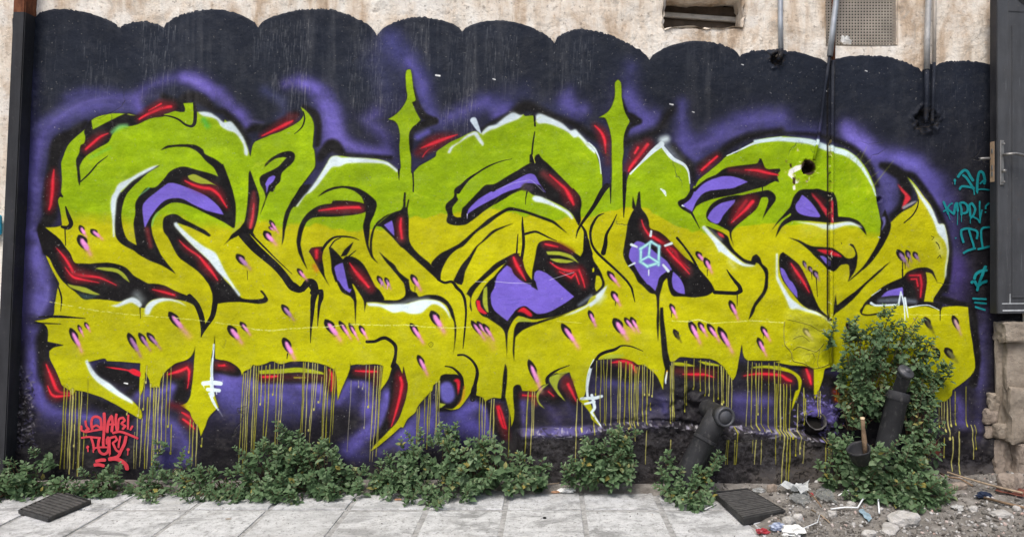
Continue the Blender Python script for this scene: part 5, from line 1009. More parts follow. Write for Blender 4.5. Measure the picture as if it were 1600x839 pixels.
def relief(x, z):
    u, v = x * UNIT + 855, 397 - (z - CAM_H) * UNIT
    h = fbm(x, z, .55, 40, 3) * .016 + fbm(x, z, .06, 50, 3) * .0045
    # the projecting foot of the wall on the right half
    lv = np.interp(u, LEDGE_U, LEDGE_V) + fbm(x, z * 0, .08, 60, 3) * 6
    on = ss(806, 816, u) * (1 - ss(1300, 1345, u))
    step = ss(-2.0, 2.5, v - lv) * on
    h = h + step * (.085 + fbm(x, z, .1, 70, 4) * .018 + fbm(x, z, .025, 72, 3) * .008) + step * ss(0, 70, v - lv) * -.02
    h = h + np.exp(-((v - lv) / 6.0) ** 2) * on * fbm(x, z, .05, 71, 3) * .02
    # crumpled skin of paint where the drain leaves the wall
    g = np.exp(-(((u - 1070) / 46) ** 2 + ((v - 632) / 34) ** 2) ** 1.4)
    fold = np.abs(fbm(x + fbm(x, z, .1, 81, 2) * .12, z, .10, 80, 3))
    h = h + g * (.045 - fold * .22)
    g2 = np.exp(-(((u - 1040) / 60) ** 2 + ((v - 652) / 12) ** 2)); h = h + g2 * (.03 - np.abs(fbm(x, z, .06, 83, 3)) * .10)
    # loose plaster patch
    pm = ss(1226, 1230, u + fbm(x, z, .05, 90, 3) * 12) * (1 - ss(1296, 1300, u)) * ss(487, 492, v + fbm(x, z, .05, 91, 3) * 14) * (1 - ss(572, 576, v + fbm(x, z, .06, 92, 3) * 10))
    h = h + pm * (.010 + fbm(x, z, .05, 93, 4) * .024)
    # holes
    for (cu, cv, r, dep, rim, sd) in ((1262, 262, 10.5, .10, .004, 1), (1447, 188, 15, .035, .020, 2), (1213, 94, 9, .035, .018, 3), (1373, 312, 4.5, .03, .006, 4), (1271, 668, 16, .09, .02, 5)):
        d = np.hypot((u - cu), (v - cv)) + fbm(x, z, .03, 100 + sd * 3, 3) * r * .9
        h = h - dep * (1 - ss(r * .72, r * 1.0, d)) + rim * np.exp(-((d - r * 1.35) / (r * .35)) ** 2) * (.5 + fbm(x, z, .018, 130 + sd, 3) * 1.8)
    # peeling strip beside the post, rough foot, broken corner by the stones
    h = h + ss(20, 26, u) * (1 - ss(50, 58, u)) * ss(560, 590, v) * (1 - ss(690, 720, v)) * (fbm(x, z, .035, 140, 3) * .045)
    h = h + ss(48, 52, u) * (1 - ss(56, 62, u)) * (1 - ss(380, 430, v)) * fbm(x, z, .04, 141, 3) * .02
    h = h + ss(700, 760, v) * fbm(x, z, .09, 150, 4) * .018
    h = h + ss(1290, 1300, u) * (1 - ss(1330, 1350, u)) * ss(600, 640, v) * fbm(x, z, .07, 160, 4) * .07
    h = h + ss(1496, 1530, u) * ss(380, 420, v) * (1 - ss(520, 560, v)) * fbm(x, z, .045, 165, 4) * .016
    h = h + ss(1440, 1480, u) * ss(655, 675, v) * (.03 + fbm(x, z, .08, 170, 4) * .04)
    return h

def grid_faces(nr, nc, keep=None):
    i = np.arange(nr * nc).reshape(nr, nc)
    f = np.stack([i[:-1, :-1], i[:-1, 1:], i[1:, 1:], i[1:, :-1]], -1)
    return (f.reshape(-1, 4) if keep is None else f[keep])

# scalloped upper limit of the paint, wall marks
SCAL = [("P 22,26 45,24 57,22", 0)]
ARCS = [((57, 24), (187, 44), 16, .45), ((187, 44), (255, 44), 34, .5), ((255, 44), (403, 43), 14.5, .5), ((403, 43), (589, 56), 15, .56), ((589, 56), (722, 50), 27, .45), ((722, 50), (866, 68), 33, .5), ((866, 68), (1015, 94), 46, .35), ((1015, 94), (1156, 88), 64, .5), ((1156, 88), (1292, 99), 78, .45), ((1292, 99), (1440, 112), 88, .55), ((1440, 112), (1462, 103), 101, .6), ((1462, 103), (1553, 103), 95, .42)]
tu, tv = [22, 56.5], [28, 26]
for (u0, v0), (u1, v1), top, pk in ARCS:
    for s in np.linspace(0.0, 1, 30)[1:]:
        base_ = v0 + (v1 - v0) * s
        q = s / pk if s < pk else (1 - s) / (1 - pk)
        bulge = math.sqrt(max(0, 1 - (1 - q) ** 2))
        q2 = .60 * bulge + .40 * math.sin(q * math.pi / 2)
        tu.append(u0 + (u1 - u0) * s); tv.append(base_ + (top - (v0 + (v1 - v0) * pk)) * q2)
tu += [1553.5, 1700]; tv += [100, 100]
tu, tv = np.array(tu), np.array(tv)

U0, U1 = 20.0, 1600.0
cols = np.unique(np.concatenate([np.arange(U0, U1, 2.0), np.array([a[0][0] for a in ARCS])]))
topv = np.interp(cols, tu, tv)
_j = fbm(cols / UNIT, cols * 0, .02, 200, 3) * 2.6 + fbm(cols / UNIT, cols * 0, .007, 210, 2) * 5.0 * (fbm(cols / UNIT, cols * 0, .22, 220, 2) > 0)
topv = topv + _j
NR = 380
s = np.linspace(0, 1, NR)[:, None]
V = topv[None] * (1 - s) + 800.0 * s
U = np.repeat(cols[None], NR, 0)
GX, GZ = wx(U), wz(V)
GH = relief(GX.ravel(), GZ.ravel()).reshape(GX.shape)
mural_v = np.stack([GX, -GH - .004, GZ], -1).reshape(-1, 3)
# round off the paint's upper lip so that it sits on the plaster
mural_v = mural_v.reshape(NR, len(cols), 3); mural_v[0, :, 1] += .004; mural_v = mural_v.reshape(-1, 3)

# plaster wall: front skin with two openings, body behind
OPEN = [(1037, -6, 1161, 43), (1291, -60, 1402, 70)]
pu_ = np.unique(np.concatenate([np.arange(-420, 2100, 6.0), [1037, 1161, 1291, 1402, 20]]))
pv_ = np.unique(np.concatenate([np.arange(-420, -12, 6.0), np.arange(-12, 130, 3.0), np.arange(130, 800, 6.0), [-6, 43, -60, 70]]))
PU_, PV_ = np.meshgrid(pu_, pv_)
px_, pz_ = wx(PU_), wz(PV_)
ph = relief(px_.ravel(), pz_.ravel()).reshape(px_.shape) + fbm(px_.ravel(), pz_.ravel(), .25, 300, 5).reshape(px_.shape) * .022 * (1 - ss(-46, -12, PV_ - np.interp(PU_, tu, tv))) - .004
hid = (PV_ > np.interp(PU_, tu, tv) + 10) & (PU_ > 26) & (PU_ < 1596)
ph = np.where(hid, -.14, ph)
uu, vv = PU_.copy(), PV_.copy()
for (a, b, c, d) in OPEN:                                   # broken, uneven rims
    rim = (np.abs(PU_ - a) < .1) | (np.abs(PU_ - c) < .1) | (np.abs(PV_ - b) < .1) | (np.abs(PV_ - d) < .1)
    near = rim & (PU_ >= a - .1) & (PU_ <= c + .1) & (PV_ >= b - .1) & (PV_ <= d + .1)
    amp = 7.0 if a < 1100 else 3.0
    uu = uu + near * fbm(px_, pz_, .03, 310, 2) * amp; vv = vv + near * fbm(px_, pz_, .03, 320, 2) * amp
    ph = ph - near * .012
cu_, cv_ = (PU_[:-1, :-1] + PU_[1:, 1:]) / 2, (PV_[:-1, :-1] + PV_[1:, 1:]) / 2
keep = np.ones(cu_.shape, bool)
for (a, b, c, d) in OPEN: keep &= ~((cu_ > a) & (cu_ < c) & (cv_ > b) & (cv_ < d))
wv = np.stack([wx(uu), -ph, wz(vv)], -1).reshape(-1, 3)
wf = grid_faces(len(pv_), len(pu_), keep)
# body of the wall: back, top and the two ends
zt, zb, xa, xb = wz(-420), -.25, wx(-420), wx(2094)
extra = np.array([(xa, .45, zb), (xb, .45, zb), (xb, .45, zt), (xa, .45, zt), (xa, .02, zb), (xb, .02, zb), (xb, .02, zt), (xa, .02, zt)])
n0 = len(wv)
wv = np.concatenate([wv, extra]); wf = np.concatenate([wf, n0 + np.array([(0, 1, 2, 3), (3, 2, 6, 7), (0, 3, 7, 4), (1, 5, 6, 2)])])
wall = from_np("graffiti_wall", wv, wf, M_PLASTER, smooth_=True)
tag(wall, "plaster wall painted with a green and purple graffiti piece under scalloped black", "wall", kind="thing")
mural = from_np("mural", mural_v, grid_faces(NR, len(cols)), M_PAINT, wall, smooth_=True)

# the green letterforms: a skin of paint on the black ground
def letter_sheet():
    g = GREEN_OUTLINE[::2]
    step = 4.0
    gx, gy = np.meshgrid(np.arange(60, 1550, step), np.arange(100, 720, step))
    gx = gx + (np.arange(gx.shape[0]) % 2)[:, None] * step / 2
    pts = [Vector((a, b)) for a, b in g]; n = len(pts)
    m = np.zeros((MH, MW), bool); x0, y0, mm = raster(GREEN_OUTLINE * SC, 4)
    full = np.zeros((MH, MW), np.float32); hh, ww = mm.shape; full[y0:y0 + hh, x0:x0 + ww] = mm
    core = blur(full, 3) > .985
    q = np.stack([gx.ravel(), gy.ravel()], 1)
    fine = np.stack([a.ravel() for a in np.meshgrid(np.arange(1244, 1282, 1.6), np.arange(244, 282, 1.6))], 1)
    q = q[~((q[:, 0] > 1243) & (q[:, 0] < 1282) & (q[:, 1] > 243) & (q[:, 1] < 282))]
    q = np.concatenate([q, fine])
    inside = core[np.clip((q[:, 1] * SC).astype(int), 0, MH - 1), np.clip((q[:, 0] * SC).astype(int), 0, MW - 1)]
    pts += [Vector((a, b)) for a, b in q[inside]]
    v, e, f, *_ = geometry.delaunay_2d_cdt(pts, [(i, (i + 1) % n) for i in range(n)], [], 1, 1e-4, False)
    v = np.array([(a.x, a.y) for a in v]); f = np.array([t for t in f if len(t) == 3])
    cen = v[f].mean(1)
    ok = full[np.clip((cen[:, 1] * SC).astype(int), 0, MH - 1), np.clip((cen[:, 0] * SC).astype(int), 0, MW - 1)] > .5
    f = f[ok][:, ::-1]
    x, z = wx(v[:, 0]), wz(v[:, 1])
    return np.stack([x, -relief(x, z) - .0065, z], 1), f
lv_, lf_ = letter_sheet()
lettering = from_np("lettering", lv_, lf_, M_PAINT, mural, smooth_=True)

def ribbon(strokes, mat, name, label, lift=.007, drip_n=0):
    """spray-can tag: each stroke a flat band of paint that follows the wall"""
    V_, F_ = [], []
    for s in strokes:
        p = smooth(path(s), False, 4)
        x, z, w = wx(p[:, 0]), wz(p[:, 1]), p[:, 2] / UNIT / 2 * 1.06
        d = np.gradient(np.stack([x, z], 1), axis=0); d /= np.linalg.norm(d, axis=1, keepdims=True) + 1e-9
        nx, nz = -d[:, 1], d[:, 0]
        # round ends
        L = [(x[0] - d[0, 0]*w[0]*.6, z[0] - d[0, 1]*w[0]*.6, w[0]*.6, nx[0], nz[0])] + list(zip(x, z, w, nx, nz)) + [(x[-1] + d[-1, 0]*w[-1]*.6, z[-1] + d[-1, 1]*w[-1]*.6, w[-1]*.6, nx[-1], nz[-1])]
        b = len(V_)
        lift += .00025
        for (a, c, ww, n1, n2) in L:
            for sg in (-1, 1):
                X, Z = a + n1*ww*sg, c + n2*ww*sg
                V_.append((X, Z, lift))
        F_ += [(b + 2*i, b + 2*i + 1, b + 2*i + 3, b + 2*i + 2) for i in range(len(L) - 1)]
    V_ = np.array(V_)
    h = relief(V_[:, 0], V_[:, 1])
    o = from_np(name, np.stack([V_[:, 0], -h - V_[:, 2], V_[:, 1]], 1), np.array(F_), mat, mural)
    o['label'] = label
    return o
def W(tile, w, *ss_): return [tile + ' ' + ' '.join(t + ',%g' % w for t in q.split()) for q in ss_]
def WW(tile, *ss_): return [tile + ' ' + ' '.join(t + ',%s' % q.split('|')[0] for t in q.split('|')[1].split()) for q in ss_]
RED = WW('M', "22|60,240 110,260 180,250 260,236 320,230", "26|60,190 60,232", "24|110,130 120,190 150,226 112,242", "28|190,230 180,160 196,92 250,80 290,112 300,222", "24|190,210 240,182 300,228", "34|330,40 336,150 330,262", "32|370,262 380,150 420,70 432,150 425,252", "24|390,170 480,172", "30|480,50 470,140 490,250", "26|500,230 510,110 560,90 582,122 540,160 590,190 556,224", "24|622,60 620,222", "24|672,190 650,232", "26|440,272 520,256 600,276 660,300 735,335",
    "22|65,330 140,318 220,325 290,330", "26|180,330 205,400 215,470", "30|276,340 265,430 290,500 340,522 380,490 392,400 380,322", "30|332,270 325,380 330,432", "20|365,340 365,402", "20|210,452 300,440 400,442", "26|405,520 400,400 402,332 470,312 490,350 440,390 480,470 510,490", "24|530,310 516,380 510,440", "36|600,310 580,400 540,480 500,550 400,580", "44|400,580 480,576 560,612 600,652 610,700", "36|245,606 300,592 350,592", "36|225,650 280,646 335,660", "36|140,434 146,440", "14|146,440 148,490", "36|628,460 628,468", "12|628,468 622,530", "14|210,470 212,500", "12|405,520 405,540")
ribbon(RED, M_REDTAG, "tag_lettering", "red spray can tag low on the wall at its left end")
CYA = WW('J', "42|280,280 320,222 380,172 432,190 480,270 525,340", "38|360,250 420,300 480,390 536,480", "18|536,480 545,570", "36|305,480 340,436 430,440 540,462", "40|590,520 590,430 600,300 620,212 650,192 690,222 716,330 706,392", "28|640,390 692,340", "24|590,492 660,480 790,492", "38|225,325 225,350", "20|225,350 224,402", "20|600,500 590,550") \
    + WW('L', "28|30,130 60,200 95,290", "10|95,290 118,362", "22|30,256 70,230 110,170 145,150", "24|85,222 150,280 165,292", "30|165,290 185,170 205,142 216,250", "10|216,250 212,430", "28|265,300 262,220 240,150 290,140 340,182 340,260 290,282", "10|265,300 264,392", "28|378,320 375,250 370,172 402,150 442,222 422,300 386,340", "10|378,320 380,412", "20|420,330 480,362 505,410 512,330 530,240", "20|500,125 498,220 505,340", "22|622,150 580,190 580,222", "22|575,264 576,268",
    "28|290,660 260,560 260,502 320,480 400,490 470,522 465,612", "26|360,500 390,600 420,690 425,740", "28|290,800 340,770 430,742 446,740", "26|640,462 550,470 520,512 525,620 540,722", "26|480,750 560,732 640,712", "22|186,602 187,606") \
    + W('F', 16, "1222,136 1232,108 1264,90 1296,84", "1224,150 1242,182 1270,160 1298,150", "1292,62 1262,130 1240,204", "1206,158 1214,150") + W('F', 11, "1214,252 1292,256", "1226,276 1292,282", "1230,302 1286,320")
ribbon(CYA, M_CYANTAG, "tag_lettering", "teal spray can tag beside the grey door")

# vent opening: reveal, old frame and a bar
def box_open(name, u0, v0, u1, v1, depth, mat, parent, rough=.0, seed=0, sides='tblr'):
    bm = bmesh.new(); n = 8
    P = lambda u, v, y: Vector((wx(u), y, wz(v)))
    def quad(a, b, c, d):
        g = [[None] * (n + 1) for _ in range(n + 1)]
        for i in range(n + 1):
            for j in range(n + 1):
                s, t = i / n, j / n
                p = a.lerp(b, s).lerp(d.lerp(c, s), t)
                q = p * 22 + Vector((seed, 0, 0)); k = rough
                p = p + Vector((noise.noise(q), 0, noise.noise(q + Vector((9, 9, 9))))) * k
                g[i][j] = bm.verts.new(p)
        for i in range(n):
            for j in range(n): bm.faces.new((g[i][j], g[i + 1][j], g[i + 1][j + 1], g[i][j + 1]))
    f, k = -.004, depth
    if 't' in sides: quad(P(u0, v0, f), P(u1, v0, f), P(u1, v0, k), P(u0, v0, k))
    if 'b' in sides: quad(P(u0, v1, f), P(u1, v1, f), P(u1, v1, k), P(u0, v1, k))
    if 'l' in sides: quad(P(u0, v0, f), P(u0, v1, f), P(u0, v1, k), P(u0, v0, k))
    if 'r' in sides: quad(P(u1, v0, f), P(u1, v1, f), P(u1, v1, k), P(u1, v0, k))
    return from_bm(name, bm, mat, parent, True)
box_open("vent_reveal", 1036, -7, 1162, 44, .24, M_PLASTER, wall, .03, 1)
box_open("grille_reveal", 1290.5, -61, 1402.5, 70.5, .10, M_PLASTER, wall, .008, 4)
vent = empty("vent_window", (wx(1099), .2, wz(43)), "shallow vent opening with a pale bar high in the plaster, left of the pipes", "vent")
bm = bmesh.new(); bm_box(bm, (.60, .02, .5), (wx(1099), .40, wz(18))); from_bm("backing", bm, M_DARK, vent)
bm = bmesh.new(); bm_box(bm, (.62, .03, .075), at(1098, 19, .235), Euler((0, R(3.2), 0)), .004); from_bm("frame_board", bm, M_FRAME, vent)
bm = bmesh.new(); bm_box(bm, (.62, .028, .033), at(1098, 28, .205), Euler((0, R(4.2), 0)), .004); from_bm("cross_bar", bm, M_BAR, vent)
bm = bmesh.new(); bm_box(bm, (.62, .03, .10), at(1098, 43, .245), Euler((0, R(3.2), 0)), .004); from_bm("frame_board", bm, M_FRAME, vent)

grille = empty("vent_grille", (wx(1346), .03, wz(70)), "square perforated metal grille set in the plaster behind the leaning pipe", "grille")
bm = bmesh.new(); pitch = 4.75; hw = 1.1
nx_, nz_ = 24, 28
for i in range(nx_ + 1):
    u = 1290.5 + i * pitch * 112 / (nx_ * pitch)
    bm_box(bm, (hw * 2 / UNIT, .004, 132 / UNIT), (wx(u), .028, wz(4.5)))
for j in range(nz_ + 1):
    v = -61 + j * 131.0 / nz_
    bm_box(bm, (112 / UNIT, .0046, hw * 2 / UNIT), (wx(1346.5), .0283, wz(v)))
from_bm("perforated_sheet", bm, M_GRILLE, grille)
bm = bmesh.new(); bm_box(bm, (.5, .02, .58), (wx(1346.5), .09, wz(4))); from_bm("backing", bm, M_DARK, grille)
bm = bmesh.new()
for k in range(14): bm_box(bm, (.02 + random.random() * .025, .012, .012 + random.random() * .02), (wx(1318 + random.random() * 10), .02, wz(58 + random.random() * 8)), Euler((random.random(), random.random(), random.random())))
from_bm("torn_flap", bm, M_WHITEP, grille)
# ---------------------------------------------------------------- ground, pavement, rubble
bm = bmesh.new()
bmesh.ops.create_grid(bm, x_segments=24, y_segments=24, size=150)
for v in bm.verts: v.co.z = -.075; v.co.y -= 2
ground = tag(from_bm("ground", bm, M_GROUND), kind="structure")

TILE = .455
Y0 = -.487                                     # joint nearest the wall
XJ = wx(788) + .0                              # reference joint: sight mark 788 at v 800
def ref_x(u, v): return gnd(u, v).x
XJ = ref_x(788, 800)
bm = bmesh.new(); bm_box(bm, (9.2, 3.3, .05), (-1.6, -1.56, -.0315)); 
pavement = from_bm("pavement", bm, M_JOINT); tag(pavement, kind="structure")
def slab_mesh(seed, w=TILE - .028, d=TILE - .030):
    rs = random.Random(seed); bm = bmesh.new()
    bm_box(bm, (w, d, .05), (0, 0, -.025), None, .007, 2)
    for v in bm.verts:
        if abs(v.co.x) > w * .3 and abs(v.co.y) > d * .3 and rs.random() < .5: v.co += Vector((rs.uniform(-.003, .003), rs.uniform(-.003, .003), rs.uniform(-.002, 0)))
    me = bpy.data.meshes.new("paving_slab"); bmesh.ops.recalc_face_normals(bm, faces=bm.faces); bm.to_mesh(me); bm.free(); me.materials.append(M_SLAB)
    return me
smesh = [slab_mesh(i) for i in range(5)]
for r in range(-1, 6):
    for c in range(-12, 7):
        x = XJ + (c + .5) * TILE; y = Y0 - (r + .5) * TILE
        if x > gnd(1165, 800).x and r < 0: continue
        if x > gnd(1240, 839).x + .15 + r * .12: continue
        if x < -6: continue
        o = bpy.data.objects.new("paving_slab", smesh[(c * 3 + r) % 5]); col.objects.link(o); o.parent = pavement
        o.location = (x + random.uniform(-.002, .002), y + random.uniform(-.002, .002), random.uniform(-.004, .003))
        o.rotation_euler = (random.gauss(0, .0045), random.gauss(0, .0045), random.gauss(0, .004) + (.012 if c > 1 else 0))

# earth strip along the wall foot and the rubble heap on the right
def earth_h(x, y):
    u = 855 + x * FPX / (CAM_D + y)
    base = ss(1105, 1230, u) * .030 + ss(1230, 1330, u) * ss(-.9, -.05, y) * .035 + ss(1480, 1620, u) * .05
    strip = ss(-.26, -.08, y) * .035
    h = np.maximum(base, strip) - .012
    h = h + fbm(x, y, .30, 400, 4) * .05 * ss(1130, 1260, u) + fbm(x, y, .07, 410, 4) * .018
    edge = (1 - ss(-.30, -.20, y + fbm(x, y, .12, 420, 3) * .22)) * (1 - ss(1120, 1215, u + fbm(x, y, .1, 430, 3) * 90))
    return h - edge * .06
ex, ey = np.meshgrid(np.arange(-6.2, 5.4, .022), np.arange(-2.4, .06, .022))
eh = earth_h(ex.ravel(), ey.ravel()).reshape(ex.shape)
earth = from_np("earth", np.stack([ex, ey, eh], -1).reshape(-1, 3), grid_faces(*ex.shape)[:, ::-1][:, [3, 2, 1, 0]], M_EARTH, smooth_=True)
tag(earth, kind="structure")
def eh1(x, y): return float(earth_h(np.array([x]), np.array([y]))[0])
def on_earth(u, v):
    p = gnd(u, v)
    for _ in range(4): p = gnd(u, v, max(0.0, eh1(p.x, p.y)))
    return p

# grit and small stones: past counting
def pebbles(name, n, sampler, smin, smax, mat):
    base = []
    for k in range(6):
        me = stone_mesh("tmp", (1, .8, .6), k + 40, 1, .3)
        v = np.empty(len(me.vertices) * 3, np.float32); me.vertices.foreach_get('co', v)
        f = np.array([list(p.vertices) for p in me.polygons]); base.append((v.reshape(-1, 3), f)); bpy.data.meshes.remove(me)
    VV, FF, TT = [], [], []; off = 0
    for i in range(n):
        x, y, z = sampler()
        v, f = base[i % 6]
        s = smin + (smax - smin) * nrg.random() ** 4
        m = np.array(Euler((nrg.random() * 6, nrg.random() * 6, nrg.random() * 6)).to_matrix())
        q = (v * s) @ m.T; q[:, 2] *= .8
        VV.append(q + np.array((x, y, z + s * .16))); FF.append(f + off); off += len(v); TT += [min(1, nrg.random() * (.97 if nrg.random() < .97 else 1.06))] * len(v)
    o = from_np(name, np.concatenate(VV), np.concatenate(FF), mat, attr=TT)
    return tag(o, kind="stuff")
def samp_heap():
    while True:
        u = 1120 + 560 * nrg.random(); v = 742 + 120 * nrg.random() ** .8
        if u < 1230 and v < 742 + 30 + (1230 - u) * .1 and nrg.random() < .6: continue
        if u < 1200 and v > 800: continue
        p = gnd(u, v); return p.x, p.y, eh1(p.x, p.y)
pebbles("rubble", 6500, samp_heap, .004, .034, M_GRAVEL)
def samp_walk():
    x = nrg.uniform(-3.2, 2.0); y = -.05 - abs(nrg.normal()) * .35
    return x, y, max(eh1(x, y), -.004)
pebbles("grit", 700, samp_walk, .003, .014, M_GRAVEL)
# ---------------------------------------------------------------- pipes and conduits on the wall
def wp(u, v, y): return Vector((wx(u), y, wz(v)))
def conduit(label, pts_bare, pts_paint, r, mat, y=-.035, group=None, thin=1.03):
    e = empty("conduit_pipe", wp(*pts_paint[-1], y), label, "pipe", group)
    bm = bmesh.new(); bm_tube(bm, [wp(u, v, y) for u, v in pts_bare], r, 12); from_bm("bare_section", bm, mat, e)
    bm = bmesh.new(); bm_tube(bm, [wp(u, v, y) for u, v in pts_paint], r * thin, 12); from_bm("painted_section", bm, M_PAINT, e)
    return e
PG = "conduits running down the wall"
conduit("straight grey steel pipe entering the ragged hole below the vent opening", [(1217, -300), (1217.2, 40), (1218, 79)], [(1218, 79), (1217, 90), (1214, 97)], .0165, M_GALV, -.03, PG)
conduit("pale grey pipe leaning across the metal grille", [(1322, -200), (1303, 0), (1297, 50), (1292.5, 91)], [(1292.5, 91), (1285, 140), (1279, 190), (1274, 225), (1268, 252)], .0185, M_GALV, -.045, PG, .55)
bm_ = conduit("thin rusty pipe running straight down beside the grille to below the mural's middle", [(1301, -300), (1300.6, 0), (1300, 96)], [(1300, 96), (1298.4, 220), (1297.4, 360), (1297, 500), (1297, 566)], .0125, M_RUST, -.022, PG)
conduit("thicker pale pipe of the pair ending in the ragged hole near the door", [(1447, -300), (1446, 0), (1444, 60), (1443.4, 111)], [(1443.4, 111), (1443, 160), (1442, 188), (1442, 194)], .0185, M_BAR, -.04, PG, .8)
conduit("thinner cream pipe of the pair ending in the ragged hole near the door", [(1458, -300), (1457, 0), (1456, 100)], [(1456, 100), (1454, 160), (1453, 190), (1453, 196)], .011, M_CREAM, -.03, PG)

# leaning steel post at the left edge
post = empty("steel_post", (wx(22), -.05, 0), "leaning square steel post painted black with a rusty top", "post")
def post_seg(name, v0, v1, mat, grow=0.0):
    bm = bmesh.new(); vs = []
    for v in (v0, v1):
        dx = -(v / 800.0) * 36 / UNIT
        xr, xl = wx(57) + dx, (21 - 855) * (CAM_D - .10) / FPX + dx
        for (x, yy) in ((xl, -.10), (xr, -.10), (xr, .01), (xl, .01)):
            vs.append(bm.verts.new((x, yy, wz(v))))
    for i in range(4): bm.faces.new((vs[i], vs[(i + 1) % 4], vs[4 + (i + 1) % 4], vs[4 + i]))
    bm.faces.new(vs[:4]); bm.faces.new(vs[4:])
    bmesh.ops.bevel(bm, geom=[e for e in bm.edges if abs(e.verts[0].co.z - e.verts[1].co.z) > .2], offset=.006, segments=2, affect='EDGES')
    return from_bm(name, bm, mat, post)
post_seg("rusty_section", -300, 27, M_RUST); post_seg("painted_section", 27, 775, M_STEELD)
tag(from_bm("paint_patch", (lambda b: (bm_box(b, (.12, .004, .13), (wx(-8), -.028, wz(352)), None, .01), b)[1])(bmesh.new()), M_BLUE, wall))

# ---------------------------------------------------------------- raised metal door
door = empty("metal_door", wp(1550, 490, -.10), "dark grey metal door hanging open above the stone pier, with lever handle and sloping top", "door")
DR_ANG = R(8)
def dpt(s, v, off=0.0):
    """s along the leaf from its free edge (m), v wall mark, off towards the street"""
    o = at(1556, v, -.13)
    return o + Vector((math.cos(DR_ANG) * s, math.sin(DR_ANG) * s, 0)) + Vector((math.sin(DR_ANG), -math.cos(DR_ANG), 0)) * off
def dbox(bm, s0, s1, v0, v1, o0, o1, v0b=None, bevel=.003):
    """box on the leaf; v0b gives the upper edge's mark at the far end"""
    v0b = v0 if v0b is None else v0b
    q = [dpt(s0, v1, o0), dpt(s1, v1, o0), dpt(s1, v0b, o0), dpt(s0, v0, o0), dpt(s0, v1, o1), dpt(s1, v1, o1), dpt(s1, v0b, o1), dpt(s0, v0, o1)]
    v = [bm.verts.new(p) for p in q]; n0 = len(bm.edges)
    fs = [bm.faces.new([v[i] for i in f]) for f in ((0, 1, 2, 3), (4, 7, 6, 5), (0, 4, 5, 1), (1, 5, 6, 2), (2, 6, 7, 3), (3, 7, 4, 0))]
    if bevel: bmesh.ops.bevel(bm, geom=list({e for f in fs for e in f.edges}), offset=bevel, segments=1, affect='EDGES')
SL = 178.0                                      # slope of the top, wall marks per metre
bm = bmesh.new(); dbox(bm, 0, .95, -25, 489, -.045, .012, -25 + SL * .95); from_bm("door_leaf", bm, M_STEELP, door)
bm = bmesh.new()
dbox(bm, 0, .075, -25, 489.5,   .012, .0145, -25 + SL * .075)
dbox(bm, .075, .95, 474, 489.5,   .012, .0145)
dbox(bm, .0755, .95, -25 + SL * .0755, -25 + SL * .0755 + 30,   .012, .0145, -25 + SL * .95)
for f in bm.faces: pass
from_bm("door_frame", bm, M_STEELP, door)
bm = bmesh.new(); dbox(bm, -.004, -.0004, -24, 490, -.046, .011, None, .001); from_bm("edge_strip", bm, M_STEELD, door)
bm = bmesh.new(); dbox(bm, .10, .104, 40, 466, .012, .0165, 40); dbox(bm, .104, .9, 462, 466, .012, .0165); from_bm("panel_moulding", bm, M_STEELP, door)
bm = bmesh.new(); dbox(bm, -.0065, -.0042, 221, 284, -.042, -.006, None, .0008); from_bm("lock_plate", bm, M_BRASS, door)
bm = bmesh.new()
for v in (232, 258, 268): dbox(bm, -.010, -.0066, v, v + 7, -.030, -.016, None, .001)
from_bm("bolt", bm, M_NICKEL, door)
bm = bmesh.new(); dbox(bm, .014, .042, 220, 290, .0146, .021, None, .003); bm_lathe(bm, [(0, .006), (.006, .006), (.007, 0)], dpt(.033, 226, .028), Vector((0, -1, 0)), 10); bm_lathe(bm, [(0, .006), (.006, .006), (.007, 0)], dpt(.033, 285, .028), Vector((0, -1, 0)), 10); bm_lathe(bm, [(0, .010), (.012, .010), (.013, 0)], dpt(.033, 268, .028), Vector((0, -1, 0)), 12); from_bm("handle_plate", bm, M_NICKEL, door)
bm = bmesh.new(); bm_tube(bm, [dpt(.033, 243, .028), dpt(.033, 243, .055), dpt(.045, 243, .068), dpt(.075, 242, .070), dpt(.115, 243.5, .070), dpt(.15, 246, .069), dpt(.163, 246, .068)], [.009, .009, .009, .0075, .0095, .008, .006], 12); from_bm("door_handle", bm, M_NICKEL, door)
bm = bmesh.new(); bm_tube(bm, [dpt(-.02, 247, -.02), dpt(-.06, 247, -.045), dpt(-.075, 247.5, -.046)], [.008, .009, .007], 10); from_bm("door_handle", bm, M_NICKEL, door)
bm = bmesh.new()
dbox(bm, .03, .30, 473.6, 474.8, .0147, .0151, None, 0); dbox(bm, .086, .090, 459, 482, .0127, .0131, None, 0); dbox(bm, .035, .20, 484, 486, .0147, .0152, None, 0)
from_bm("paint_scuff", bm, M_SCUFF, door)

# ---------------------------------------------------------------- stone pier under the door
pier = empty("stone_pier", (wx(1610), -.1, 0), "broken pier of weathered stone and mortar under the raised grey door", "pier")
def pier_block(name, u0, u1, v0, v1, y0, y1, seed, mat, amp=.02):
    bm = bmesh.new(); bm_box(bm, ((u1 - u0) / UNIT, y1 - y0, (v1 - v0) / UNIT), (wx((u0 + u1) / 2), (y0 + y1) / 2, wz((v0 + v1) / 2)), None, .02, 2)
    bmesh.ops.subdivide_edges(bm, edges=bm.edges[:], cuts=8, use_grid_fill=True)
    bm_rough(bm, bm.verts, amp, 9, seed); bm_rough(bm, bm.verts, amp * .6, 34, seed + 3)
    from_bm(name, bm, mat, pier, True)
pier_block("mortar_core", 1551, 1900, 515, 790, -.05, .0, 1, M_PIER, .02)
pier_block("stone", 1551, 1660, 502, 530, -.13, .0, 2, M_PIER, .018)
pier_block("stone", 1559, 1720, 527, 606, -.10, .0, 3, M_PIER, .012)
pier_block("stone", 1558, 1690, 600, 686, -.14, .0, 4, M_PIER, .02)
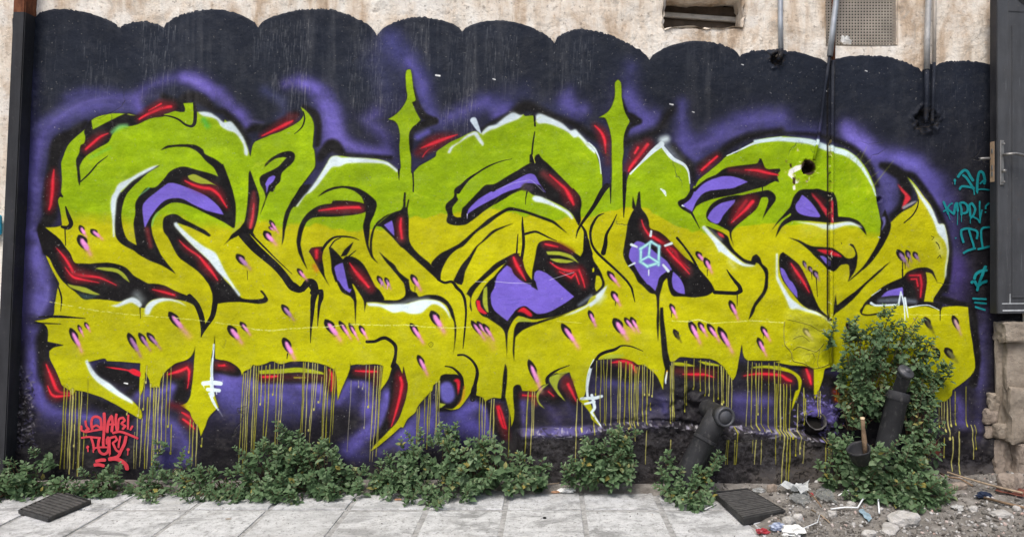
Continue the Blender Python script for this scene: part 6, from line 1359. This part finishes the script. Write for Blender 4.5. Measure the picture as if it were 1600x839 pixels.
pier_block("stone", 1573, 1700, 684, 752, -.13, .0, 5, M_RUB_D, .02)
pier_block("stone", 1541, 1560, 612, 640, -.05, .0, 6, M_PIER, .014)
pier_block("stone", 1534, 1552, 638, 662, -.05, .0, 7, M_RUB_D, .012)
pier_block("stone", 1546, 1569, 658, 682, -.09, .0, 8, M_PIER, .012)
pier_block("brick", 1534, 1550, 664, 682, -.04, .0, 9, M_RUB_D, .010)
pier_block("stone", 1650, 1900, 505, 700, -.14, .0, 10, M_PIER, .03)
pier_block("stone", 1640, 1900, 690, 790, -.17, .0, 11, M_PIER, .03)
pier_block("stone", 1548, 1576, 686, 750, -.06, .0, 12, M_RUB_D, .03)

# ---------------------------------------------------------------- drain pipes
dp = empty("drain_pipe", gnd(1072, 752), "leaning black drain pipe with a capped elbow coming out of the crumpled wall foot", "pipe")
J = at(1121, 650, -.20)
top_cap = at(1133, 651, -.29); root = at(1104, 637, -.05); foot = at(1073, 739, -.25)
foot = J + (foot - J) * ((J.z + .03) / (J.z - foot.z))
bm = bmesh.new()
ax = (top_cap - root).normalized()
L_ = (top_cap - root).length
bm_lathe(bm, [(-.03, .0), (-.028, .03), (-.012, .050), (.01, .056), (L_ - .06, .056), (L_ - .058, .059), (L_, .059)], root, ax, 26); from_bm("elbow", bm, M_PVC, dp)
bm = bmesh.new(); bm_lathe(bm, [(L_ + .002, .0), (L_ + .002, .046), (L_ + .014, .048), (L_ + .014, .060), (L_ - .03, .062), (L_ - .03, .058)], root, ax, 28); bm_lathe(bm, [(L_ + .003, .047), (L_ + .003, .040), (L_ + .012, .036), (L_ + .012, 0)], root, ax, 24); from_bm("screw_cap", bm, M_CAP, dp)
dax = (foot - J).normalized(); dl = (foot - J).length
bm = bmesh.new(); bm_lathe(bm, [(-.07, .0), (-.065, .030), (-.045, .055), (-.01, .068), (.05, .071), (.16, .071), (.163, .067), (dl, .067)], J, dax, 26); from_bm("down_pipe", bm, M_PVC, dp)
bm = bmesh.new(); bm_lathe(bm, [(.155, .0735), (.172, .0735), (.176, .0715), (.152, .0715), (.155, .0735)], J, dax, 26); from_bm("socket_ring", bm, M_PVC, dp)

dq = empty("drain_pipe", gnd(1385, 745), "fat black drain pipe with a knobbed cap wrapped in the tall weeds", "pipe")
T = at(1404, 612, -.20); B = at(1378, 728, -.24); B.z = max(B.z, -.02)
ax = (B - T).normalized(); dl = (B - T).length
bm = bmesh.new(); bm_lathe(bm, [(-.002, .040), (0, .066), (.01, .071), (.05, .072), (.058, .067), (.06, .0645), (dl, .064)], T, ax, 28); from_bm("down_pipe", bm, M_PVC, dq)
C_ = at(1416, 580, -.29)
nd = (C_ - T).normalized(); nl = (C_ - T).length
bm = bmesh.new(); bm_lathe(bm, [(-.03, .040), (nl - .02, .040)], T, nd, 20); from_bm("neck", bm, M_PVC, dq)
cd = Vector((.30, -.62, .72)).normalized()
bm = bmesh.new(); bm_lathe(bm, [(-.045, .036), (-.02, .038), (-.02, .048), (-.002, .050), (.006, .047), (.006, .018), (.012, .016), (.022, .013), (.024, 0)], C_, cd, 26); from_bm("screw_cap", bm, M_CAP, dq)

st = empty("pipe_stub", wp(1271, 668, -.03), "open broken pipe stub sticking out of the wall right of the yellow drips", "pipe")
so, sd = wp(1272, 668, .055), Vector((.02, -.8, .5)).normalized()
bm = bmesh.new(); bm_lathe(bm, [(0, .060), (.11, .066), (.105, .066), (.110, .065), (.110, .059), (.105, .057), (0, .054)], so, sd, 28)
bm_rough(bm, [v for v in bm.verts if (v.co - so).dot(sd) > .10], .010, 30, 5); from_bm("pipe_wall", bm, M_STUB, st)
bm = bmesh.new(); bm_lathe(bm, [(.05, .055), (.05, 0)], so, sd, 24); from_bm("dark_bore", bm, M_DARK, st)

bp = empty("broken_pot", at(1345, 720, -.46), "broken black plastic pot tipped among the weeds under the drain pipe", "pot")
bo, bd = at(1346, 722, -.46), Vector((-.28, -.30, .9)).normalized()
bm = bmesh.new(); bm_lathe(bm, [(0, 0), (0, .050), (.085, .064), (.09, .069), (.098, .068), (.098, .062), (.085, .058), (.02, .046), (.02, 0)], bo, bd, 24)
bm_rough(bm, bm.verts, .012, 16, 3); from_bm("pot_wall", bm, M_PVC, bp)
sk = empty("cut_branch", at(1351, 712, -.45), "short cut branch standing in the broken black pot", "stick")
bm = bmesh.new(); bm_tube(bm, [at(1352, 712, -.45), at(1351, 690, -.45), at(1348.5, 668, -.45), at(1347.5, 654, -.45)], [.0135, .0145, .0135, .0125], 10); bm_rough(bm, bm.verts, .004, 40, 2); from_bm("bark", bm, M_BRANCH, sk)
bm = bmesh.new(); bm_lathe(bm, [(0, .0128), (.010, .0125), (.012, 0)], at(1347.5, 654.5, -.45), Vector((-.02, -.05, 1)), 10); from_bm("cut_end", bm, M_CUT, sk)

# ---------------------------------------------------------------- black ribbed trays
def tray(corners, h, nrib, label, lift):
    """corners on the ground: front-left, front-right, back-right, back-left; ribs run front edge to back edge"""
    c = [Vector((p.x, p.y, 0)) for p in corners]
    o = (c[0] + c[1] + c[2] + c[3]) / 4
    e = empty("ribbed_tray", (o.x, o.y, lift), label, "tray", "black plastic trays on the ground")
    up = Vector((0, 0, 1))
    def P(s, t, z): return c[0].lerp(c[1], s).lerp(c[3].lerp(c[2], s), t) + up * (z + lift)
    def blk(bm, s0, s1, t0, t1, z0, z1, bev=.003):
        q = [P(s0, t0, z0), P(s1, t0, z0), P(s1, t1, z0), P(s0, t1, z0), P(s0, t0, z1), P(s1, t0, z1), P(s1, t1, z1), P(s0, t1, z1)]
        v = [bm.verts.new(p) for p in q]
        fs = [bm.faces.new([v[i] for i in f]) for f in ((0, 3, 2, 1), (4, 5, 6, 7), (0, 1, 5, 4), (1, 2, 6, 5), (2, 3, 7, 6), (3, 0, 4, 7))]
        if bev: bmesh.ops.bevel(bm, geom=list({x for f in fs for x in f.edges}), offset=bev, segments=1, affect='EDGES')
    bm = bmesh.new(); blk(bm, 0.01, .99, 0.01, .99, .004, h * .5); from_bm("tray_body", bm, M_TRAY, e)
    bm = bmesh.new(); blk(bm, 0, 1, 0, .03, 0, h); blk(bm, 0, 1, .97, 1, 0, h); blk(bm, 0, .025, .031, .969, 0, h * .995); blk(bm, .975, 1, .031, .969, 0, h * .995); from_bm("rim", bm, M_TRAY, e)
    me0 = None
    for i in range(nrib):
        t = .055 + .89 * (i + .5) / nrib
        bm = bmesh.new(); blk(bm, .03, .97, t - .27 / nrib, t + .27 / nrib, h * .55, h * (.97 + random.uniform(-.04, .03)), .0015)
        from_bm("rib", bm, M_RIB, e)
    return e
tray([gnd(75, 817), gnd(28, 803), gnd(95, 773), gnd(143, 788)], .024, 9, "ribbed black plastic tray lying at the left end of the pavement", .004)
tray([gnd(1161, 822), gnd(1228, 808), gnd(1168, 772), gnd(1115, 778)], .036, 15, "ribbed black plastic tray lying on the rubble below the drain pipe", .006)
# ---------------------------------------------------------------- weeds
LEAF_V = np.array([(0, 0, 0), (-.20, .18, .02), (.20, .18, .02), (0, .22, -.03), (-.30, .48, .03), (.30, .48, .03), (0, .52, -.03), (-.17, .78, .0), (.17, .78, .0), (0, .80, -.04), (0, 1.06, -.10)], np.float32)
LEAF_F = np.array([(0, 3, 1), (0, 2, 3), (1, 3, 6), (1, 6, 4), (3, 2, 5), (3, 5, 6), (4, 6, 9), (4, 9, 7), (6, 5, 8), (6, 8, 9), (7, 9, 10), (9, 8, 10)], np.int32)
def leaves(pos, fwd, nrm, size, wid, tone, mat, parent, name="foliage"):
    f = fwd / (np.linalg.norm(fwd, axis=1, keepdims=True) + 1e-9)
    s = np.cross(f, nrm); s /= np.linalg.norm(s, axis=1, keepdims=True) + 1e-9
    n = np.cross(s, f)
    curl = nrg.uniform(.5, 2.6, len(pos))[:, None]
    V = (pos[:, None] + (LEAF_V[None, :, 0:1] * (size * wid)[:, None, None]) * s[:, None] + (LEAF_V[None, :, 1:2] * size[:, None, None]) * f[:, None]
         + (LEAF_V[None, :, 2] * size[:, None] * curl)[..., None] * n[:, None])
    k = len(LEAF_V)
    F = LEAF_F[None] + (np.arange(len(pos)) * k)[:, None, None]
    T = np.repeat(np.clip(tone, 0, 1), k)
    o = from_np(name, V.reshape(-1, 3), F.reshape(-1, 3), mat, parent, False, T)
    o['kind'] = 'stuff'
    return o
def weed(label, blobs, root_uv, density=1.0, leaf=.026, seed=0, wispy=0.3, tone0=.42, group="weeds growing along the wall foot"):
    """blobs: (u, v, ru, rv, y, ry) in wall marks; metres for y, ry"""
    r = np.random.default_rng(900 + seed)
    base = gnd(*root_uv); base.z = 0
    e = empty("weed_clump", base, label, "weed", group)
    P_, A_ = [], []
    stems = bmesh.new()
    T_ = []; SH = []
    for (u, v, ru, rv, y, ry, *tn) in blobs:
        c = np.array(at(u, v, y)); k = (CAM_D + y) / FPX
        ax = np.array((ru * k, ry, rv * k))
        vis = ru * rv * k * k * 3.14
        leaf_ = leaf * 1.5; n = int(vis * 1350 * density * (.026 / leaf_) ** 2)
        d = r.normal(size=(n, 3)); d /= np.linalg.norm(d, axis=1, keepdims=True)
        d[:, 1] = -np.abs(d[:, 1]) * np.where(r.random(n) < .82, 1, -1)
        rad = (.45 + .55 * r.random(n) ** .45) * (1 + wispy * r.normal(size=n) * .42)
        p = c + d * ax * rad[:, None]
        p[:, 2] = np.maximum(p[:, 2], .012 + r.random(n) * .02)
        p[:, 1] = np.minimum(p[:, 1], -relief(p[:, 0], p[:, 2]) - .02)
        a = d / ax * ax.mean() * .6 + np.array((0, -.25, .85)) + r.normal(size=(n, 3)) * .35
        P_.append(p); A_.append(a); T_.append(np.full(n, tn[0] if tn else tone0))
        for _ in range(int(1.6 + ru * .08)):
            th = r.uniform(-1.25, 1.25); SH.append((c + ax * np.array((math.sin(th) * .85, -.5 * r.random(), math.cos(th) * .8)), np.array((math.sin(th) * .7 + r.normal() * .25, -.25, 1.0 + .2 * r.normal())), r.uniform(.035, .105)))
        for i in range(0, n, max(1, n // 26)):
            q0 = Vector((c[0] + (p[i, 0] - c[0]) * .35, min(c[1] * .6, -.03), max(-.01, c[2] - ax[2] * .95))); q2 = Vector(p[i]); qm = q0.lerp(q2, .55) + Vector((0, -.01, .02))
            bm_tube(stems, [q0, qm, q2], [.0032, .0026, .0014], 4, False)
    p = np.concatenate(P_); a = np.concatenate(A_); a /= np.linalg.norm(a, axis=1, keepdims=True)
    n = len(p); K_ = 6; tt = np.concatenate(T_)
    t1 = np.cross(a, np.array((.3, .9, .1))); t1 /= np.linalg.norm(t1, axis=1, keepdims=True); t2 = np.cross(a, t1)
    LP, LF, LN, LS, LT = [], [], [], [], []
    ph = r.random(n) * 6.28; stone_t = r.normal(size=n) * .17
    for j in range(K_):
        ang = ph + j * 2.4 + r.normal(size=n) * .25
        rd = t1 * np.cos(ang)[:, None] + t2 * np.sin(ang)[:, None]
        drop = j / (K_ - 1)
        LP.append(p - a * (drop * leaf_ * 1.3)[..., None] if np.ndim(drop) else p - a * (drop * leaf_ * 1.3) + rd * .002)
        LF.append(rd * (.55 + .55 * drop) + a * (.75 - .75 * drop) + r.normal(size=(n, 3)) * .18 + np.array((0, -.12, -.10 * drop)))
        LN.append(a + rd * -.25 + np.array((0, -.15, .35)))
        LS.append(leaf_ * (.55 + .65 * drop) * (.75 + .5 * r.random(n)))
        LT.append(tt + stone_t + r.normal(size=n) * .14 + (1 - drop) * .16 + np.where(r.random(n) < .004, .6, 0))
    # single shoots that stand clear of the mass, some bare and dry
    for (q, dv, L) in SH:
        dv = dv / np.linalg.norm(dv); q = q.copy(); m = int(L / .016) + 2; dry = r.random() < .03; pts = []
        bend = r.normal(size=3) * .10 + np.array((0, -.03, -.05))
        for k in range(m):
            t = k / (m - 1); w = q + dv * L * t + bend * L * t * t * 1.6
            w[1] = min(w[1], -.03); w[2] = max(w[2], .015); pts.append(Vector(w))
            if dry and r.random() < .6: continue
            side = np.cross(dv, np.array((math.cos(k * 1.57), math.sin(k * 1.57), .2))); side /= np.linalg.norm(side) + 1e-9
            for sg in (-1, 1):
                LP.append(w[None]); LF.append((side * sg + dv * (.35 + .6 * t) + r.normal(size=3) * .15)[None]); LN.append((dv + np.array((0, -.35, .2)))[None])
                LS.append(np.array([leaf_ * (1.05 - .6 * t) * r.uniform(.8, 1.2)])); LT.append(np.array([.98 if dry else tone0 + .12 + r.normal() * .14]))
        bm_tube(stems, pts, [.0022 - .0012 * k / (m - 1) for k in range(m)], 4, False)
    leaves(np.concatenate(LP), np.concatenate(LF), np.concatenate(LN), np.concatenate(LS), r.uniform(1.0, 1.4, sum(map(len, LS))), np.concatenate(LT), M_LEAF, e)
    from_bm("stem", stems, M_STEM, e)['kind'] = 'stuff'
    return e
weed("leafy green weed clump behind the left tray with one taller sprig", [(118, 770, 20, 16, -.2, .1), (20, 752, 48, 38, -.20, .14), (62, 760, 36, 36, -.17, .12), (72, 716, 16, 14, -.10, .05), (5, 770, 40, 24, -.32, .12), (92, 768, 16, 16, -.22, .08)], (40, 785), 1.0, .028, 1)
weed("small weed clump between the left tray and the red tag", [(150, 758, 26, 22, -.20, .10), (172, 764, 20, 18, -.22, .10), (138, 770, 18, 12, -.28, .08), (180, 748, 10, 10, -.15, .05)], (155, 778), 1.0, .026, 2)
weed("low straggling weeds below the second leg of drips with a thin climbing sprig", [(206, 766, 26, 16, -.18, .08), (250, 762, 32, 20, -.20, .10), (295, 756, 36, 26, -.18, .12), (340, 758, 34, 24, -.20, .12), (376, 760, 28, 26, -.22, .12), (320, 776, 26, 10, -.32, .08), (238, 782, 12, 7, -.36, .05), (360, 784, 16, 7, -.38, .05), (292, 782, 9, 6, -.36, .04), (262, 737, 14, 9, -.08, .04), (250, 702, 9, 10, -.05, .03), (283, 728, 14, 10, -.08, .04)], (300, 776), .85, .024, 3, .5)
weed("large dense weed clump under the long row of drips", [(420, 735, 44, 42, -.20, .14), (455, 720, 34, 40, -.17, .12), (500, 735, 46, 36, -.20, .14), (545, 750, 26, 26, -.17, .10), (452, 682, 15, 12, -.10, .05), (478, 702, 22, 16, -.12, .06), (522, 706, 14, 12, -.10, .05), (410, 764, 46, 20, -.30, .12), (480, 762, 40, 16, -.28, .10), (456, 784, 14, 9, -.40, .05), (432, 778, 12, 8, -.38, .05), (520, 774, 18, 9, -.34, .06), (556, 766, 12, 9, -.28, .05)], (460, 786), 1.1, .028, 4)
weed("pale weed clump with a drooping dry sprig left of the pavement's middle", [(600, 742, 32, 22, -.18, .10), (640, 735, 34, 34, -.20, .12), (632, 708, 16, 14, -.12, .06), (650, 698, 9, 14, -.10, .04), (625, 758, 36, 18, -.28, .10), (668, 779, 18, 9, -.40, .06), (674, 791, 9, 6, -.46, .04), (640, 782, 12, 7, -.40, .05), (590, 758, 16, 12, -.2, .06)], (630, 780), 1.05, .026, 5, .4, .48)
weed("broad bright weed clump around the crumpled white paper", [(690, 720, 28, 36, -.19, .12), (735, 722, 40, 36, -.21, .13), (775, 722, 36, 36, -.20, .12), (820, 738, 38, 26, -.20, .12), (690, 682, 13, 11, -.10, .05), (712, 680, 9, 11, -.10, .04), (738, 752, 34, 18, -.30, .10), (690, 764, 28, 16, -.32, .10), (722, 776, 12, 7, -.38, .05), (800, 760, 18, 10, -.28, .06), (845, 748, 16, 16, -.18, .08)], (750, 775), 1.15, .027, 6, .3, .52)
weed("weed clump growing out of the wall foot left of the leaning pipe", [(950, 708, 40, 34, -.19, .10), (975, 690, 24, 22, -.16, .07), (930, 725, 36, 28, -.22, .11), (900, 745, 22, 14, -.22, .08), (965, 735, 28, 22, -.24, .10), (890, 742, 10, 8, -.2, .05)], (940, 768), 1.15, .026, 7, .3, .46)
weed("weed clump at the foot of the leaning capped drain pipe", [(1048, 752, 22, 24, -.30, .09), (1100, 752, 18, 24, -.30, .09), (1072, 772, 40, 20, -.40, .12), (1046, 722, 9, 14, -.28, .04), (1085, 790, 14, 12, -.48, .06), (1112, 728, 7, 10, -.25, .04)], (1070, 796), 1.15, .026, 8, .35, .46)
weed("tall bushy weeds swallowing the knobbed drain pipe", [(1345, 555, 38, 44, -.14, .11), (1390, 545, 46, 44, -.13, .10), (1380, 512, 22, 20, -.10, .07), (1335, 520, 16, 20, -.09, .05), (1430, 565, 34, 34, -.12, .09), (1360, 600, 44, 34, -.16, .11), (1418, 522, 9, 10, -.08, .04), (1460, 585, 18, 14, -.08, .05), (1340, 640, 26, 36, -.13, .09), (1362, 622, 26, 30, -.14, .08), (1430, 640, 28, 46, -.13, .09), (1440, 690, 24, 40, -.16, .10), (1438, 610, 20, 26, -.12, .07), (1318, 588, 14, 20, -.09, .05), (1322, 618, 16, 20, -.08, .05, .93), (1335, 636, 10, 12, -.1, .04, .95), (1475, 590, 10, 8, -.07, .03), (1300, 530, 9, 12, -.07, .04)], (1390, 752), .95, .026, 9, .55, .44)
weed("spreading weeds at the foot of the knobbed drain pipe above the rubble", [(1330, 725, 36, 36, -.30, .13), (1375, 735, 44, 36, -.36, .14), (1425, 735, 38, 44, -.34, .14), (1310, 705, 18, 20, -.2, .08), (1355, 765, 48, 24, -.42, .12), (1420, 775, 46, 28, -.46, .14), (1455, 785, 26, 20, -.46, .10), (1290, 745, 20, 18, -.26, .08), (1475, 770, 18, 12, -.40, .07), (1440, 808, 20, 12, -.58, .08), (1376, 712, 18, 16, -.50, .05)], (1390, 800), 1.15, .028, 10, .35, .46)
# ---------------------------------------------------------------- litter
def crumple(name, u, v, size, seed, mat, label, cat, amp=.5, lift=None, rot=0.0, sub=3, flat=.6):
    p = on_earth(u, v) if u > 1120 or v < 775 else gnd(u, v)
    bm = bmesh.new(); bmesh.ops.create_icosphere(bm, subdivisions=sub, radius=.5)
    for w in bm.verts:
        q = w.co * 2.2 + Vector((seed * 3.3, seed, seed * 1.7))
        a = 1 - abs(noise.noise(q)) * amp * 1.6 + noise.noise(q * 2.6) * amp * .5 + noise.noise(q * 6.1) * amp * .3
        w.co = Vector((w.co.x * size[0] * a, w.co.y * size[1] * a, w.co.z * size[2] * a * (1 if w.co.z > 0 else flat)))
    bmesh.ops.rotate(bm, verts=bm.verts, cent=(0, 0, 0), matrix=Matrix.Rotation(rot, 3, 'Z'))
    o = from_bm(name, bm, mat); o.location = (p.x, p.y, max(p.z, 0) + (size[2] * .28 if lift is None else lift))
    return tag(o, label, cat)
def sheet(name, pts, mat, label, cat, lift=.012, amp=.012, seed=0, thick=.0015, n=9):
    """creased sheet spanned by four ground marks"""
    c = [on_earth(*q) for q in pts]
    bm = bmesh.new(); g = [[None] * (n + 1) for _ in range(n + 1)]
    o_ = (c[0] + c[1] + c[2] + c[3]) / 4
    for i in range(n + 1):
        for j in range(n + 1):
            s, t = i / n, j / n
            p = c[0].lerp(c[1], s).lerp(c[3].lerp(c[2], s), t)
            q = p * 16 + Vector((seed * 4.1, 0, seed))
            z = abs(noise.noise(q)) * amp * 2.4 + noise.noise(q * 2.2) * amp
            e = Vector((noise.noise(q * 1.3 + Vector((5, 5, 5))), noise.noise(q * 1.3 + Vector((9, 1, 5))), 0)) * .014
            g[i][j] = bm.verts.new(p + e + Vector((0, 0, lift + z)) - o_)
    for i in range(n):
        for j in range(n): bm.faces.new((g[i][j], g[i + 1][j], g[i + 1][j + 1], g[i][j + 1]))
    r = bmesh.ops.solidify(bm, geom=bm.faces[:], thickness=thick)
    o = from_bm(name, bm, mat); o.location = o_
    return tag(o, label, cat)
def stick(name, pts, r, mat, label, cat, lift=.008):
    c = [on_earth(*q[:2]) + Vector((0, 0, lift + (q[2] if len(q) > 2 else 0))) for q in pts]
    o_ = c[0].copy()
    bm = bmesh.new(); bm_tube(bm, [p - o_ for p in c], r, 8); o = from_bm(name, bm, mat); o.location = o_
    return tag(o, label, cat)
def rock(u, v, size, seed, mat, label, rot=0):
    me = stone_mesh("rock", size, seed, 3, .2); me.materials.append(mat)
    p = on_earth(u, v); o = bpy.data.objects.new("rock", me); col.objects.link(o); o.location = (p.x, p.y, max(p.z, 0) + size[2] * .22); o.rotation_euler = (0, 0, rot)
    return tag(o, label, "rock", "loose rocks on the rubble")

crumple("crumpled_paper", 745, 762, (.085, .07, .07), 1, M_WHITEP, "crumpled white paper ball at the edge of the broad weed clump", "paper")
crumple("crumpled_paper", 886, 769, (.12, .06, .045), 2, M_WHITEP, "flattened white paper scrap on the pavement between two weed clumps", "paper")
crumple("crumpled_tissue", 1020, 752, (.085, .06, .08), 3, M_WHITEP, "dirty white tissue caught beside the leaning pipe's weeds", "tissue", .7)
crumple("tile_shard", 868, 770, (.06, .03, .02), 4, M_BUTT, "small rusty brown scrap left of the flattened white paper", "scrap")
stick("white_rod", [(1101, 797), (1119, 789)], .004, M_WHITEP, "thin white stick lying beside the right tray", "stick", .006)
stick("white_rod", [(221, 783), (244, 777)], .0035, M_WHITEP, "thin white stick on the pavement edge left of the large weeds", "stick", .006)
stick("dry_twig", [(952, 759), (960, 753, .01), (985, 752), (1006, 752)], .0035, M_TWIG, "pale bent twig lying in front of the weeds left of the leaning pipe", "twig")
stick("dry_twig", [(838, 763), (858, 758), (874, 756)], .003, M_TWIG, "thin dry twig beside the rusty scrap on the pavement edge", "twig")
stick("dry_twig", [(535, 748, .05), (545, 742, .09), (556, 746, .07), (562, 752, .03)], .003, M_TWIG, "drooping dry stalk hanging from the large dense weed clump", "twig")
crumple("bottle_cap", 851, 810, (.022, .022, .014), 6, M_DARK, "black bottle cap lying on the pavement", "cap", .1, .004)
crumple("dry_leaf", 357, 811, (.038, .02, .008), 7, M_PIER, "dry grey leaf lying on the pavement at the left", "leaf", .3, .003)
crumple("dry_leaf", 622, 781, (.05, .02, .012), 8, M_BUTT, "brown leaf lying on the pavement below the pale weeds", "leaf", .4, .004)
crumple("cigarette_butt", 108, 768, (.03, .015, .012), 9, M_BUTT, "orange cigarette butt behind the left tray", "cigarette butt", .1, .02)
sheet("plastic_sheet", [(1214, 772), (1262, 778), (1264, 762), (1228, 768)], M_WHITEPL, "crumpled white plastic sheet on the rubble left of the spreading weeds", "plastic sheet", .02, .026, 1)
sheet("plastic_sheet", [(1232, 786), (1258, 796), (1270, 776), (1240, 772)], M_CLEAR, "pale clear plastic scrap below the crumpled white sheet", "plastic sheet", .012, .012, 7)
sheet("clear_plastic", [(1272, 782), (1308, 792), (1296, 762), (1288, 758)], M_CLEAR, "dirty clear plastic shard leaning by the weeds", "plastic shard", .02, .012, 2)
sheet("label_strip", [(1341, 800), (1356, 818), (1364, 815), (1350, 799)], M_PALEBLUE, "pale blue torn label lying on the rubble", "label", .014, .004, 3)
stick("plastic_strap", [(1298, 797), (1320, 797, .01), (1340, 799, .015), (1348, 790, .03), (1349, 783, .035)], .0045, M_WHITEPL, "white plastic strap bending up in front of the weeds", "strap")
stick("plastic_strap", [(1310, 781, .02), (1325, 776, .03), (1345, 777, .03)], .004, M_WHITEPL, "upper white plastic strap arching over the rubble", "strap")
stick("plastic_strap", [(1361, 779, .04), (1372, 788, .03), (1374, 806, .01)], .0045, M_WHITEPL, "short white plastic strap standing in the weeds' edge", "strap")
stick("white_wire", [(1226, 838), (1258, 826), (1277, 818), (1281, 805)], .0028, M_WHITEPL, "thin white wire looping over the paper cup", "wire")
crumple("paper_cup", 1240, 836, (.15, .10, .07), 11, M_WHITEP, "squashed white paper cup at the bottom edge of the rubble", "cup", .8)
crumple("snack_wrapper", 1214, 829, (.10, .06, .06), 12, M_BLUEP, "crumpled blue snack wrapper next to the right tray", "wrapper", .6)
crumple("snack_wrapper", 1192, 834, (.075, .05, .045), 13, M_REDP, "crumpled red snack wrapper in front of the right tray", "wrapper", .6)
crumple("snack_wrapper", 1268, 775, (.03, .02, .03), 14, M_REDP, "small red wrapper scrap beside the crumpled white sheet", "wrapper", .5)
crumple("cloth_rag", 1537, 778, (.11, .05, .05), 15, M_NAVY, "dark blue rag on the rubble near the stone pier", "rag", .5)
crumple("plastic_lump", 1186, 770, (.085, .05, .045), 16, M_CLEAR, "white plastic lump behind the right tray", "plastic", .5)
sheet("white_scrap", [(1486, 796), (1502, 800), (1504, 792), (1492, 789)], M_WHITEP, "white scrap half buried right of the spreading weeds", "scrap", .006, .006, 9)
rock(1414, 819, (.17, .11, .10), 21, M_RUB_L, "large pale flat rock in front of the spreading weeds", .2)
rock(1330, 793, (.06, .05, .05), 22, M_RUB_L, "round pale rock under the white straps", .4)
rock(1300, 806, (.055, .05, .045), 23, M_RUB_L, "small pale rock beside the white strap's end", 1.2)
rock(1232, 819, (.085, .06, .06), 24, M_RUB_L, "pale rock right of the blue wrapper", .8)
rock(1246, 812, (.055, .05, .05), 25, M_RUB_L, "small pale rock above the squashed cup", .3)
rock(1579, 766, (.17, .12, .15), 26, M_RUB_D, "tan rock standing at the foot of the stone pier", .5)
rock(1521, 798, (.055, .045, .04), 27, M_RUB_L, "small white rock right of the buried scrap", .3)
rock(1591, 797, (.07, .045, .045), 28, M_RUB_L, "white rock near the photo's right edge", .3)
rock(1496, 764, (.12, .07, .06), 29, M_RUB_D, "brown rock under the long thin stick", .3)
rock(1358, 838, (.075, .06, .05), 30, M_RUB_L, "pale rock at the bottom edge below the torn label", .5)
rock(1390, 829, (.16, .09, .04), 31, M_RUB_L, "grey slab of rubble left of the large pale rock", 1.0)
rock(1563, 806, (.12, .09, .04), 32, M_RUB_L, "low flat rock in the rubble near the stone pier", .2)
rock(1206, 766, (.07, .05, .055), 33, M_RUB_D, "grey rock between the right tray and the white sheet", .2)
stick("long_stick", [(1480, 752, .05), (1510, 759, .04), (1560, 771, .03), (1598, 780, .03)], .006, M_TWIG, "long thin pale stick lying over the rubble to the stone pier", "stick")
stick("long_stick", [(1538, 782, .01), (1570, 791, .012), (1604, 800, .015)], .0075, M_BRANCH, "darker stick lying right of the blue rag", "stick")
stick("long_stick", [(1470, 749, .03), (1484, 760, .05), (1500, 762, .05), (1520, 766, .02)], .006, M_BRANCH, "crooked dark stick beside the brown rock", "stick")
stick("dry_twig", [(1262, 777, .03), (1275, 790, .03), (1284, 797, .01)], .004, M_BRANCH, "dark twig below the crumpled white sheet", "twig")
stick("dry_twig", [(1268, 798), (1285, 808), (1296, 818)], .0035, M_TWIG, "pale twig beside the clear plastic shard", "twig")
sheet("broken_tile", [(1556, 772), (1600, 782), (1606, 772), (1566, 762)], M_BRICKP, "red broken tile lying against the stone pier", "tile", .02, .004, 5, .014, 4)
